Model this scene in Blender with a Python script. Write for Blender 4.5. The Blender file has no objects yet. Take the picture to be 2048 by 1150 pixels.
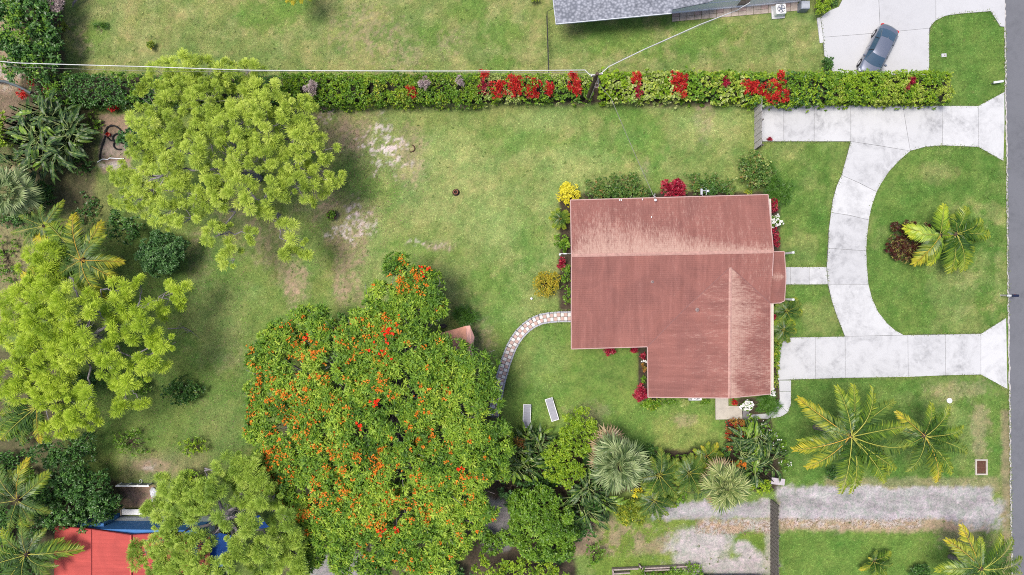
import bpy, math, random
import numpy as np
from mathutils import Vector, Matrix
random.seed(7); rng = np.random.default_rng(7)
sc = bpy.context.scene
R = math.radians
# ------------------------------------------------------------------ camera, sky, sun
H = 60.0                 # height of the drone above the ground, metres
S = 2048 / 88.0          # photo pixels per metre on the ground
cam = bpy.data.cameras.new('camera'); co = bpy.data.objects.new('camera', cam)
sc.collection.objects.link(co); sc.camera = co
co.location = (0, 0, H); cam.sensor_width = 36; cam.lens = 36 * H / 88.0; cam.clip_end = 3000
SUN_EL, SUN_AZ = 72.0, -78.0        # azimuth clockwise from +Y
w = bpy.data.worlds.new('World'); sc.world = w; w.use_nodes = True
nt = w.node_tree; bg = nt.nodes['Background']
sky = nt.nodes.new('ShaderNodeTexSky'); sky.sky_type = 'NISHITA'; sky.sun_disc = False
sky.sun_elevation = R(SUN_EL); sky.sun_rotation = R(SUN_AZ); sky.dust_density = 3.0; sky.air_density = 0.9; sky.ozone_density = 1.0
nt.links.new(sky.outputs[0], bg.inputs[0]); bg.inputs[1].default_value = 0.11
sd = bpy.data.lights.new('sun', 'SUN'); so = bpy.data.objects.new('sun', sd); sc.collection.objects.link(so)
sd.energy = 2.6; sd.angle = R(21); sd.color = (1.0, 0.95, 0.87)
dv = Vector((math.sin(R(SUN_AZ)) * math.cos(R(SUN_EL)), math.cos(R(SUN_AZ)) * math.cos(R(SUN_EL)), math.sin(R(SUN_EL))))
so.rotation_euler = dv.to_track_quat('Z', 'Y').to_euler(); so.location = (0, 0, 80)
sc.view_settings.view_transform = 'Standard'; sc.view_settings.look = 'None'
sc.view_settings.exposure = 0.66; sc.view_settings.gamma = 1.0; sc.view_settings.use_curve_mapping = False
sc.cycles.filter_width = 1.0; sc.cycles.use_denoising = False; sc.cycles.max_bounces = 6; sc.cycles.diffuse_bounces = 3; sc.cycles.transmission_bounces = 4

# ------------------------------------------------------------------ helpers
def at(px, py, z=0.0):
    """a point of the photograph at height z above the ground, in metres"""
    k = (H - z) / H
    return Vector(((px - 1024) / S * k, (575 - py) / S * k, z))
def tag(o, label=None, cat=None, group=None, kind=None):
    if label: o['label'] = label
    if cat: o['category'] = cat
    if group: o['group'] = group
    if kind: o['kind'] = kind
    return o
def link(o, parent=None):
    sc.collection.objects.link(o)
    if parent is not None: o.parent = parent
    return o
def thing(name, label, cat, loc=(0, 0, 0), group=None, rz=0):
    o = bpy.data.objects.new(name, None); o.empty_display_size = 0.3
    o.location = loc; o.rotation_euler[2] = rz
    link(o); return tag(o, label, cat, group)
def obj(name, me, parent=None, world=True):
    o = bpy.data.objects.new(name, me)
    if parent is not None and world:
        me.transform(Matrix.Translation(-Vector(parent.location)))
    return link(o, parent)
def mesh(name, V, F, mats, midx=None, smooth=False):
    me = bpy.data.meshes.new(name); me.from_pydata([tuple(v) for v in V], [], F)
    for m in (mats if isinstance(mats, (list, tuple)) else [mats]): me.materials.append(m)
    if midx: me.polygons.foreach_set('material_index', midx)
    if smooth: me.polygons.foreach_set('use_smooth', [True] * len(F))
    me.update(); return me
def quads(name, V, n_per, mat, tint=None, color=None, smooth=False):
    """fast mesh: V (N*n_per, 3) where each face has n_per own vertices"""
    V = np.asarray(V, dtype=np.float32).reshape(-1, 3); nf = len(V) // n_per
    me = bpy.data.meshes.new(name)
    me.vertices.add(len(V)); me.vertices.foreach_set('co', V.ravel())
    me.loops.add(len(V)); me.loops.foreach_set('vertex_index', np.arange(len(V), dtype=np.int32))
    me.polygons.add(nf); me.polygons.foreach_set('loop_start', np.arange(0, len(V), n_per, dtype=np.int32))
    me.update(calc_edges=True)
    if tint is not None:
        a = me.attributes.new('tint', 'FLOAT', 'FACE'); a.data.foreach_set('value', np.asarray(tint, dtype=np.float32))
    if color is not None:
        a = me.attributes.new('albedo', 'FLOAT_COLOR', 'FACE')
        a.data.foreach_set('color', np.concatenate([color, np.ones((nf, 1))], 1).astype(np.float32).ravel())
    me.materials.append(mat); return me
class MB:
    """collects boxes, tubes and discs into one mesh"""
    def __init__(s): s.V = []; s.F = []; s.M = []
    def add(s, V, F, m=0):
        b = len(s.V); s.V += [tuple(v) for v in V]; s.F += [tuple(i + b for i in f) for f in F]; s.M += [m] * len(F); return s
    def box(s, c, size, rz=0, m=0, bev=0.0, tilt=0):
        x, y, z = size[0] / 2, size[1] / 2, size[2] / 2
        if bev > 0:
            b = min(bev, x * .9, y * .9)
            ring = [(-x + b, -y), (x - b, -y), (x, -y + b), (x, y - b), (x - b, y), (-x + b, y), (-x, y - b), (-x, -y + b)]
            zz = min(bev, z)
            P = [(a * 1, q * 1, -z) for a, q in ring] + [(a, q, z - zz) for a, q in ring] + [(a * (x - b * .6) / x, q * (y - b * .6) / y, z) for a, q in ring]
            F = [tuple(range(7, -1, -1)), tuple(range(16, 24))]
            for l in (0, 8):
                for i in range(8): F.append((l + i, l + (i + 1) % 8, l + 8 + (i + 1) % 8, l + 8 + i))
        else:
            P = [(a * x, q * y, r * z) for r in (-1, 1) for a, q in ((-1, -1), (1, -1), (1, 1), (-1, 1))]
            F = [(3, 2, 1, 0), (4, 5, 6, 7), (0, 1, 5, 4), (1, 2, 6, 5), (2, 3, 7, 6), (3, 0, 4, 7)]
        ct, st = math.cos(rz), math.sin(rz); tt = math.tan(tilt)
        return s.add([(c[0] + a * ct - q * st, c[1] + a * st + q * ct, c[2] + r + a * tt) for a, q, r in P], F, m)
    def tube(s, pts, rad, n=6, m=0, cap=True):
        pts = [Vector(p) for p in pts]; L = len(pts)
        if not isinstance(rad, (list, tuple)): rad = [rad] * L
        V = []; F = []
        for i, p in enumerate(pts):
            d = (pts[min(i + 1, L - 1)] - pts[max(i - 1, 0)])
            if d.length < 1e-6: d = Vector((0, 0, 1))
            d.normalize(); u = d.cross(Vector((0, 0, 1)) if abs(d.z) < .9 else Vector((1, 0, 0))).normalized(); v = d.cross(u)
            for j in range(n):
                a = 2 * math.pi * j / n; V.append(p + (u * math.cos(a) + v * math.sin(a)) * rad[i])
        for i in range(L - 1):
            for j in range(n): F.append((i * n + j, i * n + (j + 1) % n, (i + 1) * n + (j + 1) % n, (i + 1) * n + j))
        if cap: F.append(tuple(range(n - 1, -1, -1))); F.append(tuple((L - 1) * n + j for j in range(n)))
        return s.add(V, F, m)
    def lathe(s, c, prof, n=16, m=0):
        V = []; F = []
        for r, z in prof:
            for j in range(n): a = 2 * math.pi * j / n; V.append((c[0] + r * math.cos(a), c[1] + r * math.sin(a), c[2] + z))
        for i in range(len(prof) - 1):
            for j in range(n): F.append((i * n + j, i * n + (j + 1) % n, (i + 1) * n + (j + 1) % n, (i + 1) * n + j))
        return s.add(V, F, m)
    def prism(s, poly, z0, z1, m=0):
        """poly: list of (x, y) or (x, y, ztop)"""
        a = sum(poly[i][0] * poly[(i + 1) % len(poly)][1] - poly[(i + 1) % len(poly)][0] * poly[i][1] for i in range(len(poly)))
        if a < 0: poly = poly[::-1]
        n = len(poly)
        V = [(p[0], p[1], z0) for p in poly] + [(p[0], p[1], z1) for p in poly]
        F = [tuple(range(n - 1, -1, -1)), tuple(range(n, 2 * n))] + [(i, (i + 1) % n, n + (i + 1) % n, n + i) for i in range(n)]
        return s.add(V, F, m)
    def build(s, name, mats, parent=None, world=True, smooth=False):
        me = mesh(name, s.V, s.F, mats, s.M, smooth); return obj(name, me, parent, world)

# ------------------------------------------------------------------ materials
def base_mat(name, rough=0.85, spec=0.3):
    m = bpy.data.materials.new(name); m.use_nodes = True; t = m.node_tree; b = t.nodes['Principled BSDF']
    b.inputs['Roughness'].default_value = rough; b.inputs['Specular IOR Level'].default_value = spec
    return m, t, b
def N(t, kind, **kw):
    n = t.nodes.new(kind)
    for k, v in kw.items():
        if k in n.inputs: n.inputs[k].default_value = v
        else: setattr(n, k, v)
    return n
def ramp(t, stops, fac=None):
    r = t.nodes.new('ShaderNodeValToRGB'); e = r.color_ramp.elements
    while len(e) < len(stops): e.new(0.5)
    for el, (p, c) in zip(e, stops): el.position = p; el.color = (*c, 1) if len(c) == 3 else c
    if fac is not None: t.links.new(fac, r.inputs[0])
    return r
def noise(t, scale, detail=4, rough=0.55, vec=None, dist=0.0):
    n = N(t, 'ShaderNodeTexNoise'); n.inputs['Scale'].default_value = scale; n.inputs['Detail'].default_value = detail
    n.inputs['Roughness'].default_value = rough; n.inputs['Distortion'].default_value = dist
    if vec is not None: t.links.new(vec, n.inputs['Vector'])
    return n
def mixc(t, mode, fac, a, b):
    n = t.nodes.new('ShaderNodeMix'); n.data_type = 'RGBA'; n.blend_type = mode
    for s_, v in ((0, fac), (6, a), (7, b)):
        if hasattr(v, 'is_linked') or hasattr(v, 'links'): t.links.new(v, n.inputs[s_])
        else: n.inputs[s_].default_value = v if not isinstance(v, tuple) else (*v[:3], 1)
    return n.outputs[2]
def bump(t, b, h, strength=0.4, dist=0.03):
    n = N(t, 'ShaderNodeBump'); n.inputs['Strength'].default_value = strength; n.inputs['Distance'].default_value = dist
    t.links.new(h, n.inputs['Height']); t.links.new(n.outputs[0], b.inputs['Normal'])
def coord(t, scale=None):
    c = t.nodes.new('ShaderNodeTexCoord').outputs['Object']
    if scale:
        m = N(t, 'ShaderNodeMapping'); m.inputs['Scale'].default_value = scale; t.links.new(c, m.inputs[0]); return m.outputs[0]
    return c
def wcoord(t, scale=None):
    c = t.nodes.new('ShaderNodeNewGeometry').outputs['Position']
    if scale:
        m = N(t, 'ShaderNodeMapping'); m.inputs['Scale'].default_value = scale; t.links.new(c, m.inputs[0]); return m.outputs[0]
    return c
def plain(name, col, rough=0.7, metal=0.0, var=0.12, scale=6.0, spec=0.3, coat=0.0):
    m, t, b = base_mat(name, rough, spec); b.inputs['Metallic'].default_value = metal; b.inputs['Coat Weight'].default_value = coat
    n = noise(t, scale, 4, vec=wcoord(t))
    r = ramp(t, [(0.25, tuple(c * (1 - var) for c in col)), (0.75, tuple(min(1, c * (1 + var)) for c in col))], n.outputs[0])
    t.links.new(r.outputs[0], b.inputs['Base Color']); return m
def leafmat(name, cols, rough=0.5, trans=0.28, spec=0.35):
    m, t, b = base_mat(name, rough, spec)
    a = N(t, 'ShaderNodeAttribute'); a.attribute_name = 'tint'
    r = ramp(t, [(i / (len(cols) - 1), c) for i, c in enumerate(cols)], a.outputs['Fac'])
    t.links.new(r.outputs[0], b.inputs['Base Color'])
    tr = N(t, 'ShaderNodeBsdfTranslucent'); t.links.new(r.outputs[0], tr.inputs[0])
    mx = N(t, 'ShaderNodeMixShader'); mx.inputs[0].default_value = trans * .62
    t.links.new(b.outputs[0], mx.inputs[1]); t.links.new(tr.outputs[0], mx.inputs[2])
    t.links.new(mx.outputs[0], t.nodes['Material Output'].inputs[0]); return m
def bark(name, c0, c1, sc_=8):
    m, t, b = base_mat(name, 0.95, 0.1)
    n = noise(t, sc_, 5, 0.65, vec=wcoord(t)); r = ramp(t, [(0.3, c0), (0.7, c1)], n.outputs[0])
    t.links.new(r.outputs[0], b.inputs['Base Color']); bump(t, b, n.outputs[0], 0.6, 0.03); return m
M = {}
M['bark_grey'] = bark('grey_bark', (.13, .115, .125), (.30, .27, .29))
M['bark_brown'] = bark('brown_bark', (.045, .032, .025), (.13, .095, .07))
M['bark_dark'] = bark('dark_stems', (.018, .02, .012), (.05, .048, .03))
M['palm_trunk'] = bark('palm_trunk', (.12, .10, .085), (.27, .24, .21))
L_ = leafmat
M['pine'] = L_('pine_needles', [(.07, .12, .015), (.25, .36, .04), (.46, .58, .075), (.64, .72, .15)], .6, .3)
M['pine2'] = L_('pine_needles_bright', [(.07, .13, .012), (.25, .38, .025), (.46, .60, .045), (.64, .74, .11)], .6, .3)
M['pine3'] = L_('pine_needles_olive', [(.05, .10, .015), (.19, .31, .04), (.38, .52, .07), (.56, .66, .14)], .6, .3)
M['poin'] = L_('poinciana_leaf', [(.026, .080, .008), (.11, .23, .018), (.26, .40, .030), (.48, .57, .07)], .55, .3)
M['poinfl'] = L_('poinciana_petal', [(.60, .10, .012), (.78, .24, .02), (.72, .36, .03)], .6, .25)
M['poinred'] = L_('poinciana_red_petal', [(.80, .02, .008), (.85, .06, .01)], .6, .25)
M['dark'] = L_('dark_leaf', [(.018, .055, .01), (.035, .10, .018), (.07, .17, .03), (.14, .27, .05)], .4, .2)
M['bluegreen'] = L_('bluegreen_leaf', [(.016, .058, .012), (.035, .105, .025), (.08, .18, .045), (.15, .28, .08)], .45, .2)
M['mid'] = L_('mid_leaf', [(.035, .09, .008), (.08, .18, .012), (.15, .28, .02), (.27, .40, .05)], .45, .25)
M['bright'] = L_('bright_leaf', [(.06, .13, .008), (.14, .26, .012), (.26, .39, .02), (.42, .52, .05)], .5, .28)
M['lime'] = L_('lime_leaf', [(.10, .18, .02), (.22, .31, .03), (.36, .44, .06), (.52, .56, .14)], .5, .28)
M['pale'] = L_('pale_variegated_leaf', [(.10, .17, .03), (.25, .33, .07), (.42, .48, .15), (.60, .62, .30)], .5, .25)
M['yellow'] = L_('yellow_leaf', [(.45, .42, .02), (.70, .62, .03), (.80, .72, .08)], .5, .28)
M['golden'] = L_('golden_olive_leaf', [(.10, .12, .01), (.28, .27, .02), (.48, .38, .03), (.55, .33, .04)], .5, .25)
M['yelgreen'] = L_('yellow_green_leaf', [(.05, .11, .01), (.12, .20, .02), (.26, .32, .03), (.66, .60, .05)], .5, .25)
M['red'] = L_('red_leaf', [(.14, .008, .012), (.38, .014, .016), (.58, .03, .02), (.62, .10, .07)], .4, .25)
M['crimson'] = L_('crimson_leaf', [(.06, .004, .012), (.22, .008, .025), (.42, .018, .05), (.50, .12, .14)], .4, .2)
M['croton'] = L_('croton_leaf', [(.03, .06, .01), (.10, .13, .02), (.30, .08, .03), (.45, .28, .05), (.05, .10, .02)], .45, .2)
M['bronze'] = L_('bronze_croton_leaf', [(.010, .010, .008), (.03, .014, .012), (.12, .02, .02), (.02, .025, .010), (.42, .38, .10), (.025, .015, .014)], .45, .2)
M['ixora'] = L_('ixora_leaf', [(.025, .07, .012), (.055, .12, .02), (.10, .20, .035), (.17, .20, .05), (.32, .12, .05)], .45, .2)
M['silver'] = L_('silver_palm_leaf', [(.04, .075, .02), (.12, .18, .06), (.27, .33, .14), (.48, .51, .28)], .5, .15)
M['olivefan'] = L_('olive_palm_leaf', [(.04, .075, .02), (.12, .18, .045), (.27, .32, .10), (.46, .46, .20)], .5, .15)
M['deadfrond'] = L_('dead_frond', [(.16, .11, .06), (.34, .25, .13), (.46, .36, .26)], .8, .1)
M['lilac'] = L_('dry_lilac_leaf', [(.12, .075, .07), (.33, .25, .25), (.55, .46, .45)], .6, .1)
M['white'] = L_('white_petal', [(.75, .75, .72), (.85, .85, .85)], .6, .1)
M['palm'] = L_('palm_leaflet', [(.02, .05, .008), (.055, .11, .018), (.12, .19, .03), (.24, .29, .045)], .4, .25)
M['palmmid'] = L_('olive_palm_leaflet', [(.02, .06, .008), (.07, .14, .015), (.17, .25, .025), (.36, .40, .04)], .4, .25)
M['palmyel'] = L_('yellow_palm_leaflet', [(.04, .09, .012), (.11, .17, .02), (.30, .32, .025), (.54, .44, .04)], .45, .28)
M['palmbr'] = L_('bright_palm_leaflet', [(.08, .15, .012), (.18, .29, .02), (.32, .42, .03), (.48, .50, .04)], .45, .28)
M['rachis'] = plain('palm_midrib', (.38, .38, .07), .5, scale=3)
M['rachis_o'] = plain('orange_midrib', (.58, .36, .06), .5, scale=3)
M['paddle'] = L_('paddle_leaf', [(.010, .028, .008), (.024, .060, .014), (.055, .11, .022), (.12, .19, .04)], .42, .15, .35)
M['paddlebr'] = L_('bright_paddle_leaf', [(.06, .13, .015), (.14, .25, .02), (.26, .36, .03)], .35, .25, .5)
M['midrib'] = plain('pale_midrib', (.28, .33, .12), .5, scale=3)
M['grassleaf'] = L_('strap_leaf', [(.03, .09, .01), (.07, .17, .02), (.13, .26, .03)], .45, .22)
M['edgeg'] = L_('edge_grass_blade', [(.06, .10, .02), (.10, .17, .03), (.17, .23, .05), (.26, .27, .11)], .6, .2)
M['dryleaf'] = L_('dry_leaf', [(.10, .06, .04), (.22, .14, .09), (.32, .22, .15)], .8, .05)
M['steel'] = plain('galvanised_steel', (.42, .43, .46), .45, .6, .08)
M['black'] = plain('black_rubber', (.012, .012, .014), .6)
M['blackmetal'] = plain('black_metal', (.02, .02, .022), .5)
M['whitew'] = plain('white_wall', (.80, .80, .80), .8, var=.03)
M['whitep'] = plain('white_paint', (.74, .74, .76), .5, var=.04)
M['wire'] = plain('wire_insulation', (.52, .52, .52), .5, var=.1, scale=2)
M['wiredark'] = plain('weathered_wire', (.22, .21, .19), .6, var=.35, scale=3)
M['terracotta'] = plain('terracotta', (.27, .10, .065), .8)
M['soil'] = plain('soil', (.035, .026, .02), .95, var=.4, scale=20)
M['wood'] = bark('grey_weathered_wood', (.32, .29, .29), (.60, .56, .56), 5)
M['wooddark'] = bark('dark_weathered_wood', (.07, .06, .055), (.26, .235, .215), 6)
M['glass'] = plain('window_glass', (.03, .04, .05), .08, var=.05, spec=.6)
M['plastic_red'] = plain('red_plastic', (.50, .04, .02), .45)
M['plastic_blue'] = plain('blue_tarp', (.03, .12, .42), .5, var=.25, scale=3)

def concrete(name, col, stain, sc_=0.35, amt=0.6):
    m, t, b = base_mat(name, 0.9, 0.2); v = wcoord(t)
    n1 = noise(t, sc_, 7, .68, v, .6); n2 = noise(t, 1.7, 7, .72, v, .3); n3 = noise(t, 30, 3, .6, v)
    a = ramp(t, [(.42, (0, 0, 0)), (.66, (1, 1, 1))], n1.outputs[0]); c = ramp(t, [(.36, (0, 0, 0)), (.72, (1, 1, 1))], n2.outputs[0])
    mm = N(t, 'ShaderNodeMath', operation='MULTIPLY'); t.links.new(a.outputs[0], mm.inputs[0]); t.links.new(c.outputs[0], mm.inputs[1])
    m3 = N(t, 'ShaderNodeMath', operation='MULTIPLY'); t.links.new(mm.outputs[0], m3.inputs[0]); m3.inputs[1].default_value = amt * 1.6; m3.use_clamp = True
    col1 = mixc(t, 'MIX', m3.outputs[0], col, stain)
    r3 = ramp(t, [(.3, (.90, .90, .90)), (.7, (1.06, 1.06, 1.06))], n3.outputs[0])
    col2 = mixc(t, 'MULTIPLY', 1.0, col1, r3.outputs[0])
    oi = N(t, 'ShaderNodeObjectInfo'); ro = ramp(t, [(0, (.90, .90, .91)), (1, (1.04, 1.04, 1.04))], oi.outputs['Random'])
    col3 = mixc(t, 'MULTIPLY', 1.0, col2, ro.outputs[0])
    t.links.new(col3, b.inputs['Base Color']); bump(t, b, n3.outputs[0], .15, .01); return m
M['conc'] = concrete('concrete', (.49, .49, .50), (.27, .27, .28), .45, .8)
M['conc2'] = concrete('smooth_concrete', (.45, .45, .465), (.36, .36, .37), .3, .5)
M['conctan'] = concrete('tan_concrete', (.46, .42, .36), (.30, .27, .24), .8, .6)
M['joint'] = plain('joint_dirt', (.10, .10, .10), .95, var=.4, scale=8)
M['asphalt'] = concrete('asphalt', (.155, .158, .175), (.115, .118, .132), .35, .8)

def roofmat(name, c_lo, c_hi, c_wear, course=0.14, cf=.5, uf=.5):
    """uv: u metres along the eave, v metres below the ridge; wear attribute = how worn the plane is"""
    m, t, b = base_mat(name, 0.9, 0.15)
    uv = N(t, 'ShaderNodeUVMap'); sep = N(t, 'ShaderNodeSeparateXYZ'); t.links.new(uv.outputs[0], sep.inputs[0])
    st = N(t, 'ShaderNodeMapping'); st.inputs['Scale'].default_value = (2.2, .22, 1); t.links.new(uv.outputs[0], st.inputs[0])
    streak = noise(t, 1.0, 8, .72, st.outputs[0]); 
    st2 = N(t, 'ShaderNodeMapping'); st2.inputs['Scale'].default_value = (9, 2.2, 1); t.links.new(uv.outputs[0], st2.inputs[0])
    fine = noise(t, 1.0, 6, .75, st2.outputs[0]); big = noise(t, .30, 7, .68, uv.outputs[0], .8)
    base = ramp(t, [(.30, c_lo), (.72, c_hi)], streak.outputs[0])
    bigr = ramp(t, [(.36, (.85, .87, .89)), (.52, (1, 1, 1)), (.66, (1.10, 1.08, 1.06))], big.outputs[0])
    c1 = mixc(t, 'MULTIPLY', 1.0, base.outputs[0], bigr.outputs[0])
    # courses
    mp = N(t, 'ShaderNodeMath', operation='DIVIDE'); t.links.new(sep.outputs[1], mp.inputs[0]); mp.inputs[1].default_value = course
    fr = N(t, 'ShaderNodeMath', operation='FRACT'); t.links.new(mp.outputs[0], fr.inputs[0])
    cr = ramp(t, [(0.0, (.66, .64, .64)), (.16, (.98, .98, .98)), (1, (1.05, 1.05, 1.05))], fr.outputs[0])
    c2 = mixc(t, 'MULTIPLY', cf, c1, cr.outputs[0])
    mu = N(t, 'ShaderNodeMath', operation='DIVIDE'); t.links.new(sep.outputs[0], mu.inputs[0]); mu.inputs[1].default_value = .33
    fu = N(t, 'ShaderNodeMath', operation='FRACT'); t.links.new(mu.outputs[0], fu.inputs[0])
    cu = ramp(t, [(0.0, (.80, .79, .79)), (.12, (1, 1, 1)), (1, (1.02, 1.02, 1.02))], fu.outputs[0])
    c2 = mixc(t, 'MULTIPLY', uf, c2, cu.outputs[0])
    # wear: pale lichen, strongest at the ridge
    wa = N(t, 'ShaderNodeAttribute'); wa.attribute_name = 'wear'
    fs = N(t, 'ShaderNodeMath', operation='MULTIPLY'); t.links.new(fine.outputs[0], fs.inputs[0]); fs.inputs[1].default_value = 1.9
    ad = N(t, 'ShaderNodeMath', operation='ADD'); t.links.new(fs.outputs[0], ad.inputs[0])
    ms = N(t, 'ShaderNodeMath', operation='MULTIPLY'); t.links.new(streak.outputs[0], ms.inputs[0]); ms.inputs[1].default_value = .8; 
    t.links.new(ms.outputs[0], ad.inputs[1])
    a2 = N(t, 'ShaderNodeMath', operation='ADD'); t.links.new(ad.outputs[0], a2.inputs[0]); t.links.new(wa.outputs['Fac'], a2.inputs[1])
    wr = ramp(t, [(0, (0, 0, 0)), (1, (1, 1, 1))], None)
    mr = N(t, 'ShaderNodeMapRange'); mr.inputs['From Min'].default_value = 1.58; mr.inputs['From Max'].default_value = 2.15; t.links.new(a2.outputs[0], mr.inputs[0])
    c3 = mixc(t, 'MIX', mr.outputs[0], c2, c_wear)
    sp = noise(t, 14, 3, .7, uv.outputs[0]); spr = ramp(t, [(.3, (.84, .82, .82)), (.62, (1.06, 1.06, 1.06))], sp.outputs[0])
    c4 = mixc(t, 'MULTIPLY', 1.0, c3, spr.outputs[0])
    t.links.new(c4, b.inputs['Base Color']); bump(t, b, fr.outputs[0], .5, .02); return m
M['roof'] = roofmat('red_weathered_shingles', (.200, .084, .070), (.295, .128, .108), (.43, .275, .225), .17, .32, .28)
M['roof2'] = roofmat('bright_red_metal', (.37, .066, .056), (.46, .088, .075), (.55, .14, .12), .40, 0.0, .8)
M['fascia'] = plain('pink_fascia', (.42, .27, .25), .6, var=.1)
def shingle():
    m, t, b = base_mat('grey_shingles', .9, .15); v = wcoord(t, (4.6, 6.0, 1))
    vo = N(t, 'ShaderNodeTexVoronoi'); vo.inputs['Scale'].default_value = 1.0; t.links.new(v, vo.inputs['Vector'])
    r = ramp(t, [(0.0, (.40, .41, .46)), (.45, (.25, .26, .30)), (.8, (.15, .16, .19))], vo.outputs['Distance'])
    n = noise(t, .6, 4, .6, wcoord(t)); rr = ramp(t, [(.3, (.85, .85, .85)), (.7, (1.15, 1.15, 1.15))], n.outputs[0])
    t.links.new(mixc(t, 'MULTIPLY', 1, r.outputs[0], rr.outputs[0]), b.inputs['Base Color']); bump(t, b, vo.outputs['Distance'], -.5, .03); return m
M['shingle'] = shingle()
def albedo_mat(name, fine=True):
    m, t, b = base_mat(name, .95, .08)
    a = N(t, 'ShaderNodeAttribute'); a.attribute_name = 'albedo'; src = a.outputs['Color']
    if fine:
        v = wcoord(t); n1 = noise(t, 5.5, 6, .75, v, .4); n2 = noise(t, 19, 4, .75, v); n3 = noise(t, 1.6, 5, .7, v, .8)
        r1 = ramp(t, [(.30, (.60, .64, .62)), (.5, (1, 1, 1)), (.70, (1.36, 1.28, 1.25))], n1.outputs[0])
        r2 = ramp(t, [(.30, (.68, .72, .68)), (.70, (1.32, 1.26, 1.24))], n2.outputs[0])
        r3 = ramp(t, [(.35, (.85, .95, .85)), (.65, (1.15, 1.05, 1.12))], n3.outputs[0])
        src = mixc(t, 'MULTIPLY', 1, mixc(t, 'MULTIPLY', 1, mixc(t, 'MULTIPLY', 1, src, r1.outputs[0]), r2.outputs[0]), r3.outputs[0])
        bump(t, b, n1.outputs[0], .7, .08)
    t.links.new(src, b.inputs['Base Color']); return m
M['ground'] = albedo_mat('lawn_and_soil'); M['blade'] = albedo_mat('grass_blade', False)

# ------------------------------------------------------------------ value noise in numpy
def vnoise(shape_xy, X, Y, scale, seed, octaves=4, pers=.55):
    out = np.zeros_like(X); amp = 1; tot = 0; r = np.random.default_rng(seed)
    for o in range(octaves):
        n = 256; g = r.random((n, n)); u = X * scale; v = Y * scale
        i = np.floor(u).astype(int); j = np.floor(v).astype(int); fu = u - i; fv = v - j
        fu = fu * fu * (3 - 2 * fu); fv = fv * fv * (3 - 2 * fv)
        a = g[i % n, j % n]; b_ = g[(i + 1) % n, j % n]; c = g[i % n, (j + 1) % n]; d = g[(i + 1) % n, (j + 1) % n]
        out += amp * ((a * (1 - fu) + b_ * fu) * (1 - fv) + (c * (1 - fu) + d * fu) * fv); tot += amp; amp *= pers; scale *= 2.03
    return out / tot
def sstep(a, b, x): t = np.clip((x - a) / (b - a), 0, 1); return t * t * (3 - 2 * t)

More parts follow.
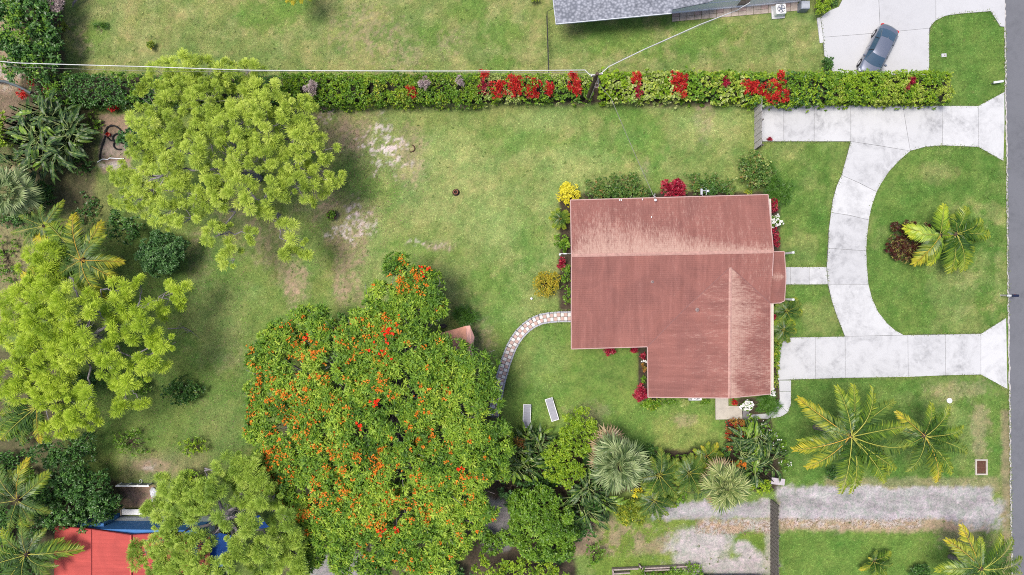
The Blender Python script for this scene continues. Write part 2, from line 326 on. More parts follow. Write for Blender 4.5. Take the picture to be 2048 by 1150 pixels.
# ------------------------------------------------------------------ ground colour map (in photo pixels, z = 0)
C_LAWN = np.array([.122, .172, .046]); C_DRY = np.array([.220, .226, .092]); C_LUSH = np.array([.066, .116, .024]); C_BROWN = np.array([.25, .185, .135])
C_SAND = np.array([.40, .36, .35]); C_GRAVEL = np.array([.29, .28, .295]); C_SOIL = np.array([.038, .030, .022]); C_MULCH = np.array([.22, .155, .12]); C_DARKG = np.array([.070, .105, .030])
C_LIGHT = np.array([.182, .226, .080])
def ground_colour(PX, PY):
    n1 = vnoise(None, PX, PY, 1 / 70., 1, 5); n2 = vnoise(None, PX, PY, 1 / 22., 2, 5, .6); n3 = vnoise(None, PX, PY, 1 / 8., 3, 4, .7); n4 = vnoise(None, PX, PY, 1 / 120., 4, 4); n5 = vnoise(None, PX, PY, 1 / 7., 8, 3, .7)
    col = np.empty(PX.shape + (3,)); col[:] = C_LAWN
    def mix(c, wgt): 
        nonlocal col
        col = col * (1 - wgt[..., None]) + c * wgt[..., None]
    def g(x, y, rx, ry=None, rag=.55):
        ry = ry or rx; d = np.sqrt(((PX - x) / rx) ** 2 + ((PY - y) / ry) ** 2)
        return sstep(1.3, .5, d + (n2 - .5) * 2.4 * rag + (n3 - .5) * rag * 2.2)
    def rect(x0, y0, x1, y1, soft=8, rag=0):
        n = (n2 - .5) * rag * 2 + (n3 - .5) * rag * 1.4
        return sstep(x0 - soft, x0 + soft, PX + n) * sstep(x1 + soft, x1 - soft, PX + n) * sstep(y0 - soft, y0 + soft, PY + n) * sstep(y1 + soft, y1 - soft, PY + n)
    big = sstep(.35, .65, n4); md = sstep(.42, .62, n2)
    # north strip: dry olive lawn
    mix(C_DRY * .92, rect(120, -200, 1650, 150, 10) * (.35 + .5 * md)); mix(C_DARKG * 1.5, rect(120, -200, 1650, 150, 10) * sstep(.52, .66, n1) * .55)
    for x, y, r_ in ((540, 30, 60), (570, 15, 40), (1000, 70, 50), (860, 70, 40), (940, 20, 40), (1250, 70, 90), (1400, 70, 80), (180, 70, 45), (1000, 130, 40)): mix(C_LAWN * np.array([.75, .95, .7]), g(x, y, r_, r_ * .6) * .7)
    for x, y, r_ in ((150, 60, 22), (165, 95, 22), (200, 60, 12), (900, 85, 30), (800, 100, 50), (1140, 40, 15), (720, 60, 60)): mix(C_BROWN * 1.1, g(x, y, r_) * .4 * sstep(.42, .58, n5))
    # back yard
    mix(C_LIGHT, rect(700, 210, 1500, 640, 40) * (.25 + .55 * big)); mix(C_DRY, rect(620, 210, 1500, 660, 40) * md * .32)
    for x, y, rx, ry in ((1050, 280, 90, 30), (1180, 300, 50, 30), (1300, 310, 30, 60), (1230, 225, 60, 20), (1000, 600, 40, 60), (960, 560, 40, 30), (1060, 480, 40, 60), (1270, 260, 60, 60), (830, 500, 80, 30), (640, 620, 60, 30), (760, 380, 50, 20)):
        mix(C_LAWN * np.array([.72, 1.0, .75]), g(x, y, rx, ry) * .55)
    for x, y, rx, ry in ((1130, 400, 60, 60), (1080, 240, 60, 25), (1150, 320, 70, 30), (980, 440, 60, 50), (1040, 640, 40, 30), (1400, 250, 60, 25), (900, 300, 60, 40), (430, 640, 60, 80), (470, 590, 50, 40)): mix(C_LIGHT * 1.12, g(x, y, rx, ry) * .6)
    mix(C_BROWN, rect(560, 205, 760, 640, 30) * sstep(.45, .62, n1) * (.25 + .45 * sstep(.42, .58, n5)))
    for x, y, rx, ry, a in ((690, 270, 50, 40, .75), (820, 310, 35, 60, .6), (700, 440, 50, 45, .7), (640, 230, 50, 18, .8), (890, 210, 60, 8, .8), (590, 560, 25, 50, .75), (680, 590, 16, 30, .8), (540, 480, 40, 60, .5), (395, 520, 30, 50, .8), (470, 430, 50, 80, .45), (640, 400, 40, 40, .6), (880, 490, 30, 12, .8), (1400, 205, 25, 12, .8), (1410, 240, 20, 40, .4), (1290, 340, 12, 25, .6), (1060, 650, 25, 12, .6), (960, 700, 30, 60, .5), (440, 720, 40, 20, .7), (460, 700, 25, 50, .5), (120, 480, 60, 60, .5), (1140, 205, 40, 8, .6), (1320, 210, 60, 8, .5)):
        mix(C_BROWN * 1.15, g(x, y, rx, ry) * a * (.35 + .65 * sstep(.40, .60, n5)))
    for x, y, rx, ry, a in ((768, 285, 22, 30, 1), (770, 310, 22, 22, .9), (745, 285, 12, 14, .5), (800, 335, 18, 10, .6), (650, 233, 28, 9, .6), (700, 445, 22, 30, .8), (690, 470, 10, 10, 1), (665, 470, 12, 8, .7), (740, 455, 10, 18, .7), (705, 425, 14, 12, .6), (880, 490, 18, 6, .5), (830, 487, 10, 6, .5)):
        w_ = g(x, y, rx * 1.3, ry * 1.3, 1.0) * sstep(.46, .64, n5) * .85; mix(C_SAND * np.array([1.15, 1.12, 1.15]), w_ * a)
    # south lawn
    mix(C_LAWN * np.array([.88, 1.02, .85]), rect(1000, 640, 1450, 930, 14) * .8); mix(C_LIGHT * np.array([1, .95, .8]), g(1370, 870, 70, 40) * .7); mix(C_LIGHT, g(1080, 720, 60, 60) * .35); mix(C_DARKG * 1.3, g(1230, 740, 70, 40) * .35)
    mix(C_BROWN * 1.2, g(1180, 830, 40, 25) * .35); mix(C_BROWN * 1.2, g(1370, 840, 25, 14) * .45)
    # front lawns: cut, deep green
    front = np.clip(rect(1545, 285, 1660, 530, 5) + rect(1700, 285, 2020, 680, 5) + rect(1560, 560, 1700, 680, 5) + rect(1550, 755, 2025, 975, 6) + rect(1850, 20, 2015, 215, 4), 0, 1)
    mix(C_LUSH * np.array([1.10, 1.18, 1.2]), front * .92); mix(C_LAWN * 1.1, front * md * .25); mix(C_DRY * .9, g(1870, 345, 40, 22) * .45); mix(C_DRY * .9, front * rect(1900, 400, 2015, 640, 20) * sstep(.5, .65, n2) * .5); mix(C_DRY, front * sstep(.58, .72, n1) * .3)
    mix(C_BROWN * 1.3, g(1960, 860, 18, 60) * .4); mix(C_BROWN * 1.3, g(1925, 780, 60, 20) * .3)
    mix(C_LUSH * 1.35, rect(1560, 1060, 1990, 1300, 10) * .9); mix(C_BROWN, g(1920, 1070, 60, 30) * .5)
    # road verge
    mix(C_BROWN * .9, rect(2004, 820, 2024, 1200, 5, 4) * .65)
    # far left: weeds, leaf litter
    mix(C_BROWN * np.array([.75, .85, .7]), rect(-200, 430, 60, 650, 14, 14) * .75); mix(C_MULCH * 1.2, rect(-200, 40, 45, 260, 12, 18) * .85); mix(C_SAND, g(10, 150, 40, 30, .9) * sstep(.45, .6, n3) * .7)
    mix(C_LAWN * np.array([.7, .8, .75]), rect(200, 480, 500, 960, 30) * .65); mix(C_LIGHT * .85, g(430, 640, 60, 90) * .55); mix(C_LIGHT * .8, g(440, 850, 50, 60) * .5); mix(C_LAWN * .6, rect(110, 210, 240, 460, 14, 10) * .5); mix(C_BROWN * .8, rect(130, 360, 230, 470, 14, 14) * .15)
    mix(C_MULCH, rect(200, 228, 262, 345, 7, 8) * .9); mix(C_SAND * .75, rect(200, 272, 262, 312, 8, 6) * .35); mix(C_SAND, g(232, 330, 26, 9, .6) * .8)
    mix(C_BROWN, g(310, 930, 40, 14) * .7); mix(C_SAND * .9, g(300, 933, 16, 10, .8) * sstep(.45, .6, n3) * .8); mix(C_BROWN * .8, rect(240, 905, 420, 965, 16, 10) * .35)
    mix(C_MULCH * 1.1, rect(240, 970, 310, 1016, 4) * 1.0)
    mix(C_SOIL * 1.4, rect(-200, 960, 250, 1300, 12, 12) * .9); mix(C_SOIL * 2.2, rect(60, 200, 190, 420, 8, 8) * .7); mix(C_SOIL * 2, rect(-200, 180, 80, 450, 8, 14) * .6)
    mix(C_SOIL * 2, rect(-200, 700, 130, 960, 8, 14) * .8); mix(C_SOIL * 1.5, rect(40, -200, 128, 205, 5, 5) * .9)
    # soil under hedges and beds
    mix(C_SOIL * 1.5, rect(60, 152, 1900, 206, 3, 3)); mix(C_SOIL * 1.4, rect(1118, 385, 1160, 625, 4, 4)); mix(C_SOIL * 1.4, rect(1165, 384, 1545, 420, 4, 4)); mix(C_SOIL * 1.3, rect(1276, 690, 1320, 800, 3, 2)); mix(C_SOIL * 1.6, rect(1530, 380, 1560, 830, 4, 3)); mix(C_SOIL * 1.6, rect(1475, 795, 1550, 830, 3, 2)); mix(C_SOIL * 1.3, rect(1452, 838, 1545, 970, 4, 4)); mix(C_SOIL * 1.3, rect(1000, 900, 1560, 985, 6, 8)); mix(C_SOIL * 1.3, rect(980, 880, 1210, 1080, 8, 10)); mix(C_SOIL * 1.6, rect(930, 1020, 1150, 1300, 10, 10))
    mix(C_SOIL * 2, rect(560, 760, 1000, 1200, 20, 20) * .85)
    # patch of grass and sand south of the track
    mix(C_LAWN * np.array([.9, .95, .7]), rect(1190, 1040, 1545, 1300, 5, 5)); mix(C_BROWN, rect(1150, 1040, 1340, 1110, 10, 12) * sstep(.45, .6, n2) * .7); mix(C_BROWN * .9, rect(1140, 1035, 1190, 1110, 6, 8) * .8)
    for x, y, rx, ry, a in ((1400, 1090, 75, 36, 1), (1470, 1135, 70, 24, 1), (1390, 1120, 50, 24, 1), (1485, 1095, 20, 18, 1), (1505, 1120, 26, 22, 1), (1430, 1075, 40, 20, .7), (1345, 1095, 22, 14, .6)):
        mix(C_GRAVEL * np.array([1.08, 1.04, 1.0]), g(x, y, rx, ry, .35) * a)
    mix(C_SAND * .8, rect(1395, 1040, 1545, 1066, 5, 8) * sstep(.42, .52, n3)); mix(C_BROWN * 1.3, rect(1395, 1040, 1545, 1066, 5, 8) * sstep(.55, .46, n3) * .9); mix(C_SAND * .8, rect(1530, 1040, 1545, 1160, 3, 3) * .7)
    # gravel tracks
    tr = np.clip(rect(1556, 975, 1985, 1040, 5, 8) + rect(1300, 1005, 1548, 1036, 5, 10) + g(1960, 1030, 50, 30, .5) + rect(960, 1005, 1160, 1150, 8, 10) * .0, 0, 1)
    mix(C_BROWN * 1.25, rect(1556, 1030, 1980, 1062, 6, 8) * .85); mix(C_SAND * .9, rect(1556, 1036, 1850, 1056, 5, 6) * sstep(.48, .60, n3) * .8); mix(C_BROWN * 1.1, rect(1650, 955, 2000, 985, 5, 8) * .45)
    mix(C_GRAVEL, tr); mix(C_GRAVEL * .72, tr * sstep(.50, .68, vnoise(None, PX * .35, PY * 1.6, 1 / 28., 9, 5, .65)) * .75); mix(C_GRAVEL * 1.18, tr * sstep(.58, .72, n2) * .5)
    s2 = np.clip(rect(965, 1000, 1020, 1100, 8, 8) + rect(600, 1110, 730, 1300, 8, 12), 0, 1); mix(C_GRAVEL * .75, s2 * .9)
    dout = np.maximum(np.maximum(-60 - PX, PX - 2300), np.maximum(-60 - PY, PY - 1210)); wo = sstep(0, 160, dout + (n2 - .5) * 120); mix(C_LAWN * .95, wo * .92); mix(C_LIGHT, wo * big * .5); mix(C_DARKG * 1.3, wo * sstep(.5, .7, n1) * .5); track_w = 1 - wo
    n6 = vnoise(None, PX, PY, 1 / 11., 12, 4, .65); n7 = vnoise(None, PX + PY * .3, PY, 1 / 34., 13, 4, .6); soilish = col[..., 0] > col[..., 1]
    hue = np.stack([np.ones_like(n6) * 1.0 + (n7 - .5) * .75, 1.0 + (n7 - .5) * .28, 1.0 + (n7 - .5) * .5], -1); col = col * np.where(soilish[..., None], 1, hue)
    col *= (0.80 + .64 * n6)[..., None] * (0.90 + .2 * n2)[..., None]
    track = np.clip(tr, 0, 1)
    return np.clip(col, .01, .8), track
def axis(a, b, st, far):
    v = list(np.arange(a, b + st / 2, st)); return np.array([-far, -far * .4, a - 40, a - 12, a - 3] + v + [b + 3, b + 12, b + 40, far * .4, far])
gx = axis(-45.5, 45.5, .17, 900.); gy = axis(-26.5, 26.5, .17, 900.)
GX, GY = np.meshgrid(gx, gy); nx, ny = len(gx), len(gy)
col, track = ground_colour(GX * S + 1024, 575 - GY * S)
GZ = (vnoise(None, GX + 100, GY + 100, .5, 11, 3) - .5) * .035 - .02; GZ[(abs(GX) > 50) | (abs(GY) > 30)] = -.02
idx = np.arange(nx * ny).reshape(ny, nx)
Q = np.stack([idx[:-1, :-1], idx[:-1, 1:], idx[1:, 1:], idx[1:, :-1]], -1).reshape(-1, 4)
tq = (track[:-1, :-1] + track[1:, 1:]).reshape(-1) / 2 > .55
def sheet(name, Qs, mat, dz=0.0):
    used, inv = np.unique(Qs.ravel(), return_inverse=True)
    P = np.stack([GX.ravel()[used], GY.ravel()[used], GZ.ravel()[used] + dz], 1)
    me = bpy.data.meshes.new(name); me.vertices.add(len(P)); me.vertices.foreach_set('co', P.ravel().astype(np.float32))
    me.loops.add(len(inv)); me.loops.foreach_set('vertex_index', inv.astype(np.int32))
    me.polygons.add(len(Qs)); me.polygons.foreach_set('loop_start', np.arange(0, len(inv), 4, dtype=np.int32)); me.update(calc_edges=True)
    a = me.attributes.new('albedo', 'FLOAT_COLOR', 'POINT'); cc = col.reshape(-1, 3)[used]
    a.data.foreach_set('color', np.concatenate([cc, np.ones((len(cc), 1))], 1).astype(np.float32).ravel())
    me.polygons.foreach_set('use_smooth', np.ones(len(Qs), dtype=bool)); me.materials.append(mat)
    return obj(name, me)
tag(sheet('ground', Q[~tq], M['ground']), 'lawns, beds and bare soil around the houses', kind='structure')
tag(sheet('gravel_track', Q[tq], M['ground']), 'pale grey gravel track between the lawns', kind='structure')

# grass blades standing on the lawn (nobody could count them)
nb = 330000
bx = rng.uniform(-44.5, 44, nb); by = rng.uniform(-25.2, 25.2, nb); bc, btr = ground_colour(bx * S + 1024, 575 - by * S)
keep = (bc[:, 1] > bc[:, 0] * .98) & (btr < .3) & (bc[:, 1] > .07) & (bx * S + 1024 < 2010)
conc_px = [(1520, 205, 1965, 287), (1650, 287, 1830, 680), (1550, 664, 2020, 764), (1955, 175, 2030, 335), (1955, 630, 2030, 785), (1560, 528, 1670, 574), (1638, -50, 1863, 145), (1850, -50, 2020, 30), (1530, 755, 1590, 842), (1425, 795, 1505, 860), (1130, 380, 1575, 800), (1060, -40, 1660, 48)]
Bpx, Bpy = bx * S + 1024, 575 - by * S
for x0, y0, x1, y1 in conc_px:
    ins = (Bpx > x0) & (Bpx < x1) & (Bpy > y0) & (Bpy < y1)
    if (x0, y0) == (1650, 287): ins &= (np.abs(Bpx - (1653 + ((Bpy - 535) / 138.) ** 2 * 36) - 40) < 46) | (Bpy < 330) | (Bpy > 640)
    keep &= ~ins
bx, by, bc = bx[keep], by[keep], bc[keep]; nb = len(bx)
ang = rng.uniform(0, 6.283, nb); Lb = rng.uniform(.06, .20, nb); lean = rng.uniform(.5, 1.2, nb)
base = np.stack([bx, by, np.full(nb, -.012)], 1); d = np.stack([np.cos(ang), np.sin(ang), np.zeros(nb)], 1); s_ = np.stack([-np.sin(ang), np.cos(ang), np.zeros(nb)], 1)
Wb = rng.uniform(.012, .028, nb)[:, None]; tip = base + d * (Lb * lean)[:, None] + np.array([0, 0, 1]) * (Lb * .32)[:, None]
V = np.stack([base - s_ * Wb, base + s_ * Wb, tip], 1)
bc2 = np.clip(bc * rng.uniform(.70, 2.1, (nb, 1)) * rng.uniform(.95, 1.05, (nb, 3)), 0, .7)
tag(obj('grass', quads('grass', V, 3, M['blade'], color=bc2)), 'short grass blades of the lawns', 'grass', kind='stuff')

# ------------------------------------------------------------------ road, drives, paths
def xy(p, z=0.0): v = at(p[0], p[1], z); return (v.x, v.y)
mb = MB(); edge = [(2009, -900), (2009, 0), (2011, 180), (2014, 330), (2016, 600), (2019, 800), (2021, 980), (2024, 1150), (2030, 2050)]
pts = []
for i in range(len(edge) - 1):
    n = 40
    for k in range(n):
        t = k / n; pts.append((edge[i][0] * (1 - t) + edge[i + 1][0] * t + random.uniform(-1.0, 1.0), edge[i][1] * (1 - t) + edge[i + 1][1] * t))
pts.append(edge[-1])
V = [(*xy(p), .018) for p in pts] + [(xy(p)[0] + 7.2, xy(p)[1], .018) for p in pts]; n = len(pts)
Vb = [(a, b, -.2) for a, b, c in V]
F = [(i, i + 1, n + i + 1, n + i) for i in range(n - 1)] + [(2 * n + i, 2 * n + i + 1, i + 1, i) for i in range(n - 1)]
tag(obj('road', mesh('road', V + Vb, F, M['asphalt'])), 'grey asphalt street along the right edge', kind='structure')
# pale worn edge of the road
mb = MB(); m2 = [p for p in pts if -60 < p[1] < 1250]; 
V = [(xy(p)[0] - .06, xy(p)[1], .024) for p in m2] + [(xy(p)[0] + random.uniform(.02, .10), xy(p)[1], .024) for p in m2]; n = len(m2)
tag(obj('road_edge', mesh('road_edge', V, [(i, i + 1, n + i + 1, n + i) for i in range(n - 1)], plain('broken_road_edge', (.38, .36, .35), .95, var=.35, scale=5))), kind='structure')

def slabs(root, polys, mat, z=.055, name='slab', inset=.012):
    for P in polys:
        W = [Vector(xy(p)) for p in P]; c = sum(W, Vector((0, 0))) / len(W)
        Wn = [p + (c - p).normalized() * inset * 1.3 for p in W]
        mb = MB(); mb.prism([(p.x, p.y) for p in Wn], -.06, z - .006)
        top = [p + (c - p).normalized() * .010 for p in Wn]; mb.prism([(p.x, p.y) for p in top], z - .006, z)
        mb.build(name, mat, root)
def bed(root, P, z=.028, name='joint_bed'):
    mb = MB(); mb.prism([xy(p) for p in P], -.07, z); mb.build(name, M['joint'], root)
outer = [(1701, 283), (1692, 316), (1683, 349), (1673, 372), (1665, 400), (1661.7, 425), (1657, 460), (1655, 496.5), (1653, 533), (1655, 568), (1663.4, 602.5), (1674, 634), (1689.5, 673)]
inner = [(1820, 302), (1799, 320), (1778, 342.5), (1761, 368.6), (1752, 385), (1743.4, 411), (1737.5, 439), (1733.7, 474), (1732, 502), (1733.7, 533), (1736.4, 568), (1743.4, 596), (1755.6, 623.4), (1774.7, 647.7), (1790, 661), (1806, 669.5)]
def cut(pl, y0, y1): return [p for p in pl if y0 - .1 <= p[1] <= y1 + .1]
drive = thing('driveway', None, None, at(1750, 480)); tag(drive, 'white horseshoe concrete driveway of the red roofed house', kind='structure')
bed(drive, [(1524, 211), (1956, 212), (1956, 294), (1885, 291), (1850, 294), (1820, 302)] + inner[1:] + [(1814, 669.5), (1961, 667), (1961, 749), (1690, 756), (1556, 760), (1558, 675), (1689.5, 673)] + outer[::-1][1:] + [(1524, 283)])
slabs(drive, [
    [(1520, 211), (1566, 211), (1566, 283), (1522, 283)], [(1566, 211), (1628, 211), (1628, 283), (1566, 283)], [(1628, 211), (1701, 211), (1701, 283), (1628, 283)],
    [(1701, 211), (1805, 211.5), (1812, 255), (1820, 302), (1760, 292), (1701, 283)], [(1805, 211.5), (1883.5, 211.7), (1884.5, 291), (1850, 294), (1820, 302), (1812, 255)],
    [(1883.5, 211.7), (1956, 212), (1956, 294), (1884.5, 291)], [(1956, 212), (2008, 184), (2008.5, 250), (2006, 322), (1956, 294)],
    [(1701, 283), (1760, 292), (1820, 302), (1799, 320), (1778, 342.5), (1761, 368.6), (1753, 384), (1718, 366), (1682.5, 350.5), (1692, 316)],
    [(1682.5, 350.5), (1718, 366), (1753, 384), (1743.4, 411), (1737.5, 440), (1700, 431), (1661.7, 425), (1665, 400), (1673, 372)],
    [(1661.7, 425), (1700, 431), (1737.5, 440), (1733.7, 474), (1732, 501.7), (1656, 496.5), (1657, 460)],
    [(1656, 496.5), (1732, 501.7), (1733.7, 533), (1736.4, 568.5), (1656, 568.5), (1653, 533)],
    [(1656, 568.5), (1736.4, 568.5), (1743.4, 596), (1755.6, 623.4), (1774.7, 647.7), (1790, 661), (1806, 669.8), (1689.5, 673), (1674, 634), (1663.4, 602.5)],
    [(1559, 675.5), (1630, 674), (1630.4, 757.5), (1555.6, 759.7), (1554, 712)], [(1630, 674), (1689.7, 672.8), (1690, 755.5), (1630.4, 757.5)], [(1689.7, 672.8), (1815, 670), (1816, 753.8), (1690, 755.5)],
    [(1815, 670), (1890, 668.8), (1890.5, 750.5), (1816, 753.8)], [(1890, 668.8), (1961, 667.6), (1961, 749), (1890.5, 750.5)], [(1961, 667.6), (2011.5, 636), (2013, 706), (2014, 778), (1961, 749)]], M['conc'])
walk = thing('footpath', None, None, at(1610, 552)); tag(walk, 'short slab footpath from the porch to the driveway', kind='structure')
bed(walk, [(1562, 534), (1653, 534), (1656, 568.5), (1562, 569)])
slabs(walk, [[(1562, 534), (1580.7, 534), (1580.7, 569), (1562, 569)], [(1580.7, 534), (1618, 534), (1618, 569), (1580.7, 569)], [(1618, 534), (1652.5, 534), (1655.5, 568.8), (1618, 569)]], M['conc'])
side = thing('side_path', None, None, at(1570, 790)); tag(side, 'curved concrete path beside the grassy bush', kind='structure')
slabs(side, [[(1557, 760.5), (1582, 760.5), (1581.7, 783), (1558.5, 783)], [(1558.5, 783), (1581.7, 783), (1581.7, 809), (1575, 825), (1556, 806), (1559, 798)], [(1556, 806), (1575, 825), (1562, 833), (1535, 838), (1500, 836), (1504, 829), (1530, 827), (1545, 820)]], M['conc'])
patio = thing('patio', None, None, at(1457, 820)); tag(patio, 'tan concrete stoop slab below the south eave', kind='structure')
slabs(patio, [[(1430, 790), (1456, 790), (1456, 811), (1483, 812), (1484.5, 838), (1430.5, 839)]], M['conctan'], .09)
slabs(patio, [[(1485, 818), (1498, 818), (1498, 852), (1485, 848)]], plain('dark_concrete', (.17, .16, .17), .9), .05)
nd = thing('driveway', None, None, at(1750, 60)); tag(nd, 'neighbouring wide concrete driveway with the parked car', kind='structure')
P0 = [(1641, 34), (1660, 21), (1677, 14), (1684, 0), (1684, -60), (2009, -60), (2009, 54), (2000.7, 53), (1981.6, 22.6), (1917, 27.8), (1889.5, 32), (1872, 40), (1861.6, 52), (1858, 69.5), (1858, 146), (1669, 146), (1648, 111)]
bed(nd, P0)
slabs(nd, [[(1641, 34), (1660, 21), (1677, 14), (1684, 0), (1684, -60), (1757, -60), (1757, 0), (1760, 66), (1646, 75)], [(1757, -60), (1871, -60), (1871, 41), (1861.6, 52), (1858, 57), (1760, 66), (1757, 0)],
           [(1871, -60), (2009, -60), (2009, 54), (2000.7, 53), (1981.6, 22.6), (1917, 27.8), (1889.5, 32), (1871, 41)], [(1646, 75), (1760, 66), (1858, 57), (1858, 150), (1668, 150), (1648, 111)]], M['conc2'])
slabs(nd, [[(1633, 36), (1640, 35), (1647, 86), (1639, 87)]], M['conc'], .08, 'kerb')

# curved paver path in the back garden
pv = thing('paver_path', None, None, at(1040, 690)); tag(pv, 'curved garden path of pink and white pavers', kind='structure')
cl = [(1142, 633.5), (1120, 633.5), (1100, 635), (1082, 638), (1066, 645), (1052, 655), (1040, 667), (1030, 681), (1022, 696), (1016, 712), (1010, 728), (1006, 743), (1001, 760), (997, 778), (994, 796), (990, 815), (986, 835)]
cw = [Vector(xy(p)) for p in cl]; seg = [(cw[i + 1] - cw[i]).length for i in range(len(cw) - 1)]; tot = sum(seg)
def along(s):
    i = 0
    while i < len(seg) - 1 and s > seg[i]: s -= seg[i]; i += 1
    a, b = cw[i], cw[i + 1]; d0 = (b - a).normalized(); return a + d0 * s, d0
M['pv_w'] = plain('white_paver', (.62, .59, .56), .9); M['pv_p'] = plain('pink_paver', (.46, .32, .28), .9); M['pv_g'] = plain('grey_edging_paver', (.36, .36, .40), .9)
mb = MB(); L_a = []; R_a = []
for k in range(61):
    p, d = along(tot * k / 60); n_ = Vector((-d.y, d.x)); L_a.append(p + n_ * .47); R_a.append(p - n_ * .47)
mb.V = [(p.x, p.y, .018) for p in L_a + R_a]; mb.F = [(61 + k, 61 + k + 1, k + 1, k) for k in range(60)]; mb.M = [0] * 60; mb.build('joint_bed', M['joint'], pv)
shapes = {}
def shared(key, fn, mat):
    if key not in shapes: b_ = MB(); fn(b_); shapes[key] = mesh(key, b_.V, b_.F, mat)
    return shapes[key]
def inst(name, me, parent, loc, rz=0.0, scale=None, rot=None):
    o = bpy.data.objects.new(name, me); link(o, parent); o.location = Vector(loc) - (Vector(parent.location) if parent else Vector()); o.rotation_euler = rot or (0, 0, rz)
    if scale: o.scale = scale
    return o
step = .30; rows = int(tot / step)
for k in range(rows):
    p, d = along((k + .5) * step); n_ = Vector((-d.y, d.x)); a = math.atan2(d.y, d.x)
    for sgn in (-1, 1):
        q = p + n_ * .40 * sgn; inst('edging_paver', shared('edging_paver', lambda b: b.box((0, 0, 0), (.285, .13, .06), bev=.008), M['pv_g']), pv, (q.x, q.y, .03 + random.uniform(0, .006)), a + random.uniform(-.02, .02))
    for sgn in (-1, 1):
        q = p + n_ * .165 * sgn; white = (k + (sgn > 0)) % 2 == 0
        inst('paver', shared('white_paver' if white else 'pink_paver', lambda b: b.box((0, 0, 0), (.28, .31, .06), bev=.03), M['pv_w'] if white else M['pv_p']), pv, (q.x, q.y, .03 + random.uniform(0, .006)), a)

# ------------------------------------------------------------------ the red roofed house
house = thing('house', 'L-shaped house under a weathered dusty red roof', 'house', at(1340, 600))
def roof_plane(name, P, ridge, mat, wearfn, parent, sub=.45, extra=None):
    """P: (px, py, z) corners; ridge: two of them (a, b) giving the ridge direction"""
    W = [at(*p) for p in P]; a, b = at(*ridge[0]), at(*ridge[1]); u = (b - a); u.z = 0; u.normalize()
    n_ = Vector((0, 0, 0))
    for i in range(1, len(W) - 1): n_ += (W[i] - W[0]).cross(W[i + 1] - W[0])
    n_.normalize()
    if n_.z < 0: n_ = -n_; W = W[::-1]
    v = n_.cross(u); 
    if v.z > 0: v = -v                                  # v runs down the slope
    c = sum(W, Vector()) / len(W)
    import bmesh
    bm = bmesh.new(); vs = [bm.verts.new(p) for p in W]; f = bm.faces.new(vs)
    bmesh.ops.triangulate(bm, faces=[f])
    for _ in range(5): bmesh.ops.subdivide_edges(bm, edges=[e for e in bm.edges if e.calc_length() > sub * 1.6], cuts=1, use_grid_fill=False)
    bmesh.ops.triangulate(bm, faces=bm.faces[:])
    uvl = bm.loops.layers.uv.new('UVMap'); wl = bm.verts.layers.float.new('wear')
    for vv in bm.verts: vv[wl] = wearfn(vv.co, (vv.co - a).dot(u), (vv.co - a).dot(v))
    for ff in bm.faces:
        for l in ff.loops: l[uvl].uv = ((l.vert.co - a).dot(u), (l.vert.co - a).dot(v))
    bmesh.ops.extrude_face_region(bm, geom=[]) if False else None
    me = bpy.data.meshes.new(name); bm.to_mesh(me); bm.free(); me.materials.append(mat)
    if me.polygons[0].normal.z < 0: me.flip_normals()
    return obj(name, me, parent)
A = (1141, 400, 2.85); B = (1536, 389, 2.85); C = (1143, 511, 4.0); D = (1547, 503, 4.0); K = (1541, 606.5, 3.08); Lr = (1461, 534, 3.78); Vv = (1369, 618, 2.99)
bW = (1142.6, 623, 2.97); E = (1142.7, 698, 2.62); Fc = (1295, 693.5, 2.62); G = (1296, 794.5, 2.62); I = (1459, 796, 3.78); J = (1541, 788, 3.08); bS = (1367, 795.3, 2.97)
nz = lambda p, sc_=.6: (math.sin(p.x * sc_ + 1.3 * math.sin(p.y * .7)) + math.sin(p.y * sc_ * 1.7 + p.x * .9)) * .5
def w_north(p, u, v): return max(0, .60 - v * .80) + .22 - max(0, (v - 3) * .05) + .05 * nz(p) - (.14 if u > 14 else 0) * min(1, (u - 13) / 3 if u > 13 else 0)
def w_south(p, u, v): return .04 + .04 * nz(p) + (.12 if u > 12.5 else 0)
def w_east(p, u, v): return .74 if v < .55 else (.36 + .10 * nz(p, .9) - .05 * max(0, v - 1.5))
def w_west(p, u, v): return .10 + .05 * nz(p) + (.10 if v < 2.5 else 0)
def w_low(p, u, v): return .05 + .03 * nz(p)
def w_porch(p, u, v): return .55 if v < .45 else .02
rp = lambda nm, P, rg, wf: roof_plane(nm, P, rg, M['roof'], wf, house)
rp('roof_slope', [A, B, D, C], (C, D), w_north)
rp('roof_slope', [C, D, K, Lr, Vv, bW], (C, D), w_south)
rp('roof_slope', [Lr, I, bS, Vv], (Lr, I), w_west)
rp('roof_slope', [Lr, K, J, I], (Lr, I), w_east)
rp('lanai_roof', [bW, Vv, Fc, E], (C, D), w_low)
rp('lanai_roof', [Vv, bS, G, Fc], (Lr, I), w_low)
pA = (1543, 503.5, 2.75); pB = (1568.5, 503, 2.75); pC = (1540, 553, 3.42); pD = (1572, 553.5, 3.42); pE = (1540, 606, 2.8); pF = (1569, 601.5, 2.75); pG = (1560, 605.8, 2.75)
rp('porch_roof', [pA, pB, pD, pC], (pC, pD), w_porch); rp('porch_roof', [pC, pD, pF, pG, pE], (pC, pD), w_porch)
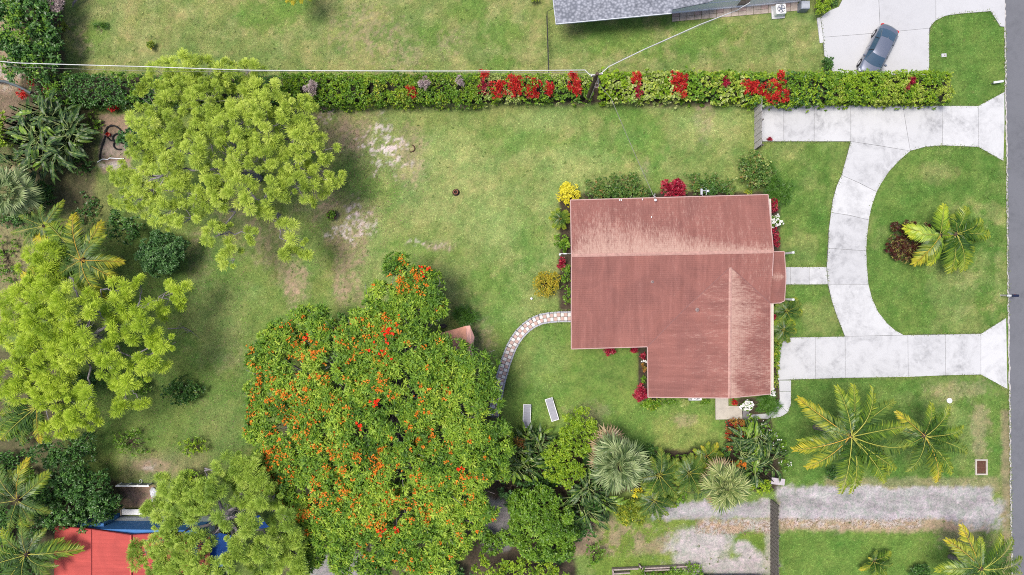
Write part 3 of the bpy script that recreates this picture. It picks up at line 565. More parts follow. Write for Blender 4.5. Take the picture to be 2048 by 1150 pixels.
def board(pts, name='fascia', h=.17, t=.035, mat=None, parent=house, up=.012):
    P = [at(*p) for p in pts]
    for i in range(len(P) - 1):
        a, b = P[i], P[i + 1]; d = (b - a); d.z = 0; d.normalize(); n_ = Vector((-d.y, d.x, 0)) * t
        mb = MB(); V = []
        for p in (a, b): V += [p + n_ + Vector((0, 0, up)), p - n_ + Vector((0, 0, up)), p - n_ - Vector((0, 0, h)), p + n_ - Vector((0, 0, h))]
        mb.add(V, [(0, 1, 2, 3), (7, 6, 5, 4), (0, 4, 5, 1), (1, 5, 6, 2), (2, 6, 7, 3), (3, 7, 4, 0)]); mb.build(name, mat or M['fascia'], parent)
board([A, B]); board([B, D]); board([A, C]); board([C, bW]); board([bW, E]); board([E, Fc]); board([Fc, G]); board([G, bS]); board([bS, I]); board([I, J]); board([J, K]); board([D, (1544.5, 552, 3.56)]); board([pB, pD]); board([pD, pF]); board([pF, pG]); board([pG, (1542, 606.4, 2.78)]); board([pB, (1548, 503.3, 2.75)])
M['ridgecap'] = plain('ridge_cap', (.40, .23, .195), .9, var=.25, scale=4)
for a, b in ((C, D), (Lr, I)):
    a_, b_ = at(*a), at(*b); nn = 44 if a is C else 30
    side_v = Vector((-(b_ - a_).y, (b_ - a_).x, 0)).normalized()
    for k in range(nn):
        p = a_.lerp(b_, k / nn); q = a_.lerp(b_, (k + 1.08) / nn); l = .003 * (k % 2) + .012; mb = MB()
        V = [p + side_v * .13 + Vector((0, 0, -.035 + l)), p + Vector((0, 0, .012 + l)), p - side_v * .13 + Vector((0, 0, -.035 + l)), q + side_v * .13 + Vector((0, 0, -.030 + l)), q + Vector((0, 0, .02 + l)), q - side_v * .13 + Vector((0, 0, -.030 + l))]
        mb.add(V, [(0, 1, 4, 3), (1, 2, 5, 4), (0, 3, 5, 2), (0, 2, 1), (3, 4, 5)]); mb.build('ridge_tile', M['ridgecap'], house)
# valley flashings
M['valley'] = plain('valley_flashing', (.24, .12, .11), .9, var=.2)
for a, b in ((Lr, Vv), (Vv, Fc), (Lr, K)):
    mb = MB(); mb.tube([at(a[0], a[1], a[2] + .004), at(b[0], b[1], b[2] + .004)], .03, 6); mb.build('valley_flashing', M['valley'], house)
M['render'] = plain('cream_render', (.55, .50, .42), .9)
mb = MB(); mb.prism([xy(p) for p in [(1158, 415), (1520, 405), (1525, 600), (1525, 772), (1312, 772), (1312, 676), (1158, 681)]], -.05, 2.55); mb.build('wall', M['render'], house)
def wall_piece(name, p, size, rz, mat, z): mb = MB(); v = xy(p); mb.box((v[0], v[1], z), size, rz); return mb.build(name, mat, house)
for px in (1210, 1300, 1400, 1480):
    fr = wall_piece('window', (px, 413.2 - (px - 1158) * .0276 - 0.4), (1.5, .08, 1.1), R(1.5), M['whitep'], 1.5)
    v = xy((px, 413.2 - (px - 1158) * .0276 - 1.6)); mb = MB(); mb.box((v[0] - house.location.x, v[1] - house.location.y, 1.5), (1.32, .03, .92), R(1.5)); mb.build('pane', M['glass'], fr, world=False).location = -Vector((0, 0, 0))
for px in (1350, 1480):
    fr = wall_piece('window', (px, 773), (1.4, .08, 1.1), 0, M['whitep'], 1.5); v = xy((px, 774)); mb = MB(); mb.box((v[0] - house.location.x, v[1] - house.location.y, 1.5), (1.2, .03, .92)); mb.build('pane', M['glass'], fr, world=False)
dr = wall_piece('door', (1526, 552), (.08, 1.0, 2.1), 0, plain('brown_door', (.16, .07, .04), .5), 1.1)
for py in (508, 598):
    mb = MB(); v = at(1562, py, 0); mb.box((v.x, v.y, 1.3), (.16, .16, 2.7)); mb.build('porch_post', M['whitep'], house)
# roof fittings
def pipe(px, py, z, r=.05, h=.28, lab=None):
    mb = MB(); p = at(px, py, z); mb.lathe((p.x, p.y, p.z - .05), [(r * 3, .04), (r * 1.4, .09), (r, .10), (r, h), (r * .6, h), (r * .6, h - .05)], 12); o = mb.build('vent_pipe', M['vent'], house)
M['vent'] = plain('dull_lead', (.26, .19, .18), .8)
pipe(1304.7, 563, 3.50, .05); pipe(1394.7, 619.6, 3.40, .055)
for px, py, zz in ((1241, 400, 2.92), (1285, 399, 2.92), (1303, 460 - 26, 3.25)):
    mb = MB(); p = at(px, py, zz)
    for dx in ((-.07, .07) if px < 1250 else (0,)): mb.box((p.x + dx, p.y, p.z), (.05, .13, .09), m=0)
    if px < 1250: mb.box((p.x, p.y, p.z), (.16, .03, .05))
    mb.build('roof_bracket', M['whitep'], house)
mb = MB(); p = at(1311, 400, 3.3); mb.tube([p + Vector((0, 0, -1)), p], .035, 8); mb.lathe((p.x, p.y, p.z - .02), [(.02, .12), (.10, .07), (.11, 0), (.06, -.06)], 12)
for k in range(4): mb.lathe((p.x - .12 + .07 * (k % 2), p.y + .18 + .10 * k, p.z), [(.0, .04), (.035, .02), (.035, -.03), (0, -.04)], 8)
mb.build('service_mast', M['whitep'], house)
mb = MB(); p = at(1405, 391, 2.95); q = at(1403, 381, 3.1)
mb.tube([p, q], .05, 8); mb.box((q.x + .0, q.y - .1, q.z), (.20, .52, .12), bev=.04); mb.tube([q, at(1416, 382, 3.15)], .04, 8); mb.lathe(tuple(at(1416, 382, 3.10)), [(.0, .12), (.10, .1), (.10, -.05), (0, -.08)], 10); mb.tube([at(1412, 377, 3.15), at(1413, 390, 3.1)], .03, 6)
mb.build('aerial_bracket', M['steel'], house)
mb = MB(); p = at(1130, 507.5, 2.7); mb.box(p, (.30, .10, .10), bev=.02); mb.box(at(1122, 507.5, 2.7), (.28, .05, .05)); mb.box(at(1119.5, 509.5, 2.7), (.12, .10, .06)); mb.tube([at(1128, 507.5, 2.66), at(1145, 507.5, 2.66)], .02, 6); mb.build('flood_light', M['steel'], house)

# ------------------------------------------------------------------ grey roofed neighbour
nh = thing('house', 'white house with a dappled grey shingle roof at the top edge', 'house', at(1350, -60))
e1 = (1112, 48, 2.9); e2 = (1343, 26.5, 2.9)
mb = MB(); P = [at(*e1), at(*e2), at(1345, 19, 2.95), at(1416, 5, 3.1), at(1428, 0, 3.2), at(1460, -40, 3.9), at(1445, -130, 4.6), at(1100, -120, 4.6), at(1106, 0, 3.5)]
mb.add(P + [p - Vector((0, 0, .12)) for p in P], [tuple(range(9)), tuple(range(17, 8, -1))] + [(i, 9 + i, 9 + (i + 1) % 9, (i + 1) % 9) for i in range(9)]); o = mb.build('roof', M['shingle'], nh)
board([e1, e2], parent=nh, mat=plain('grey_drip_edge', (.55, .57, .62), .6), t=.025, h=.14); board([(1106, 0, 3.5), e1], parent=nh, mat=plain('grey_drip_edge_b', (.55, .57, .62), .6), t=.02, h=.14)
mb = MB(); mb.prism([xy(p) for p in [(1130, 40), (1318, 24), (1318, -200), (1130, -200)]], -.05, 2.70); mb.build('wall', M['whitew'], nh); mb = MB(); mb.prism([xy(p) for p in [(1318.3, 28.8), (1343, 26.5), (1600, 3), (1600, -190), (1318.3, -190)]], -.05, 2.62); mb.build('wall', M['whitew'], nh)
q = [xy(p) for p in ((1330, 28.2), (1343, 27.2), (1601, 3.6), (1601, -190), (1330, -190))]; P = [Vector((x, y, 2.66 + max(0, y - 24.5) * .16)) for x, y in q]; n = len(P); mb = MB(); mb.add(P + [p - Vector((0, 0, .035)) for p in P], [tuple(range(n)), tuple(range(2 * n - 1, n - 1, -1))] + [(i, n + i, n + (i + 1) % n, (i + 1) % n) for i in range(n)]); mb.build('roof', M['shingle'], nh)
wa_, wb_ = Vector((*xy((1343, 26.5)), 0)), Vector((*xy((1600, 3)), 0)); wd_ = (wb_ - wa_).normalized(); wn_ = Vector((wd_.y, -wd_.x, 0)); wang = math.atan2(wd_.y, wd_.x)
for z, h_, t_ in ((2.50, .16, .05), (1.55, .05, .025), (.12, .20, .03)):
    c = wa_.lerp(wb_, .5) + wn_ * t_ + Vector((0, 0, z)); mb = MB(); mb.box(c, ((wb_ - wa_).length, t_ * 2, h_), wang); mb.build('wall_trim', M['whitep'], nh)
pw = at(1486, 4, .95); kx = (pw - wa_).dot(wd_); c = wa_ + wd_ * kx + wn_ * .05 + Vector((0, 0, 1.35)); mb = MB(); mb.box(c, (1.0, .08, 1.5), wang); wf = mb.build('window', M['whitep'], nh); c2 = wa_ + wd_ * kx + wn_ * .10 + Vector((0, 0, 1.35)) - nh.location; mb = MB(); mb.box(c2, (.86, .03, 1.36), wang); mb.build('pane', M['glass'], wf, False)
strip = thing('patio_strip', None, None, at(1465, 24)); tag(strip, 'row of beige stone pavers beside the white wall', kind='structure')
M['stonepv'] = plain('beige_stone_paver', (.36, .30, .26), .9, var=.3, scale=2.5); M['stonepv2'] = plain('rosy_stone_paver', (.34, .25, .225), .9, var=.3, scale=3.5)
for k in range(17):
    for r in range(2):
        def sp(u, v): x = 1344 + u * 252; return (x, 26 + (44 - 26) * v - u * (22 - 0) * 1.0 + 0)
        u0, u1 = k / 17, (k + .965) / 17; v0, v1 = r / 2 + .0, r / 2 + .47
        if r == 1 and k % 3 == 1: continue
        if r == 0 and k % 3 == 1: v1 = .97
        P = [sp(u0, v0), sp(u1, v0), sp(u1, v1), sp(u0, v1)]; slabs(strip, [P], M['stonepv'] if (k * 2 + r) % 3 else M['stonepv2'], .05 + random.uniform(0, .01), 'paver', .004)
# air conditioners and cabinet
def ac_unit(name, label, p, sz=(.85, .85, .75), rz=0.0):
    t = thing(name, label, 'air conditioner', (p.x, p.y, 0), rz=rz)
    b = MB(); b.box((0, 0, .05), (1.1, 1.1, .10)); b.build('plinth', M['conc2'], t, False)
    b = MB(); b.box((0, 0, .10 + sz[2] / 2), sz, bev=.06); b.build('casing', M['whitep'], t, False)
    z = .10 + sz[2]; b = MB(); b.lathe((0, 0, z), [(.0, -.02), (.32, -.02), (.345, .015), (.32, .03)], 24); b.build('fan_well', M['blackmetal'], t, False)
    b = MB()
    for k in range(5):
        a = k * 2 * math.pi / 5; b.add([(0.05 * math.cos(a), .05 * math.sin(a), z + .01), (.29 * math.cos(a - .25), .29 * math.sin(a - .25), z + .004), (.29 * math.cos(a + .25), .29 * math.sin(a + .25), z + .02)], [(0, 1, 2)])
    b.lathe((0, 0, z + .025), [(0, .02), (.08, .01), (.09, 0)], 12)
    b.build('fan', plain('fan_metal', (.12, .14, .20), .4), t, False)
    b = MB()
    for r_ in (.12, .2, .28, .33): b.tube([(r_ * math.cos(a), r_ * math.sin(a), z + .045) for a in np.linspace(0, 6.283, 25)], .005, 4, cap=False)
    for k in range(8): a = k * math.pi / 4; b.tube([(.05 * math.cos(a), .05 * math.sin(a), z + .045), (.34 * math.cos(a), .34 * math.sin(a), z + .045)], .005, 4)
    b.build('grille', M['blackmetal'], t, False)
ac_unit('air_conditioner', 'white boxy air conditioner with round dark fan on the stone strip', at(1555, 25), rz=R(5))
ac_unit('air_conditioner', 'white air conditioner half hidden under the south eave of the red roof', at(1389, 788))
t = thing('utility_cabinet', 'grey metal utility cabinet right of the air conditioner', 'cabinet', at(1603, 17)); b = MB(); b.box((0, 0, .4), (.75, .7, .8), bev=.03); b.build('casing', plain('grey_cabinet', (.20, .22, .26), .5), t, False); b = MB(); b.box((0.02, .02, .83), (.68, .62, .05), bev=.02); b.build('lid', plain('grey_lid', (.33, .35, .39), .5), t, False)

# ------------------------------------------------------------------ red and blue house, bottom left
bh = thing('house', 'small blue walled house with a bright red metal roof', 'house', at(240, 1120))
M['blue'] = plain('blue_wall_paint', (.05, .17, .42), .7, var=.12, scale=2)
mb = MB(); P = [(250, 1032), (420, 1032), (470, 1200), (470, 1320), (160, 1320), (160, 1036)]
mb.prism([xy((245.5, 1031)), xy((430, 1033)), xy((430, 1200)), xy((245.5, 1200))], 1.3, 3.4, 0); mb.build('wall', M['blue'], bh)
mb = MB(); mb.prism([xy((245.5, 1031)), xy((430, 1033)), xy((430, 1200)), xy((245.5, 1200))], -.05, 1.3, 0); mb.build('wall_base', plain('white_wall_base', (.58, .60, .64), .8), bh)
mb = MB(); mb.prism([xy((165, 1026)), xy((244, 1026)), xy((244, 1300)), xy((165, 1300))], -.05, 2.7); mb.build('wall', M['blue'], bh)
wf = lambda p, u, v: .02
r0 = (110.4, 1052.5, 3.0); r1 = (182.6, 1059, 3.6); r2 = (261.7, 1070.5, 3.9); r3 = (330, 1066, 3.6); r4 = (420, 1072, 3.2)
for P, rg in (([r0, r1, (183, 1250, 3.9), (108, 1250, 3.0)], (r1, (183, 1250, 3.9))), ([r1, r2, (262, 1250, 4.2), (183, 1250, 3.9)], (r2, (262, 1250, 4.2))), ([r2, r3, r4, (420, 1250, 3.4), (262, 1250, 4.2)], (r2, (262, 1250, 4.2)))):
    roof_plane('roof_slope', P, rg, M['roof2'], wf, bh, sub=1.2)
board([r0, r1, r2, r3, r4], parent=bh, mat=plain('dark_red_fascia', (.22, .02, .02), .6), h=.2); board([(108, 1250, 3.0), r0], parent=bh, mat=plain('red_fascia', (.35, .04, .03), .6), h=.16)
mb = MB(); mb.tube([at(261.7, 1070, 3.96), at(262, 1250, 4.26)], .09, 6); mb.build('ridge_cap', plain('red_ridge_cap', (.52, .09, .07), .6), bh)
mb = MB(); mb.tube([at(182.6, 1059, 3.64), at(183, 1250, 3.94)], .03, 5); mb.build('roof_seam', plain('dark_red_seam', (.26, .03, .03), .6), bh)
t = thing('bench', 'long white bench against the foot of the blue wall', 'bench', at(272, 1021)); p = xy((272, 1021))
b = MB(); b.box((0, 0, .42), (2.1, .48, .05), bev=.02); b.build('seat', M['whitep'], t, False)
for sx in (-1, 1): b = MB(); b.box((sx * .98, 0, .22), (.07, .46, .44)); b.build('leg', M['whitep'], t, False)
b = MB(); b.box((-1.02, 0, .50), (.09, .5, .10), bev=.02); b.build('armrest', plain('tan_armrest', (.40, .33, .27), .6), t, False)
t = thing('fence', 'low grey yard fence with a white top rail near the blue house', 'fence', at(274, 967)); b = MB(); b.box((0, 0, .36), (2.8, .05, .72)); b.build('panel', plain('grey_panel', (.20, .20, .20), .8), t, False); b = MB(); b.box((0, 0, .75), (2.85, .10, .05)); b.build('rail', M['whitep'], t, False)
for k in range(4): b = MB(); b.box((-1.3 + k * .86, .06, .37), (.07, .07, .74)); b.build('post', M['whitep'], t, False)
b = MB(); b.tube([(.35 + .12 * math.cos(a), .22 + .12 * math.sin(a), .05) for a in np.linspace(-1.2, 3.6, 14)], .02, 5); tg = b.build('hose_hook', M['whitep'], t, False)
def lump(name, label, cat, px, py, r, h, mat, seed=0, ell=(1, 1)):
    rr = random.Random(seed); p = at(px, py); V = []; F = []; n = 14; m = 7
    for i in range(m + 1):
        ph = i / m * math.pi / 2
        for j in range(n):
            a = 2 * math.pi * j / n; q = 1 + rr.uniform(-.30, .22); V.append((p.x + r * ell[0] * math.cos(a) * math.cos(ph) * q, p.y + r * ell[1] * math.sin(a) * math.cos(ph) * q, h * math.sin(ph) * (1 + rr.uniform(-.08, .08))))
    for i in range(m):
        for j in range(n): F.append((i * n + j, i * n + (j + 1) % n, (i + 1) * n + (j + 1) % n, (i + 1) * n + j))
    F.append(tuple(m * n + j for j in range(n)))
    o = obj(name, mesh(name, V, F, mat, smooth=True)); return tag(o, label, cat)
lump('garbage_bag', 'crumpled white bag beside the low yard fence', 'bag', 308, 985, .33, .28, plain('white_plastic', (.55, .56, .60), .5), 3, (1, 1.3)); lump('garbage_bag', 'smaller pale bag lying below the white bag', 'bag', 306, 1002, .22, .3, plain('dirty_white', (.55, .56, .55), .7), 5)
t = thing('tarp_shelter', 'blue tarpaulin shelter seen through the olive pine', 'shelter', at(437, 1098)); q0 = at(418, 1068, 2.4)
b = MB(); P = [at(412, 1072, 2.3), at(440, 1066, 2.6), at(466, 1072, 2.3), at(462, 1130, 2.3), at(436, 1134, 2.6), at(408, 1128, 2.3)]; P = [p - t.location for p in P]
b.add(P + [p - Vector((0, 0, .03)) for p in P], [(0, 1, 4, 5), (1, 2, 3, 4), (11, 10, 7, 6), (10, 9, 8, 7)]); b.build('canopy', M['plastic_blue'], t, False)
for p in (P[0], P[2], P[3], P[5]): b = MB(); b.tube([(p.x, p.y, 0), (p.x, p.y, p.z - .03)], .03, 6); b.build('post', M['steel'], t, False)
t = thing('tarp_shelter', 'small tilted blue tarp between olive pine and flame tree', 'shelter', at(523, 1046)); P = [at(*p) - t.location for p in ((506, 1034, 1.0), (518, 1030, 1.2), (538, 1054, 1.3), (520, 1058, 1.0))]; b = MB(); b.add(P + [p - Vector((0, 0, .03)) for p in P], [(0, 3, 2, 1), (4, 5, 6, 7)]); b.build('canopy', M['plastic_blue'], t, False)
for p in P: b = MB(); b.tube([(p.x, p.y, 0), (p.x, p.y, p.z - .03)], .02, 6); b.build('post', M['steel'], t, False)

# ------------------------------------------------------------------ garden shed under the flame tree
t = thing('shed', 'small terracotta roofed shed at the edge of the flame tree', 'shed', at(915, 690))
M['shedroof'] = plain('salmon_shed_roof', (.50, .24, .17), .8, var=.25, scale=2.5); M['shedroof2'] = plain('pink_shed_roof', (.60, .33, .28), .8)
s1 = (874, 668, 2.1); s2 = (931, 652, 2.1); s3 = (940, 651, 2.15); s4 = (949, 674, 2.1); s5 = (945, 715, 2.1); s6 = (884, 728, 2.1); rg = (905, 692, 2.65); rg2 = (938, 683, 2.65)
for P, mt in (([s1, s2, (934, 680, 2.6), rg], M['shedroof']), ([s2, s3, s4, (943, 690, 2.5), (934, 680, 2.6)], M['shedroof2']), ([s4, s5, (934, 700, 2.5), (943, 690, 2.5)], M['shedroof2']), ([rg, (934, 680, 2.6), (943, 690, 2.5), (934, 700, 2.5), s5, s6], M['shedroof']), ([s6, s1, rg], M['shedroof'])):
    W = [at(*p) for p in P]; b = MB(); n = len(W); b.add(W + [p - Vector((0, 0, .06)) for p in W], [tuple(range(n - 1, -1, -1)), tuple(range(n, 2 * n))] + [(i, (i + 1) % n, n + (i + 1) % n, n + i) for i in range(n)]); b.build('roof_panel', mt, t)
b = MB(); b.prism([xy(p) for p in ((884, 668), (936, 656), (942, 708), (890, 718))], -.05, 2.05); b.build('wall', M['render'], t)

# ------------------------------------------------------------------ foliage generators
def unit(v): return v / np.maximum(np.linalg.norm(v, axis=-1, keepdims=True), 1e-6)
def leaves(base, ax, L, W, up=None, droop=.15, r=rng):
    """diamond leaves; base, ax (n,3); L, W (n,)"""
    n = len(base); up = np.array([0, 0, 1.0]) if up is None else up
    side = np.cross(ax, up + r.normal(0, .35, (n, 3))); side = unit(side); L = L[:, None]; W = W[:, None]
    mid = base + ax * L * .45; tip = base + ax * L; tip[:, 2] -= (L[:, 0] * droop)
    return np.stack([base, mid - side * W / 2, tip, mid + side * W / 2], 1)
def rosettes(P, Nn, k, L, W, spread=(20, 95), tint_c=None, var=.3, droop=.15, r=rng):
    """k leaves radiating from each point round its normal"""
    n = len(P); a = unit(np.cross(Nn, r.normal(size=(n, 3)))); b = np.cross(Nn, a)
    ph = r.uniform(0, 2 * np.pi, (n, k)); th = np.radians(r.uniform(spread[0], spread[1], (n, k)))
    ax = Nn[:, None] * np.cos(th)[..., None] + (a[:, None] * np.cos(ph)[..., None] + b[:, None] * np.sin(ph)[..., None]) * np.sin(th)[..., None]
    base = np.repeat(P[:, None], k, 1) + ax * L * .06
    LL = L * r.uniform(.65, 1.25, (n, k)); WW = W * r.uniform(.75, 1.25, (n, k))
    V = leaves(base.reshape(-1, 3), ax.reshape(-1, 3), LL.ravel(), WW.ravel(), droop=droop, r=r)
    tc = r.random(n) if tint_c is None else tint_c
    t = np.clip(tc[:, None] * (1 - var) + r.random((n, k)) * var, 0, 1).ravel()
    return V.reshape(-1, 3), t
def lobe_points(lobes, dens, bumps=9, rb=.33, low=-.25, r=rng):
    """points on the bumpy surface of ellipsoid lobes (x,y,z,rx,ry,rz) and their outward normals"""
    P = []; Nn = []; T = []
    for lb in lobes:
        c = np.array(lb[:3]); rad = np.array(lb[3:6]); area = rad[0] * rad[1] * 3.14
        d = unit(r.normal(size=(bumps, 3))); d[:, 2] = np.abs(d[:, 2]) * .9 + low * r.random(bumps); d = unit(d)
        bc = c + d * rad * (1 - rb * .9); br = rad * rb * r.uniform(.8, 1.35, (bumps, 1)); bt = r.normal(0, .13, bumps)
        n = max(6, int(area * dens)); k = r.integers(0, bumps, n)
        e = unit(r.normal(size=(n, 3))); e[:, 2] = np.where(e[:, 2] < -.3, -e[:, 2], e[:, 2]); rr = r.uniform(.55, 1.0, (n, 1)) ** .6
        p = bc[k] + e * br[k] * rr; P.append(p); Nn.append(unit(e + d[k] * .6 + np.array([0, 0, .4]))); T.append(np.clip(.5 + bt[k] + r.normal(0, .2, n), 0, 1))
    return np.concatenate(P), np.concatenate(Nn), np.concatenate(T)
STY = {  # k, L, W, spread, density(rosettes per m2), droop, bumps
    'fine': (7, .15, .07, (15, 100), 26, .1, 12), 'leafy': (7, .24, .10, (20, 100), 14, .15, 10), 'big': (7, .36, .15, (30, 95), 8, .2, 9),
    'ti': (11, .34, .085, (15, 80), 9, .1, 8), 'cordy': (14, .42, .07, (20, 95), 8, .2, 6), 'strap': (18, .75, .045, (5, 70), 5, .35, 5), 'tiny': (6, .09, .05, (15, 100), 60, .05, 16),
    'round': (5, .24, .2, (20, 80), 13, .1, 8), 'tree': (8, .27, .11, (25, 100), 15, .18, 12), 'sparse': (6, .22, .10, (25, 95), 6, .15, 8), 'flower': (6, .10, .09, (20, 90), 8, .0, 8), 'petal': (9, .15, .14, (5, 80), 6, .0, 6), 'fir': (26, .30, .022, (15, 105), 9, .05, 8)}
def foliage(name, lobes, style, mat, parent, dens=1.0, scale=1.0, r=rng, kind=None, n_dens=None):
    k, L, W, sp, dn, dr, bp = STY[style]
    P, Nn, T = lobe_points(lobes, dn * dens / (scale ** 2), bp, r=r); P[:, 2] = np.maximum(P[:, 2], .04)
    V, t = rosettes(P, Nn, k, L * scale, W * scale, sp, T, droop=dr, r=r)
    o = obj(name, quads(name, V, 4, M[mat], t), parent); o['kind'] = 'stuff' if kind is None else kind
    return o
def W2(px, py, z, rx, ry, rz):
    v = at(px, py, z); k = (H - z) / H / S; return (v.x, v.y, v.z, rx * k, ry * k, rz)
def curve3(a, b, n=6, lift=.15, jit=.06):
    a, b = Vector(a), Vector(b); L = (b - a).length; out = []
    for i in range(n + 1):
        t = i / n; p = a.lerp(b, t); p.z += math.sin(t * math.pi) * L * lift
        if 0 < i < n: p += Vector((random.gauss(0, 1), random.gauss(0, 1), random.gauss(0, .5))) * L * jit
        out.append(p)
    return out
def stems(root, lobes, r0=.06, mat='bark_brown', z0=0.0, n=None, name='stem', base=None):
    mb = MB(); b0 = Vector(base) if base else Vector((root.location.x, root.location.y, z0)); ls = lobes if n is None else lobes[:n]
    for lb in ls:
        c = Vector(lb[:3]); mb.tube(curve3(b0, c, 4, .05, .05), [r0, r0 * .85, r0 * .7, r0 * .5, r0 * .25], 6)
        for _ in range(4):
            e = c + Vector((random.uniform(-1, 1) * lb[3], random.uniform(-1, 1) * lb[4], random.uniform(-.2, .7) * lb[5])) * .75
            mb.tube(curve3(b0.lerp(c, .6), e, 3, .0, .08), [r0 * .5, r0 * .4, r0 * .3, r0 * .12], 5)
    return mb.build(name, M[mat], root)
def bush(name, label, cat, px, py, rx, ry, h, style, mat, lobes=None, group=None, scale=1.0, dens=1.0, flowers=None, core=True, nl=5, seed=None):
    """a shrub: irregular lobes of leaves over a few branching stems"""
    rr = random.Random(seed if seed is not None else int(px * 7 + py)); r = np.random.default_rng(int(px * 7 + py))
    root = thing(name, label, cat, at(px, py), group)
    if lobes is None:
        lobes = [W2(px, py, h * .45, rx * .72, ry * .72, h * .5)]
        for i in range(nl):
            a = 2 * math.pi * (i + rr.random() * .6) / nl; q = rr.uniform(.42, .60)
            lobes.append(W2(px + rx * q * math.cos(a), py + ry * q * math.sin(a), h * rr.uniform(.32, .6), rx * rr.uniform(.36, .5), ry * rr.uniform(.36, .5), h * rr.uniform(.32, .42)))
    else: lobes = [W2(a, b, h * .5 if len(l) < 4 else l[3] * .5, c, c, (h if len(l) < 4 else l[3]) * .5) for l in lobes for a, b, c in [l[:3]]]
    foliage('foliage', lobes, style, mat, root, dens, scale, r)
    if core: stems(root, lobes, .03 + h * .012)
    if flowers:
        for fm, fd, fs in flowers: foliage('flowers', [(l[0], l[1], l[2] + .03, l[3] * 1.02, l[4] * 1.02, l[5] * 1.02) for l in lobes], 'petal', fm, root, fd, fs, r)
    return root
def hedge(label, x0, x1, ya, yb, h, mats, dens=1.0, style='leafy', scale=.85, seed=0, holes=()):
    """a clipped hedge stretch from x0 to x1 (photo pixels), leaves of one or more tones over a woody core"""
    r = np.random.default_rng(1000 + seed); y0, y1 = ya, yb
    root = thing('hedge', label, 'hedge', at((x0 + x1) / 2, (y0 + y1) / 2), 'clipped hedge between the two gardens')
    a, b = at(x0, y1, h * .8), at(x1, y0, h * .8); wx, wy = b.x - a.x, b.y - a.y
    k, L, W, sp, dn, dr, bp = STY[style]
    n = int(wx * wy * dn * dens * 2.2); x = r.uniform(a.x, b.x, n); y = r.uniform(a.y, b.y, n)
    ns = int((wx + wy) * h * dn * dens * .9)
    bump_ = vnoise(None, x + 200, y + 200, .9, 31 + seed, 3) - .5; bump2 = vnoise(None, x + 200, y + 200, 2.6, 41 + seed, 2) - .5
    edge_ = np.minimum(np.minimum(y - a.y, b.y - y) / .45, 1) ; edge_ = np.clip(edge_, .0, 1)
    z = h * (.80 + .2 * np.sqrt(edge_)) + bump_ * .75 + bump2 * .6 - r.random(n) ** 2 * .35
    P = np.stack([x, y, z], 1); Nn = unit(np.stack([r.normal(0, .35, n), (y - (a.y + b.y) / 2) / wy * .9 + r.normal(0, .3, n), np.ones(n)], 1))
    xs = r.uniform(a.x, b.x, ns); sd_ = np.where(r.random(ns) < .5, 1, -1); zs = r.uniform(.1, h, ns)
    ys = np.where(sd_ > 0, b.y, a.y) + r.normal(0, .12, ns) + (vnoise(None, xs + 200, zs + 200, 1.2, 51 + seed, 2) - .5) * .5 - sd_ * (zs / h) * .05
    P2 = np.stack([xs, ys, zs], 1); N2 = unit(np.stack([r.normal(0, .3, ns), sd_ * 1.0, r.uniform(.1, .8, ns)], 1))
    P = np.concatenate([P, P2]); Nn = np.concatenate([Nn, N2]); zone = vnoise(None, P[:, 0] + 300, P[:, 1] + 300, .55, 61 + seed, 3)
    keep = np.ones(len(P), bool)
    for hx, hy, hr in holes:
        q = at(hx, hy, h * .8); keep &= (P[:, 0] - q.x) ** 2 + (P[:, 1] - q.y) ** 2 > (hr / S) ** 2
    P, Nn, zone = P[keep], Nn[keep], zone[keep]; order = (zone + r.normal(0, .06, len(P))); cuts = np.quantile(order, np.linspace(0, 1, len(mats) + 1))
    for i, mt in enumerate(mats):
        s_ = (order >= cuts[i]) & (order <= cuts[i + 1]); T = np.clip(.5 + (bump_fn(P[s_]) - .5) * .7 + r.normal(0, .16, s_.sum()), 0, 1)
        V, t = rosettes(P[s_], Nn[s_], k, L * scale, W * scale, sp, T, droop=dr, r=r)
        o = obj('foliage', quads('foliage', V, 4, M[mt], t), root); o['kind'] = 'stuff'
    mb = MB(); nseg = max(2, int(wx / .9))
    for i in range(nseg):
        px_ = a.x + (i + .5) * wx / nseg
        for yy in (a.y + wy * .3, a.y + wy * .7):
            for q in range(3): mb.tube(curve3((px_, yy, 0), (px_ + random.uniform(-.4, .4), yy + random.uniform(-.4, .4), h * .8), 3, 0, .06), [.04, .03, .02, .01], 5)
    mb.build('stems', M['bark_brown'], root)
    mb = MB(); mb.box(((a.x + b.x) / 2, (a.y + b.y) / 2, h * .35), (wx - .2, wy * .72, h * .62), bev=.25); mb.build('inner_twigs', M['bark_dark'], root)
    return root
def bump_fn(P): return vnoise(None, P[:, 0] + 200, P[:, 1] + 200, 1.9, 77, 3)

# ------------------------------------------------------------------ the long clipped hedge
hedge('dark green hedge stretch left of the big pine', 66, 282, 150, 206, 2.3, ['dark', 'dark', 'mid'], seed=1)
hedge('hedge stretch hidden behind the big pine crown', 282, 560, 153, 206, 2.2, ['mid', 'dark'], seed=2)
hedge('mid green hedge stretch right of the big pine, with gaps in its top', 560, 735, 149, 206, 2.1, ['mid', 'bright', 'mid'], seed=3, style='fine', scale=1.2, holes=[(612, 182, 9), (626, 170, 5), (708, 180, 5)])
hedge('yellow flecked hedge stretch with dark holes, left of the first red shrubs', 735, 962, 149, 204, 2.1, ['mid', 'bright', 'yelgreen', 'mid'], seed=4, style='fine', scale=1.2, holes=[(783, 178, 7), (742, 182, 6), (745, 176, 6), (920, 178, 6)])
hedge('hedge stretch between the red shrubs and the utility pole', 962, 1184, 150, 198, 1.9, ['mid', 'bright', 'pale'], seed=5)
hedge('pale large leaved hedge stretch right of the utility pole', 1198, 1490, 146, 198, 1.9, ['bright', 'pale', 'lime', 'mid'], seed=6, style='round', scale=1.0)
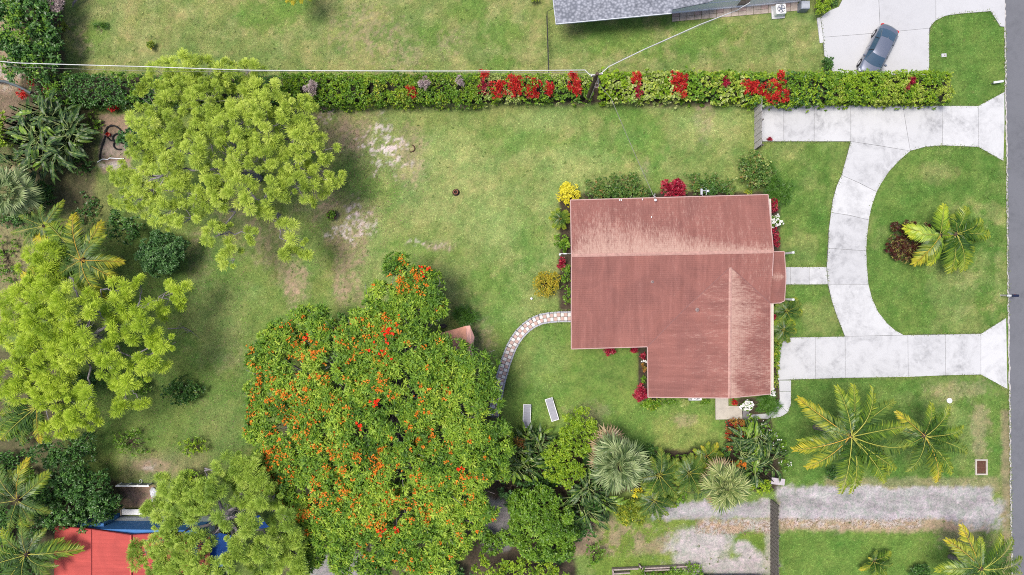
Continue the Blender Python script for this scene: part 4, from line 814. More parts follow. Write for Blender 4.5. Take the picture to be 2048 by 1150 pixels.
hedge('mixed green hedge stretch beside the parked car', 1488, 1660, 146, 205, 2.0, ['mid', 'bright', 'dark', 'bright'], seed=7, scale=.95)
hedge('bright lime end of the hedge nearest the street', 1658, 1900, 146, 203, 2.0, ['bright', 'mid', 'bright', 'lime'], seed=8, style='fine', scale=1.25)
reds = [(968, 150, 9, 9, 'small bright red shrub topping the first dark red clump'), (966, 172, 11, 14, 'dark red shrub at the left end of the red row'), (996, 178, 15, 18, 'red ti shrub second in the hedge row'), (1031, 170, 16, 22, 'broad red ti shrub third in the hedge row'), (1063, 174, 18, 20, 'round red ti shrub fourth in the hedge row'), (1097, 180, 9, 16, 'narrow red shrub left of the pale bush, fifth in row'),
        (1149, 176, 12, 18, 'tall narrow red shrub just left of the utility pole'), (1145, 151, 7, 8, 'small crimson tuft above the narrow red shrub by the pole'), (1270, 160, 11, 14, 'red shrub first to the right of the utility pole'), (1276, 182, 8, 12, 'small dark red shrub below its larger neighbour in the pale hedge'), (1357, 169, 18, 26, 'large square red shrub within the pale hedge'), (1450, 163, 8, 10, 'small bronze red shrub in the pale hedge'),
        (1500, 174, 18, 14, 'low red shrub left of the wooden fence top'), (1524, 180, 14, 14, 'red shrub right above the wooden fence end'), (1554, 184, 24, 24, 'largest red shrub at the corner of the driveway'), (1560, 152, 8, 8, 'red tuft above the largest driveway corner shrub'), (822, 180, 8, 9, 'small red shrub alone in the yellow flecked hedge'), (829, 191, 5, 5, 'tiny red tuft under the lone red shrub'),
        (1810, 177, 6, 6, 'small maroon tuft in the lime hedge end'), (1821, 162, 6, 5, 'brown red tuft near the top of the lime hedge end'), (64, 162, 8, 7, 'red tuft at the left end of the hedge, upper one'), (48, 190, 10, 9, 'red tufts under the dark pipe at the left edge'), (95, 184, 6, 5, 'faint red tuft inside the dark hedge'), (228, 218, 9, 4, 'low red plant in the shade under the dark hedge')]
for x, y, rx, ry, lab in reds:
    hh = 2.5 if y < 210 else .5
    if x < 100: hh = 1.9
    z = hh * .72; root = thing('red_shrub', lab, 'shrub', at(x, y), 'red ti shrubs in and around the hedge')
    lb = [W2(x + dx * rx, y + dy * ry, z * q, rx * .62, ry * .62, .45) for dx, dy, q in ((0, 0, 1.06), (-.45, -.35, 1), (.45, -.3, 1.02), (-.4, .45, .98), (.42, .42, 1))]
    foliage('foliage', lb, 'ti', 'red' if (x not in (966, 1276, 1450, 1810, 1821, 95)) else 'crimson', root, 1.5, .62, np.random.default_rng(x)); stems(root, lb[:3], .025)
for x, y, r_, mt, lab in ((621, 176, 15, 'lilac', 'dry lilac tillandsia clump standing above the hedge'), (849, 167, 13, 'lilac', 'second dry lilac clump, right of the lone red shrub'), (920, 163, 9, 'lilac', 'small beige dried seed head in the hedge'), (497, 152, 11, 'lilac', 'dry lilac clump at the right edge of the big pine'), (113, 8, 16, 'lilac', 'dry greyish shrub at the top of the tall dark hedge')):
    root = thing('dry_plant', lab, 'plant', at(x, y), 'dry lilac plants along the hedge'); lb = [W2(x, y, 2.5, r_ * .8, r_, .4), W2(x + 2, y + r_ * .4, 2.4, r_ * .6, r_ * .7, .4)]
    foliage('foliage', lb, 'cordy', mt, root, 1.6, .55, np.random.default_rng(x)); stems(root, lb, .03)

# ------------------------------------------------------------------ pines
def pine(label, base_px, z_c, lobes, mat, seed, tuft_r=.50, needles=64, dens=1.0, gap=0.0, cat='pine tree'):
    """lobes: (px, py, r) pads of needle tufts; z_c crown height at the centre"""
    r = np.random.default_rng(seed); rr = random.Random(seed); b = at(*base_px); root = thing('pine_tree', label, cat, b)
    cx = sum(l[0] for l in lobes) / len(lobes); cy = sum(l[1] for l in lobes) / len(lobes); R0 = max(math.hypot(l[0] - cx, l[1] - cy) for l in lobes)
    top = at(cx, cy, z_c * .80); mbt = MB(); tp = curve3(b, top, 8, 0, .012); mbt.tube(tp, [.34 * (1 - .55 * i / 8) for i in range(9)], 10); mbt.build('trunk', M['bark_grey'], root)
    mbb = MB(); P = []; Nn = []; T = []; limbs = []; nl_ = 9
    for k in range(nl_):
        ang = 2 * math.pi * (k + rr.random() * .5) / nl_; q = rr.uniform(.42, .62); s0 = tp[rr.randint(4, 8)]; e = at(cx + R0 * q * math.cos(ang), cy + R0 * q * math.sin(ang), z_c * rr.uniform(.70, .82))
        path = curve3(s0, e, 8, -.03, .03); mbb.tube(path, [.15 * (1 - .7 * i / 8) for i in range(9)], 7); limbs += path[2:]
    for lx, ly, lr in lobes:
        q = math.hypot(lx - cx, ly - cy) / R0; z = z_c * (1.0 - .30 * q ** 1.6) + rr.uniform(-.9, .6); c = at(lx, ly, z); rad = lr / S * (H - z) / H
        s0 = min(limbs, key=lambda p_: (p_ - c).length + .25 * abs((p_ - top).length)); path = curve3(s0, c - Vector((0, 0, .5)), 7, -.04, .05)
        mbb.tube(path, [.06 * (1 - .75 * i / 7) + .010 for i in range(8)], 6)
        nt_ = max(3, int((rad / tuft_r) ** 2 * 2.3 * dens)); lt = r.normal(0, .08)
        for _ in range(nt_):
            a = rr.uniform(0, 6.283); s = math.sqrt(rr.random()) * rr.choice((.85, .95, 1.0, 1.28)); p = c + Vector((math.cos(a) * s * rad, math.sin(a) * s * rad, max(-.3, 1 - s * s) * rad * .38 - rr.random() ** 2 * rad * .7))
            P.append(p); nn = Vector((math.cos(a) * s * .8, math.sin(a) * s * .8, 1)).normalized(); Nn.append(nn); T.append(min(1, max(0, .56 + lt + rr.gauss(0, .17))))
            if rr.random() < .5:
                s1 = path[rr.randint(4, 7)]; mbb.tube([s1, s1.lerp(p, .5) + Vector((rr.gauss(0, .08), rr.gauss(0, .08), -.05)), p - nn * .1], [.028, .02, .01], 4, cap=False)
    for _ in range(16):    # bare dead twigs
        s0 = tp[rr.randint(4, 8)]; a = rr.uniform(0, 6.283); l_ = rr.uniform(1.2, 2.6); e = s0 + Vector((math.cos(a) * l_, math.sin(a) * l_, rr.uniform(-.3, 1.2))); pth = curve3(s0, e, 6, .0, .06); mbb.tube(pth, [.04, .035, .03, .025, .02, .014, .008], 5)
        for k in (3, 4, 5): mbb.tube(curve3(pth[k], pth[k] + Vector((rr.uniform(-.8, .8), rr.uniform(-.8, .8), rr.uniform(-.2, .5))), 3, 0, .1), [.02, .016, .012, .006], 4)
    o = mbb.build('branches', M['bark_grey'], root)
    P = np.array([tuple(p) for p in P]); Nn = np.array([tuple(p) for p in Nn]); T = np.array(T)
    n = len(P); k = needles; a = unit(np.cross(Nn, r.normal(size=(n, 3)))); b2 = np.cross(Nn, a); sc_t = r.uniform(.50, 1.25, (n, 1))
    ph = r.uniform(0, 6.283, (n, k)); th = np.radians(r.uniform(0, 1, (n, k)) ** .6 * 105)
    ax = Nn[:, None] * np.cos(th)[..., None] + (a[:, None] * np.cos(ph)[..., None] + b2[:, None] * np.sin(ph)[..., None]) * np.sin(th)[..., None]
    L = tuft_r * sc_t * r.uniform(.55, 1.15, (n, k)); st = P[:, None] + ax * (L * .12)[..., None]; tip = P[:, None] + ax * L[..., None]; tip[..., 2] -= L * .10
    sd_ = unit(np.cross(ax, np.array([0, 0, 1.0]) + r.normal(0, .5, (n, k, 3)))) * (.0105 * r.uniform(.8, 1.4, (n, k, 1)))
    V = np.stack([st, tip - sd_, tip + sd_], 2).reshape(-1, 3)
    t = np.clip(T[:, None] * .70 + (r.random((n, k)) * .25) + .14 * np.cos(th), 0, 1).ravel()
    o = obj('needles', quads('needles', V, 3, M[mat], t), root); o['kind'] = 'stuff'
    return root
big = [(325, 150, 32), (365, 135, 30), (405, 150, 38), (450, 145, 30), (490, 140, 28), (300, 190, 32), (350, 195, 42), (415, 200, 42), (480, 190, 42), (540, 190, 34), (585, 225, 34), (290, 245, 38), (345, 255, 44), (410, 260, 42), (470, 245, 42), (530, 250, 44), (590, 275, 38), (640, 290, 25), (283, 305, 30), (335, 315, 42), (395, 300, 34), (465, 310, 38), (520, 310, 40), (585, 325, 36), (635, 335, 28), (665, 360, 20), (240, 352, 26), (295, 365, 38), (350, 380, 34), (405, 400, 22), (475, 375, 26), (535, 380, 34), (590, 378, 30), (640, 385, 24), (275, 405, 28), (330, 425, 34), (380, 440, 28), (440, 410, 22), (232, 395, 16), (430, 345, 26), (465, 350, 22), (420, 375, 26), (445, 385, 20), (500, 405, 20), (430, 470, 26), (462, 498, 22), (505, 470, 17), (525, 430, 22), (575, 450, 16), (590, 485, 24), (565, 515, 12), (605, 505, 14), (460, 525, 12)]
pine('largest pine, wide yellow green crown over the clipped hedge', (518, 357), 7.8, big, 'pine', 21, .44, 260, 1.05)
left = [(87, 512, 34), (87, 554, 38), (60, 530, 22), (76, 589, 40), (35, 592, 25), (21, 616, 30), (17, 655, 35), (70, 637, 28), (129, 630, 25), (83, 658, 34), (132, 669, 26), (174, 603, 25), (190, 622, 20), (167, 672, 20), (243, 582, 26), (278, 570, 17), (223, 623, 28), (271, 606, 18), (243, 655, 30), (278, 651, 22), (351, 592, 22), (335, 615, 20), (365, 580, 12), (323, 679, 26), (345, 685, 16), (285, 728, 28), (313, 721, 18), (216, 735, 26), (209, 700, 22), (240, 766, 20), (87, 693, 38), (52, 714, 42), (139, 703, 32), (97, 728, 40), (21, 745, 38), (87, 766, 42), (97, 790, 32), (150, 780, 28), (157, 820, 30), (132, 847, 30), (97, 865, 18), (181, 840, 20), (243, 806, 20), (275, 802, 12), (254, 767, 20), (35, 775, 32), (120, 600, 24), (140, 650, 20)]
pine('bright lime pine at the left edge, with separate rounded needle pads', (158, 652), 7.5, left, 'pine2', 22, .52, 290, 1.2)
low = [(327, 955, 16), (348, 976, 28), (382, 993, 34), (417, 980, 26), (424, 941, 15), (463, 938, 26), (501, 938, 24), (487, 958, 22), (303, 1021, 20), (330, 1035, 28), (365, 1018, 30), (397, 1004, 28), (348, 1063, 32), (313, 1091, 22), (271, 1094, 15), (271, 1122, 14), (313, 1125, 30), (365, 1098, 32), (400, 1084, 22), (400, 1132, 28), (452, 1038, 18), (487, 993, 20), (504, 965, 20), (494, 1052, 22), (470, 1100, 24), (452, 1140, 26), (498, 1098, 26), (521, 959, 18), (545, 993, 22), (521, 1010, 18), (576, 1039, 20), (562, 1055, 22), (535, 1098, 28), (580, 1073, 20), (594, 1084, 14), (597, 1115, 17), (570, 1129, 26), (521, 1129, 24), (340, 1150, 30), (385, 1155, 20), (590, 1140, 20)]
pine('olive green pine at the bottom edge with small ball shaped needle tufts', (487, 1008), 9.5, low, 'pine3', 23, .45, 290, 1.6)

# ------------------------------------------------------------------ the flame tree
pl = [(600, 1055, 38), (615, 1105, 34), (568, 965, 34), (1003, 905, 24), (1008, 945, 16), (965, 1015, 28), (690, 1125, 28), (880, 1130, 30), (705, 655, 28), (930, 890, 50), (800, 550, 42), (850, 560, 28), (855, 600, 42), (770, 600, 40), (830, 640, 45), (745, 640, 44), (870, 620, 24), (600, 655, 38), (640, 640, 26), (670, 655, 22), (690, 670, 34), (640, 685, 50), (560, 690, 45), (535, 725, 38), (720, 700, 60), (800, 700, 55), (860, 720, 50), (900, 740, 48), (950, 742, 42), (540, 790, 50), (600, 760, 60), (680, 770, 60), (760, 780, 60), (840, 790, 60), (920, 800, 55), (970, 790, 36), (905, 700, 30), (930, 715, 24), (525, 850, 35), (570, 850, 55), (640, 850, 60), (720, 860, 60), (800, 870, 60), (880, 870, 60), (950, 870, 50), (995, 862, 24), (560, 920, 50), (630, 930, 60), (710, 940, 60), (790, 950, 60), (870, 950, 55), (940, 940, 45), (600, 990, 40), (650, 1010, 55), (730, 1020, 60), (810, 1030, 60), (880, 1020, 50), (935, 1005, 40), (640, 1070, 40), (700, 1080, 45), (770, 1095, 48), (850, 1085, 50), (910, 1075, 38), (950, 1060, 22), (740, 1130, 24), (830, 1130, 30), (690, 1040, 40), (890, 1110, 26)]
fr_ = np.random.default_rng(5); root = thing('flame_tree', 'huge flame tree covered in orange blossom, widest crown in the picture', 'tree', at(800, 800))
lobes = []
for x, y, r_ in pl:
    q = math.hypot((x - 750) / 270, (y - 860) / 320); z = 7.2 - 2.2 * q ** 1.8 + random.uniform(-.3, .3); lobes.append(W2(x, y, z, r_ * 1.08, r_ * 1.08, 1.05))
P, Nn, T = lobe_points(lobes, 27, 14, .36, low=-.1, r=fr_); wx = P[:, 0] * S; T = np.clip(T + (vnoise(None, P[:, 0] + 90, P[:, 1] + 90, .35, 71, 3) - .5) * .9 + (P[:, 0] + 10) * .004 - .04, 0, 1)
hole = vnoise(None, P[:, 0] + 90, P[:, 1] + 90, 1.1, 72, 3); kp = hole > .31; P, Nn, T = P[kp], Nn[kp], T[kp]
V, t = rosettes(P, Nn, 9, .34, .085, (35, 100), T, .25, .2, fr_); o = obj('foliage', quads('foliage', V, 4, M['poin'], t), root); o['kind'] = 'stuff'
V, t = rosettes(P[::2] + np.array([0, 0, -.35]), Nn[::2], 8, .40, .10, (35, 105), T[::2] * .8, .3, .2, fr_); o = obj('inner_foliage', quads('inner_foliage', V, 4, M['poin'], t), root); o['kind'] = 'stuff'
def flower_pts(n_cl, dens_fn, per, spread_):
    c = []
    while len(c) < n_cl:
        i = fr_.integers(0, len(P)); u = (P[i, 0] * S * H / (H - P[i, 2]) + 1024, 575 - P[i, 1] * S * H / (H - P[i, 2]))
        if Nn[i, 2] > .3 and fr_.random() < dens_fn(*u): c.append(P[i] + np.array([0, 0, .16]))
    c = np.repeat(np.array(c), per, 0); c[:, :2] += fr_.normal(0, spread_, (len(c), 2)); c[:, 2] += fr_.normal(0, .06, len(c)); return c
def dfn(x, y):
    v = .16 + .75 * math.exp(-((x - 640) / 140) ** 2 - ((y - 850) / 160) ** 2) + .5 * math.exp(-((x - 800) / 60) ** 2 - ((y - 560) / 50) ** 2) + .35 * math.exp(-((x - 850) / 110) ** 2 - ((y - 970) / 120) ** 2) + .7 * math.exp(-((x - 560) / 60) ** 2 - ((y - 880) / 110) ** 2)
    v *= .25 + 1.5 * float(sstep(.40, .62, vnoise(None, np.array([x * 1.0]), np.array([y * 1.0]), 1 / 38., 55, 3))[0])
    return v * (.35 if x > 900 and y < 950 else 1) * (.5 if y > 1070 else 1)
C_ = flower_pts(1050, dfn, 6, .13); up = np.tile([0, 0, 1.0], (len(C_), 1)); V, t = rosettes(C_, up, 6, .095, .08, (20, 95), None, .4, 0, fr_); o = obj('blossom', quads('blossom', V, 4, M['poinfl'], t), root); o['kind'] = 'stuff'
cc = []
for x, y, s_, n_ in ((778, 664, .34, 22), (768, 692, .5, 12), (606, 676, .2, 6), (758, 800, .25, 8), (728, 845, .2, 6), (845, 540, .3, 10), (765, 1060, .2, 6), (795, 1062, .15, 4), (520, 985, .15, 4), (920, 935, .2, 5)):
    p = np.array(at(x, y, 7.1 if y > 620 else 6.0)); q = np.repeat(p[None], n_, 0) + fr_.normal(0, 1, (n_, 3)) * np.array([s_, s_ * .7, .06]); dd = ((P[None, :, :2] - q[:, None, :2]) ** 2).sum(-1); near = np.argsort(dd, 1)[:, :4]; q[:, 2] = P[near, 2].max(1) + .2; cc.append(q)
C_ = np.concatenate(cc); up = np.tile([0, 0, 1.0], (len(C_), 1)); V, t = rosettes(C_, up, 9, .13, .10, (20, 95), None, .4, 0, fr_); o = obj('red_blossom', quads('red_blossom', V, 4, M['poinred'], t), root); o['kind'] = 'stuff'
mb = MB(); b0 = root.location; fork = b0 + Vector((-.3, -.4, 2.4)); mb.tube(curve3(b0, fork, 4, 0, .02), [.55, .46, .42, .40, .38], 10); mb.build('trunk', M['bark_grey'], root)
mb = MB()
for lb in lobes:
    c = Vector(lb[:3]); pth = curve3(fork, c - Vector((0, 0, .3)), 7, .04, .035); mb.tube(pth, [.12, .11, .095, .08, .065, .05, .04, .03], 6)
    for _ in range(5):
        e = c + Vector((random.uniform(-1, 1) * lb[3], random.uniform(-1, 1) * lb[4], random.uniform(-.2, .75))); mb.tube(curve3(pth[5], e, 4, .0, .07), [.04, .032, .025, .018, .01], 5)
mb.build('branches', M['bark_grey'], root)

# ------------------------------------------------------------------ palms
FR = {}
def frond_mesh(key, mat, rmat, var, pairs=46, wid=.19, ll=.20, dr=.45, rise=.22, bend=.0):
    """unit-length feather frond along +X: a curved midrib and two rows of leaflets"""
    if key in FR: return FR[key]
    r = random.Random(hash_(key)); V = []; F = []; mi = []; tt = []; wsc = .0112 * key[2] ** 1.4
    def pos(t): return Vector((t * (1 - .06 * t), bend * t * t, rise * t - dr * t * t))
    n = 9
    for i in range(n + 1):
        t = i / n; p = pos(t); w_ = .0062 * (1 - .75 * t) + .001
        V += [p + Vector((0, w_, 0)), p + Vector((0, 0, w_)), p - Vector((0, w_, 0))]
    for i in range(n): a = i * 3; F += [(a, a + 3, a + 4, a + 1), (a + 1, a + 4, a + 5, a + 2)]; mi += [1, 1]; tt += [.5, .5]
    for k in range(pairs):
        t = .12 + .86 * k / (pairs - 1); p = pos(t); tn = (pos(min(1, t + .01)) - pos(t - .01)).normalized(); prof = math.sin(math.pi * min(1, (t * .88 + .12)) ** .9) ** .6
        for sg in (-1, 1):
            if r.random() < .04: continue
            l_ = ll * max(.35, prof) * r.uniform(.85, 1.12); fw = .55 + .55 * t + r.uniform(-.12, .12); dn_ = r.uniform(.18, .55)
            d = (tn * fw + Vector((0, sg, 0)) + Vector((0, 0, -dn_ + .25))).normalized(); e = p + d * l_ + Vector((0, 0, -l_ * dn_ * .7)); m_ = p + d * l_ * .5
            ww = wsc * r.uniform(.8, 1.25); s_ = d.cross(Vector((0, -sg * .4, 1))).normalized() * ww; b = len(V)
            V += [p, m_ - s_, e, m_ + s_]; F.append((b, b + 1, b + 2, b + 3)); mi.append(0); tt.append(min(1, max(0, -.05 + 1.0 * t + r.gauss(0, .16))))
    me = mesh('frond', V, F, [mat, rmat], mi); a = me.attributes.new('tint', 'FLOAT', 'FACE'); a.data.foreach_set('value', tt); FR[key] = me; return me
def hash_(s):
    v = 7
    for ch in str(s): v = (v * 131 + ord(ch)) % 1000003
    return v
def palm(label, crown, base, h, tips, seed=0, name='palm_tree', cat='palm tree', trunk_r=.15, width=1.0, dead=(), mats=('palm', 'palmyel'), ztip=None):
    """tips: (px, py, kind); kind 0 green, 1 yellow, 2 yellowish green"""
    root = thing(name, label, cat, at(*base)); c = at(crown[0], crown[1], h); rr = random.Random(seed); b0 = Vector(root.location)
    mb = MB(); pth = [b0.lerp(c, t) + Vector((0, 0, 0)) for t in (0, .25, .5, .75, .97)]; 
    if h > .8: mb.tube(pth, [trunk_r * 1.5, trunk_r * 1.1, trunk_r, trunk_r * .95, trunk_r * 1.1], 12); mb.build('trunk', M['palm_trunk'], root)
    mb = MB(); mb.lathe((c.x, c.y, c.z - .2), [(trunk_r * 1.2, -.35), (trunk_r * 1.5, 0), (trunk_r * 1.1, .22), (.04, .4)], 10); mb.build('crown_shaft', M['bark_brown'] if width > .8 else M['rachis'], root)
    for i, tp in enumerate(tips):
        kind = tp[2] if len(tp) > 2 else 0; zt = h - .25 - .5 * (i % 3) * .4 if ztip is None else ztip; e = at(tp[0], tp[1], zt); d = e - c; L = math.hypot(d.x, d.y) * 1.06; az = math.atan2(d.y, d.x)
        v = i % 4; key = (kind, v, width, mats)
        me = frond_mesh(key, M[mats[1] if kind == 1 else (mats[0] if kind == 0 else ('palmbr' if mats[0] == 'palmbr' else 'palmmid'))], M['rachis_o'] if kind == 1 else M['rachis'], v, wid=.19, ll=.21 * width, rise=.30 + .05 * v, dr=.42 + .05 * v, bend=(-.16, .10, -.05, .17)[v])
        bend = (-.16, .10, -.05, .17)[v]
        o = bpy.data.objects.new('frond', me); link(o, root); o.location = c - b0 + Vector((0, 0, rr.uniform(-.1, .15))); o.rotation_euler = (rr.uniform(-.25, .25), 0, az - math.atan(bend)); o.scale = (L, L, L)
    return root
palm('larger coconut palm on the front lawn with gold tipped fronds', (1702, 873), (1630, 854), 6.4,
     [(1603, 797, 1), (1672, 772, 2), (1704, 768, 2), (1748, 778, 2), (1786, 800, 0), (1740, 812, 0), (1812, 850, 2), (1818, 893, 0), (1596, 880, 2), (1590, 905, 1), (1614, 937, 1), (1680, 985, 2), (1708, 988, 2), (1722, 972, 2), (1770, 965, 2), (1800, 940, 2), (1782, 948, 0), (1665, 835, 0), (1640, 850, 2), (1745, 930, 0), (1765, 900, 0), (1730, 850, 0), (1690, 930, 0)], 1)
palm('smaller coconut palm on the front lawn, right of the larger one', (1849, 872), (1790, 853), 4.6,
     [(1795, 822, 1), (1862, 806, 2), (1895, 812, 2), (1930, 855, 2), (1935, 905, 0), (1905, 945, 2), (1880, 965, 1), (1883, 920, 0), (1812, 940, 0), (1800, 895, 2), (1780, 852, 0), (1880, 840, 0), (1825, 905, 0), (1912, 880, 0)], 2, width=1.15)
palm('coconut palm at the bottom right corner by the road', (1963, 1138), (1900, 1113), 4.2,
     [(1928, 1053, 1), (1892, 1078, 1), (1905, 1105, 2), (1875, 1140, 2), (1882, 1165, 0), (1998, 1068, 2), (2028, 1078, 0), (2045, 1115, 0), (2040, 1150, 2), (2000, 1190, 0), (1960, 1200, 2), (1920, 1190, 0), (1960, 1075, 2)], 3, width=1.15)
palm('young golden palm on the lawn below the gravel track', (1748, 1122), (1740, 1117), 1.0, [(1720, 1140, 1), (1732, 1112, 1), (1778, 1102, 2), (1782, 1128, 0), (1768, 1150, 2), (1745, 1150, 2), (1752, 1100, 0)], 4, name='young_palm', width=1.5, trunk_r=.06)
palm('golden coconut palm above the lime pine, left', (163, 520), (182, 522), 5.5,
     [(62, 470, 1), (95, 490, 2), (152, 428, 1), (200, 443, 1), (213, 470, 2), (252, 522, 1), (235, 560, 1), (212, 600, 1), (45, 560, 1), (90, 440, 2), (110, 560, 0), (180, 590, 2), (130, 470, 2)], 5, width=1.25)
palm('dark coconut palm behind the golden palm, with long faint fronds', (88, 452), (110, 455), 5.0, [(20, 465, 0), (40, 432, 0), (88, 410, 0), (128, 402, 2), (135, 440, 0), (140, 480, 0), (100, 500, 0), (50, 490, 0), (70, 425, 0)], 6, width=1.0)
palm('coconut palm under the lower left of the lime pine', (72, 815), (112, 808), 5.0, [(-10, 790, 0), (0, 830, 2), (5, 880, 2), (40, 890, 0), (80, 885, 1), (95, 860, 0), (20, 800, 0), (60, 760, 0), (120, 780, 0), (-10, 860, 0)], 7, width=1.15)
palm('coconut palm overhanging the bright red roof', (52, 1110), (100, 1090), 5.0, [(158, 1105, 2), (128, 1080, 2), (105, 1150, 0), (60, 1190, 0), (0, 1180, 0), (-20, 1130, 0), (0, 1060, 2), (45, 1040, 0), (95, 1055, 0), (20, 1150, 2), (-10, 1090, 2), (120, 1130, 0)], 8, width=1.2)
palm('coconut palm left of the dark tree near the blue house', (35, 1000), (80, 985), 5.0, [(52, 918, 1), (100, 945, 2), (-20, 960, 0), (-30, 1010, 0), (20, 1060, 0), (60, 1060, 2), (100, 1025, 0), (-10, 930, 0), (72, 1045, 0), (20, 940, 0)], 9, width=1.2)
palm('bright green date palm beside the bronze croton bed', (1880, 470), (1845, 478), 2.6, [(1810, 455, 2), (1850, 525, 2), (1822, 528, 1), (1862, 530, 2), (1885, 410, 2), (1903, 470, 2), (1855, 470, 2), (1870, 500, 2), (1840, 468, 2), (1895, 440, 2), (1815, 470, 2)], 10, width=1.45, mats=('palmbr', 'palmyel'))
palm('darker date palm right of its bright twin in the round lawn', (1912, 468), (1872, 476), 2.6, [(1935, 415, 2), (1962, 442, 2), (1975, 470, 2), (1948, 505, 2), (1925, 540, 2), (1900, 545, 2), (1890, 500, 0), (1925, 450, 0), (1900, 430, 0), (1880, 455, 0), (1950, 480, 0), (1915, 510, 0)], 11, width=1.6, mats=('palmmid', 'palmyel'))
for cx, cy, r_, lab, nm in ((1120, 438, 22, 'small spiky green palm at the house west wall', 0), (1573, 622, 33, 'upper small feather palm beside the porch', 1), (1566, 660, 28, 'lower small feather palm by the east wall', 2)):
    palm(lab, (cx, cy), (cx - 1, cy), 1.1, [(cx + r_ * math.cos(a + .3 * math.sin(9 * a)), cy + r_ * math.sin(a + .3 * math.sin(9 * a)), (2, 0, 0)[nm] if k % 3 else 2) for k, a in enumerate(np.linspace(0, 6.0, 15))], 30 + nm, name='small_palm', width=1.5, trunk_r=.05, ztip=1.0)
palm('feather palm between the two fan palms', (1318, 950), (1314, 940), 2.2, [(1318 + r_ * math.cos(a), 950 + r_ * math.sin(a), k % 5 == 0 and 2 or 0) for k, (a, r_) in enumerate(zip(np.linspace(0, 6, 15), (52, 40, 55, 45, 48, 50, 38, 55, 46, 50, 42, 56, 44, 50, 47)))], 34, name='feather_palm', width=1.3, trunk_r=.07)
palm('feather palm below the large silver fan palm', (1308, 1000), (1302, 990), 1.8, [(1308 + r_ * math.cos(a), 1000 + r_ * math.sin(a), 0) for a, r_ in zip(np.linspace(.3, 6.2, 12), (45, 38, 42, 36, 44, 40, 38, 44, 42, 36, 40, 42))], 35, name='feather_palm', width=1.3, trunk_r=.07)
palm('golden feather palm behind the smaller fan palm', (1413, 912), (1408, 905), 1.8, [(1413 + r_ * math.cos(a), 912 + r_ * math.sin(a), 1 if k % 2 else 2) for k, (a, r_) in enumerate(zip(np.linspace(0, 6, 11), (34, 30, 28, 30, 26, 32, 30, 26, 30, 34, 28)))], 36, name='feather_palm', width=1.5, trunk_r=.06)
palm('dark feather palm right of the silver fan palm, over the track edge', (1378, 945), (1372, 935), 2.3, [(1378 + r_ * math.cos(a), 945 + r_ * math.sin(a), 0) for a, r_ in zip(np.linspace(.2, 6.2, 14), (40, 34, 42, 38, 46, 36, 42, 30, 36, 34, 40, 44, 36, 40))], 37, name='feather_palm', width=1.5, trunk_r=.07)

def fan_leaf(key, mat):
    if key in FR: return FR[key]
    r = random.Random(hash_(key)); V = []; F = []; mi = []; tt = []; pl_ = .52
    for i in range(4):
        t = i / 3; p = Vector((pl_ * t, 0, .10 * t)); V += [p + Vector((0, .012, 0)), p + Vector((0, 0, .012)), p - Vector((0, .012, 0))]
    for i in range(3): a = i * 3; F += [(a, a + 3, a + 4, a + 1), (a + 1, a + 4, a + 5, a + 2)]; mi += [1, 1]; tt += [.5, .5]
    hub = Vector((pl_, 0, .10)); n = 22
    for k in range(n):
        u = k / (n - 1) * 2 - 1; a = u * R(118) + r.uniform(-.03, .03); l_ = (.50 - .14 * abs(u) ** 2) * r.uniform(.9, 1.08); d = Vector((math.cos(a), math.sin(a), .06))
        m_ = hub + d * l_ * .6 + Vector((0, 0, -.015)); e = hub + d * l_ + Vector((r.uniform(-.02, .02), r.uniform(-.02, .02), -.10 * r.uniform(.6, 1.6))); s_ = Vector((-math.sin(a), math.cos(a), .4 * (1 if k % 2 else -1))).normalized() * .024; b = len(V)
        V += [hub, m_ - s_, e, m_ + s_]; F.append((b, b + 1, b + 2, b + 3)); mi.append(0); tt.append(min(1, max(0, r.gauss(.5, .24))))
    me = mesh('fan_leaf', V, F, [mat, M['midrib']], mi); a = me.attributes.new('tint', 'FLOAT', 'FACE'); a.data.foreach_set('value', tt); FR[key] = me; return me
def fan_palm(label, crown, base, h, rad, n, mat, seed, deadn=6):
    root = thing('fan_palm', label, 'palm tree', at(*base)); b0 = Vector(root.location); c = at(crown[0], crown[1], h); rr = random.Random(seed)
    mb = MB(); mb.tube([b0.lerp(c, t) for t in (0, .3, .6, .96)], [.3, .24, .22, .26], 12); mb.build('trunk', M['palm_trunk'], root)
    for i in range(n + deadn):
        dd = i >= n; f = i / n; me = fan_leaf(('dead' if dd else mat, i % 3), M['deadfrond' if dd else mat]); az = i * 2.39996 + rr.uniform(-.2, .2)
        tilt = R(-66 + 84 * f ** .8 + rr.uniform(-14, 14)) if not dd else R(24)         # young leaves upright, old ones drooping
        L = rad / S * (H - h) / H * (.80 + .28 * f) * rr.uniform(.80, 1.10) * (1.10 if dd else 1)
        o = bpy.data.objects.new('fan_leaf', me); link(o, root); o.location = c - b0 + Vector((0, 0, .15 - .3 * f)); o.rotation_euler = Matrix.Rotation(az if not dd else rr.uniform(1.2, 4.2), 4, 'Z').__matmul__(Matrix.Rotation(tilt, 4, 'Y')).__matmul__(Matrix.Rotation(rr.uniform(-.4, .4), 4, 'X')).to_euler(); o.scale = (L, L, L)
fan_palm('large silvery fan palm in the planting row south of the house', (1237, 926), (1222, 900), 4.0, 66, 40, 'silver', 41, 4)
fan_palm('olive fan palm over the gravel track by the dark gate', (1452, 974), (1425, 948), 4.0, 52, 36, 'olivefan', 42, 4)
fan_palm('grey green fan palm at the left edge', (26, 385), (60, 390), 3.6, 58, 34, 'silver', 43, 3)

